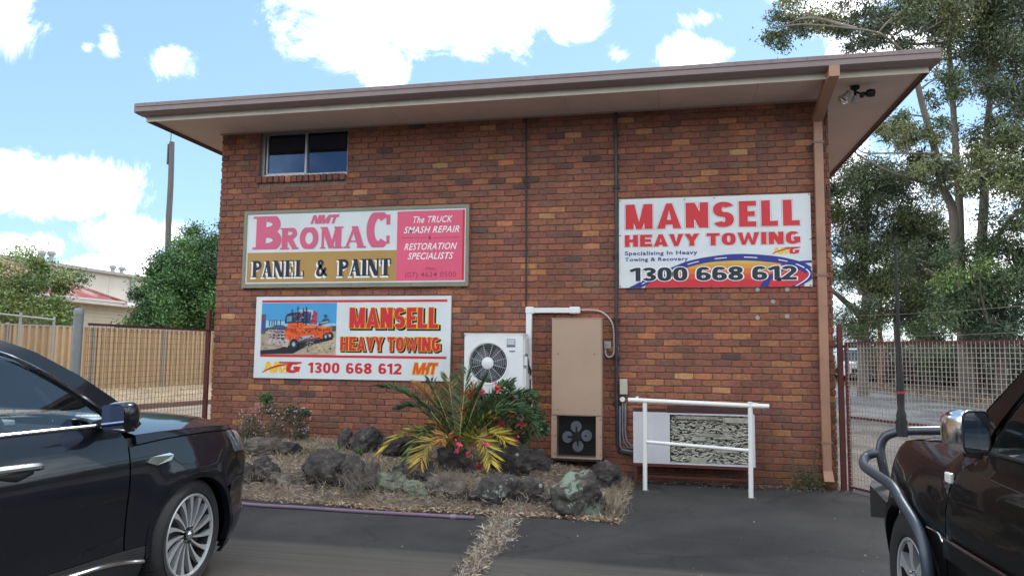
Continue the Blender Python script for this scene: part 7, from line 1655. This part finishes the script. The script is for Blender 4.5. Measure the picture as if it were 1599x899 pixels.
b = MB(suv.T); b.tube([(-1.10+.05*math.sin(a), -.40+.18*math.cos(a), 1.08+.17*math.sin(a)) for a in np.linspace(0, 2*math.pi, 25)], .014, 6, caps=False); b.tube([(-1.1,-.4,1.08),(-.9,-.4,1.02)], .03, 6); b.build('steering_wheel', IND, suv.root)
b = MB(suv.T); b.bbox((-.98,-.24,1.155),(-.75,.10,1.19),.01); b.build('papers', pm('paper_white', (.7,.72,.72), .8), suv.root)
for (x, y, st) in ((0,-.955,9),(0,.955,9),(-2.9,-.955,0),(-2.9,.955,0)): wheel(suv, x, y, .378, .272, .235, 15, 'turbine', st)

# ---- black four wheel drive on the right
plan2 = [(-3.95,.0),(-3.95,.5),(-3.9,.82),(-3.5,.90),(-2.5,.905),(-1.2,.905),(-.4,.90),(.2,.885),(.42,.86),(.56,.80),(.66,.66),(.71,.40),(.73,.0)]
def ins2(S, z):
    k = cr([(.3,.05),(.5,.02),(.7,.0),(.9,.0),(1.03,.012),(1.12,.035),(1.17,.075),(1.22,.03),(1.5,.10),(1.75,.17),(1.85,.26)], z)
    if S > -.55: k = cr([(.3,.05),(.5,.02),(.7,.0),(.95,.005),(1.03,.022),(1.09,.05),(1.14,.10),(1.18,.17)], z)
    if S > .3: k += min(1, (S-.3)/.4)*.10*max(0, (z-.85)/.3)
    return k
wg = Car('black_wagon', (8.8394, -5.1270), 92.1, 'black four wheel drive with grey side bar and whip aerial parked at the right', 'car', plan2, ins2, PAINT2, .44, .39)
wg.flare = .035; wg.arches = [(0, .39, .45), (-2.75, .39, .45)]; A2 = .45
for sd in (-1, 1):
    wg.panel('front_fender', [(-.505,.50),(-.46,.50)]+arcp(0,.39,A2,166,30,16)+[(.46,.60),(.50,.72),(.52,.90),(.50,1.04),(.42,1.10),(.2,1.142),(-.1,1.165),(-.45,1.17),(-.80,1.17),(-.72,1.14),(-.63,1.08),(-.555,.99),(-.51,.86)], PAINT2, sd)
    wg.panel('wheel_arch_trim', arcp(0,.39,A2,188,-10,22)+arcp(0,.39,A2-.04,-10,188,22), PAINT2, sd, o=.012, thick=.06)
    wg.panel('headlight', [(.53,.84),(.85,.84),(.85,1.03),(.60,1.06),(.515,1.04),(.53,.93)], LENS, sd, o=-.004)
    wg.panel('nose_panel', [(.53,.72),(1.32,.72),(1.32,.835),(.53,.835)], PAINT2, sd)
    wg.panel('grille', [(.86,.84),(1.32,.84),(1.32,1.04),(.86,1.03)], pm('dark_grille', (.03,.03,.032), .3, metal=.7), sd, o=-.006)
    fd = wg.panel('front_door', [(-.52,.86),(-.565,.985),(-.64,1.085),(-.73,1.15),(-.82,1.19),(-1.0,1.205),(-1.72,1.215),(-1.72,.44),(-.52,.44)], PAINT2, sd)
    wg.panel('rear_door', [(-1.732,1.215),(-2.55,1.225),(-2.58,.84)]+[( -2.75+A2*math.cos(R(a)), .39+A2*math.sin(R(a))) for a in range(66, 8, -8)]+[(-2.29,.44),(-1.732,.44)], PAINT2, sd)
    wg.panel('quarter_panel', [(-2.56,1.225),(-4.2,1.2),(-4.2,.55),(-3.25,.5)]+[(-2.75+A2*math.cos(R(a)), .39+A2*math.sin(R(a))) for a in range(165, 68, -8)]+[(-2.585,.85)], PAINT2, sd)
    for (a, c_) in ((-.53,-1.71),(-1.74,-2.28)):
        m_ = wg.panel('door_moulding', [(a,.655),(c_,.655),(c_,.742),(a,.742)], PAINT2, sd, o=.022, thick=.03); wg.line('moulding_chrome', [(a,.748),((a+c_)/2,.748),(c_,.748)], .007, CHROME, sd, o=.022, parent=m_)
    wg.line('moulding_chrome', [(-.36,.762),(-.46,.752),(-.51,.72)], .006, CHROME, sd, o=.012)
    wg.panel('side_sill', [(-.47,.36),(-.46,.43),(-2.3,.43),(-2.3,.36)], CLAD, sd, o=.0, thick=.05)
    wg.panel('front_window', [(-.90,1.225),(-1.0,1.35),(-1.10,1.46),(-1.24,1.59),(-1.40,1.68),(-1.66,1.70),(-1.67,1.235)], CARGLASS, sd, o=-.012, thick=.004)
    wg.panel('rear_window', [(-1.76,1.235),(-1.75,1.70),(-2.5,1.70),(-2.52,1.24)], CARGLASS, sd, o=-.012, thick=.004)
    wg.panel('quarter_window', [(-2.64,1.24),(-2.62,1.69),(-3.55,1.66),(-3.62,1.24)], CARGLASS, sd, o=-.012, thick=.004)
    wg.panel('window_frame', [(-.73,1.16),(-.83,1.195),(-1.0,1.21),(-1.68,1.22),(-1.68,1.70),(-1.75,1.715),(-1.74,1.22),(-2.55,1.225),(-2.55,1.71),(-2.6,1.71),(-2.6,1.22),(-3.66,1.22),(-3.60,1.68),(-3.9,1.68),(-3.9,1.78),(-2.0,1.80),(-1.50,1.79),(-1.32,1.74),(-1.10,1.60),(-.95,1.47),(-.78,1.32),(-.64,1.20),(-.60,1.15)][:3]+[(-.885,1.215),(-1.0,1.36),(-1.10,1.47),(-1.25,1.60),(-1.41,1.69),(-1.68,1.712),(-2.6,1.712),(-3.66,1.675),(-3.72,1.21),(-4.0,1.2),(-3.9,1.70),(-3.7,1.775),(-2.0,1.80),(-1.50,1.785),(-1.32,1.735),(-1.10,1.60),(-.95,1.47),(-.78,1.33),(-.62,1.205),(-.60,1.15)], PAINT2, sd)
    wg.panel('b_pillar', [(-1.675,1.215),(-1.755,1.215),(-1.745,1.71),(-1.665,1.71)], BLK, sd, o=-.002)
    wg.line('window_seal', [(-.86,1.212),(-1.2,1.222),(-1.7,1.23),(-2.5,1.235),(-3.6,1.235)], .009, CLAD, sd, o=.006)
    b = MB(wg.T); b.tube([wg.pt(-1.45,1.02,.004,sd), wg.pt(-1.48,1.03,.04,sd), wg.pt(-1.62,1.03,.04,sd), wg.pt(-1.65,1.02,.004,sd)], .014, 8, sub=3); b.build('handle', CHROME, fd, True)
    p = wg.pt(-.565, 1.045, .008, sd); b = MB(wg.T @ Matrix.Translation(p)); b.bbox((-.032,-.012,-.026),(.032,.012,.026),.008); b.build('side_indicator', pm('indicator_clear', (.75,.75,.72), .2, coat=.5), wg.root)
    # big chrome mirror
    mc = wg.pt(-.90, 1.26, 0, sd); ctr = mc+Vector((-.03, sd*.085, .048))
    RM = Matrix.Rotation(R(sd*22), 4, 'Z'); b = MB(wg.T @ Matrix.Translation(ctr) @ RM); bm = bmesh.new(); bmesh.ops.create_uvsphere(bm, u_segments=28, v_segments=16, radius=1)
    for v in bm.verts:
        q = v.co; e = lambda a, p_: math.copysign(abs(a)**p_, a); f_ = 1-.12*max(0, q.x); v.co = Vector((max(-.05, e(q.x, .75)*.11), e(q.y, .45)*.076*f_, e(q.z, .45)*.096*f_))
    bm.verts.ensure_lookup_table(); b.add([v.co.copy() for v in bm.verts], [[v.index for v in f.verts] for f in bm.faces]); bm.free(); mo = b.build('side_mirror', CHROME, wg.root, True)
    b = MB(wg.T @ Matrix.Translation(ctr) @ RM @ Matrix.Translation((-.0515,0,0))); b.add([(0, a*.067, c_*.087) for a, c_ in arc(0, 0, 1, 1, 0, 360, 40, 5)[:-1]], [tuple(range(40))]); b.build('mirror_glass', pm('mirror_glass_dark', (.30,.33,.36), .04, metal=1, var=.02), mo)
    b = MB(wg.T @ Matrix.Translation(ctr) @ RM @ Matrix.Translation((-.050,0,0))); b.tube([(0, a*.069, c_*.089) for a, c_ in [(x_, z_) for x_, z_ in arc(0, 0, 1, 1, 0, 360, 40, 5)]], .005, 6, caps=False); b.build('mirror_rim', BLK, mo, True)
    b = MB(wg.T); b.tube([mc+Vector((.03,-sd*.02,-.02)), mc+Vector((.05,sd*.12,.0))], [.045,.03], 8); b.build('mirror_arm', BLK, mo, True)
wg.grid('bonnet', [row(wg, S, z, c_, 15, xo) for S, z, c_, xo in ((-.74,1.175,.03,.02),(-.45,1.178,.04,0),(-.1,1.172,.045,0),(.2,1.148,.045,.03),(.38,1.118,.04,.09),(.47,1.085,.03,.12),(.50,1.05,.01,.15))], PAINT2)
wg.grid('windscreen', [row(wg, S, z, c_, 13, xo) for S, z, c_, xo in ((-.62,1.19,.01,.12),(-.85,1.40,.03,.12),(-1.12,1.61,.04,.12),(-1.36,1.75,.05,.1))], CARGLASS)
wg.grid('roof', [row(wg, S, z, c_, 13, xo) for S, z, c_, xo in ((-1.34,1.745,.05,.1),(-1.6,1.79,.05,0),(-2.6,1.80,.05,0),(-3.8,1.775,.05,0),(-3.98,1.7,.03,-.05))], PAINT2)
b = MB(wg.T); b.box((-3.98,-.80,.5),(-3.92,.80,1.70)); b.build('tailgate', PAINT2, wg.root)
b = MB(wg.T); b.box((-3.8,-.80,.3),(-.48,.80,.52)); b.box((.42,-.7,.4),(.62,.7,.75)); b.box((-.48,-.60,.35),(.48,.60,1.0)); b.box((-.52,-.82,.45),(-.47,.82,1.1)); b.build('underbody', BLK, wg.root)
for sd in (-1, 1):
    b = MB(wg.T); b.bbox((-1.75,sd*.40-.24,.7),(-1.25,sd*.40+.24,.92),.05); b.bbox((-1.95,sd*.40-.24,.85),(-1.72,sd*.40+.24,1.38),.05); b.bbox((-1.93,sd*.40-.12,1.40),(-1.82,sd*.40+.12,1.56),.04); b.build('seat', pm('seat_dark', (.08,.08,.085), .8), wg.root)
b = MB(wg.T); b.bbox((-1.15,-.72,.95),(-.75,.72,1.2),.05); b.box((-3.6,-.76,.6),(-.7,.76,.64)); b.box((-1.7,.765,.6),(-.75,.785,1.15)); b.build('dashboard', IND, wg.root)
b = MB(wg.T); b.tube([(-1.25+.06*math.sin(a), -.38+.18*math.cos(a), 1.12+.17*math.sin(a)) for a in np.linspace(0, 2*math.pi, 25)], .014, 6, caps=False); b.build('steering_wheel', IND, wg.root)
for (x, y, st) in ((0,.90,0),(0,-.90,0),(-2.75,.90,0),(-2.75,-.90,0)): wheel(wg, x, y, .39, .225, .25, 6, 'spoke', st)
# steel bumper with bull bar and side bars
b = MB(wg.T); b.bbox((.70,-.62,.52),(1.02,.62,.80),.03)
for sd in (-1, 1):
    b.add([(.70,sd*.62,.54),(1.02,sd*.62,.54),(.99,sd*.80,.545),(.83,sd*.86,.56),(.50,sd*.86,.62),(.50,sd*.80,.62),(.70,sd*.62,.78),(1.02,sd*.62,.78),(.97,sd*.80,.78),(.83,sd*.86,.77),(.50,sd*.86,.72),(.50,sd*.80,.72)], [(0,1,2,3,4,5),(6,7,8,9,10,11),(1,7,8,2),(2,8,9,3),(3,9,10,4),(4,10,11,5)])
b.build('bull_bar_base', pm('bar_black', (.02,.02,.022), .45, var=.2), wg.root)
b = MB(wg.T)
for sd in (-1, 1):
    b.tube([(.86,0,1.155),(.80,sd*.30,1.150),(.80,sd*.50,1.143),(.82,sd*.66,1.130),(.86,sd*.74,1.09),(.87,sd*.77,1.02),(.86,sd*.77,.94),(.84,sd*.75,.80)], .030, 12, sub=4)
    b.tube([(.80,sd*.30,1.155),(.86,sd*.31,.80)], .028, 10)
b.build('bull_bar', pm('bar_dark_steel', (.05,.055,.07), .3, metal=.3, coat=.4, var=.1), wg.root, True)
for sd in (-1, 1):
    b = MB(wg.T); b.tube([(.868,sd*.775,.975),(.875,sd*.82,.972),(.86,sd*.875,.945),(.60,sd*.955,.925),(.28,sd*.965,.91),(.07,sd*.965,.898),(-.03,sd*.965,.87),(-.11,sd*.965,.83),(-.30,sd*.965,.755),(-.40,sd*.965,.67),(-.44,sd*.965,.56),(-.45,sd*.96,.44),(-.52,sd*.955,.38),(-.7,sd*.95,.36),(-2.2,sd*.95,.36)], .030, 12, sub=4); b.build('side_bar', STEEL, wg.root, True)
b = MB(wg.T); ax, ay = .80, .655
b.cyl((ax,ay,1.10),(ax,ay,1.21),.036,12); b.lathe([(.030,1.20),(.033,1.24),(.022,1.28),(.024,1.34),(.026,1.42),(.020,1.52),(.016,1.70)], 12, 'z', (ax,ay,0)); b.build('aerial_spring', BLK, wg.root, True)
b = MB(wg.T); b.tube([(ax,ay,1.68),(ax,ay,2.05),(ax-.004,ay,2.37)], [.0135,.0115,.009], 8); b.build('aerial', BLK, wg.root, True)
b = MB(wg.T); b.lathe([(.0285,1.385),(.0285,1.400)], 12, 'z', (ax,ay,0)); b.build('aerial_band', pm('orange_red_band', (.3,.035,.02), .5), wg.root)
b = MB(wg.T); b.bbox((.76,.22,1.175),(.84,.33,1.205),.008); b.build('bracket', STEEL, wg.root)
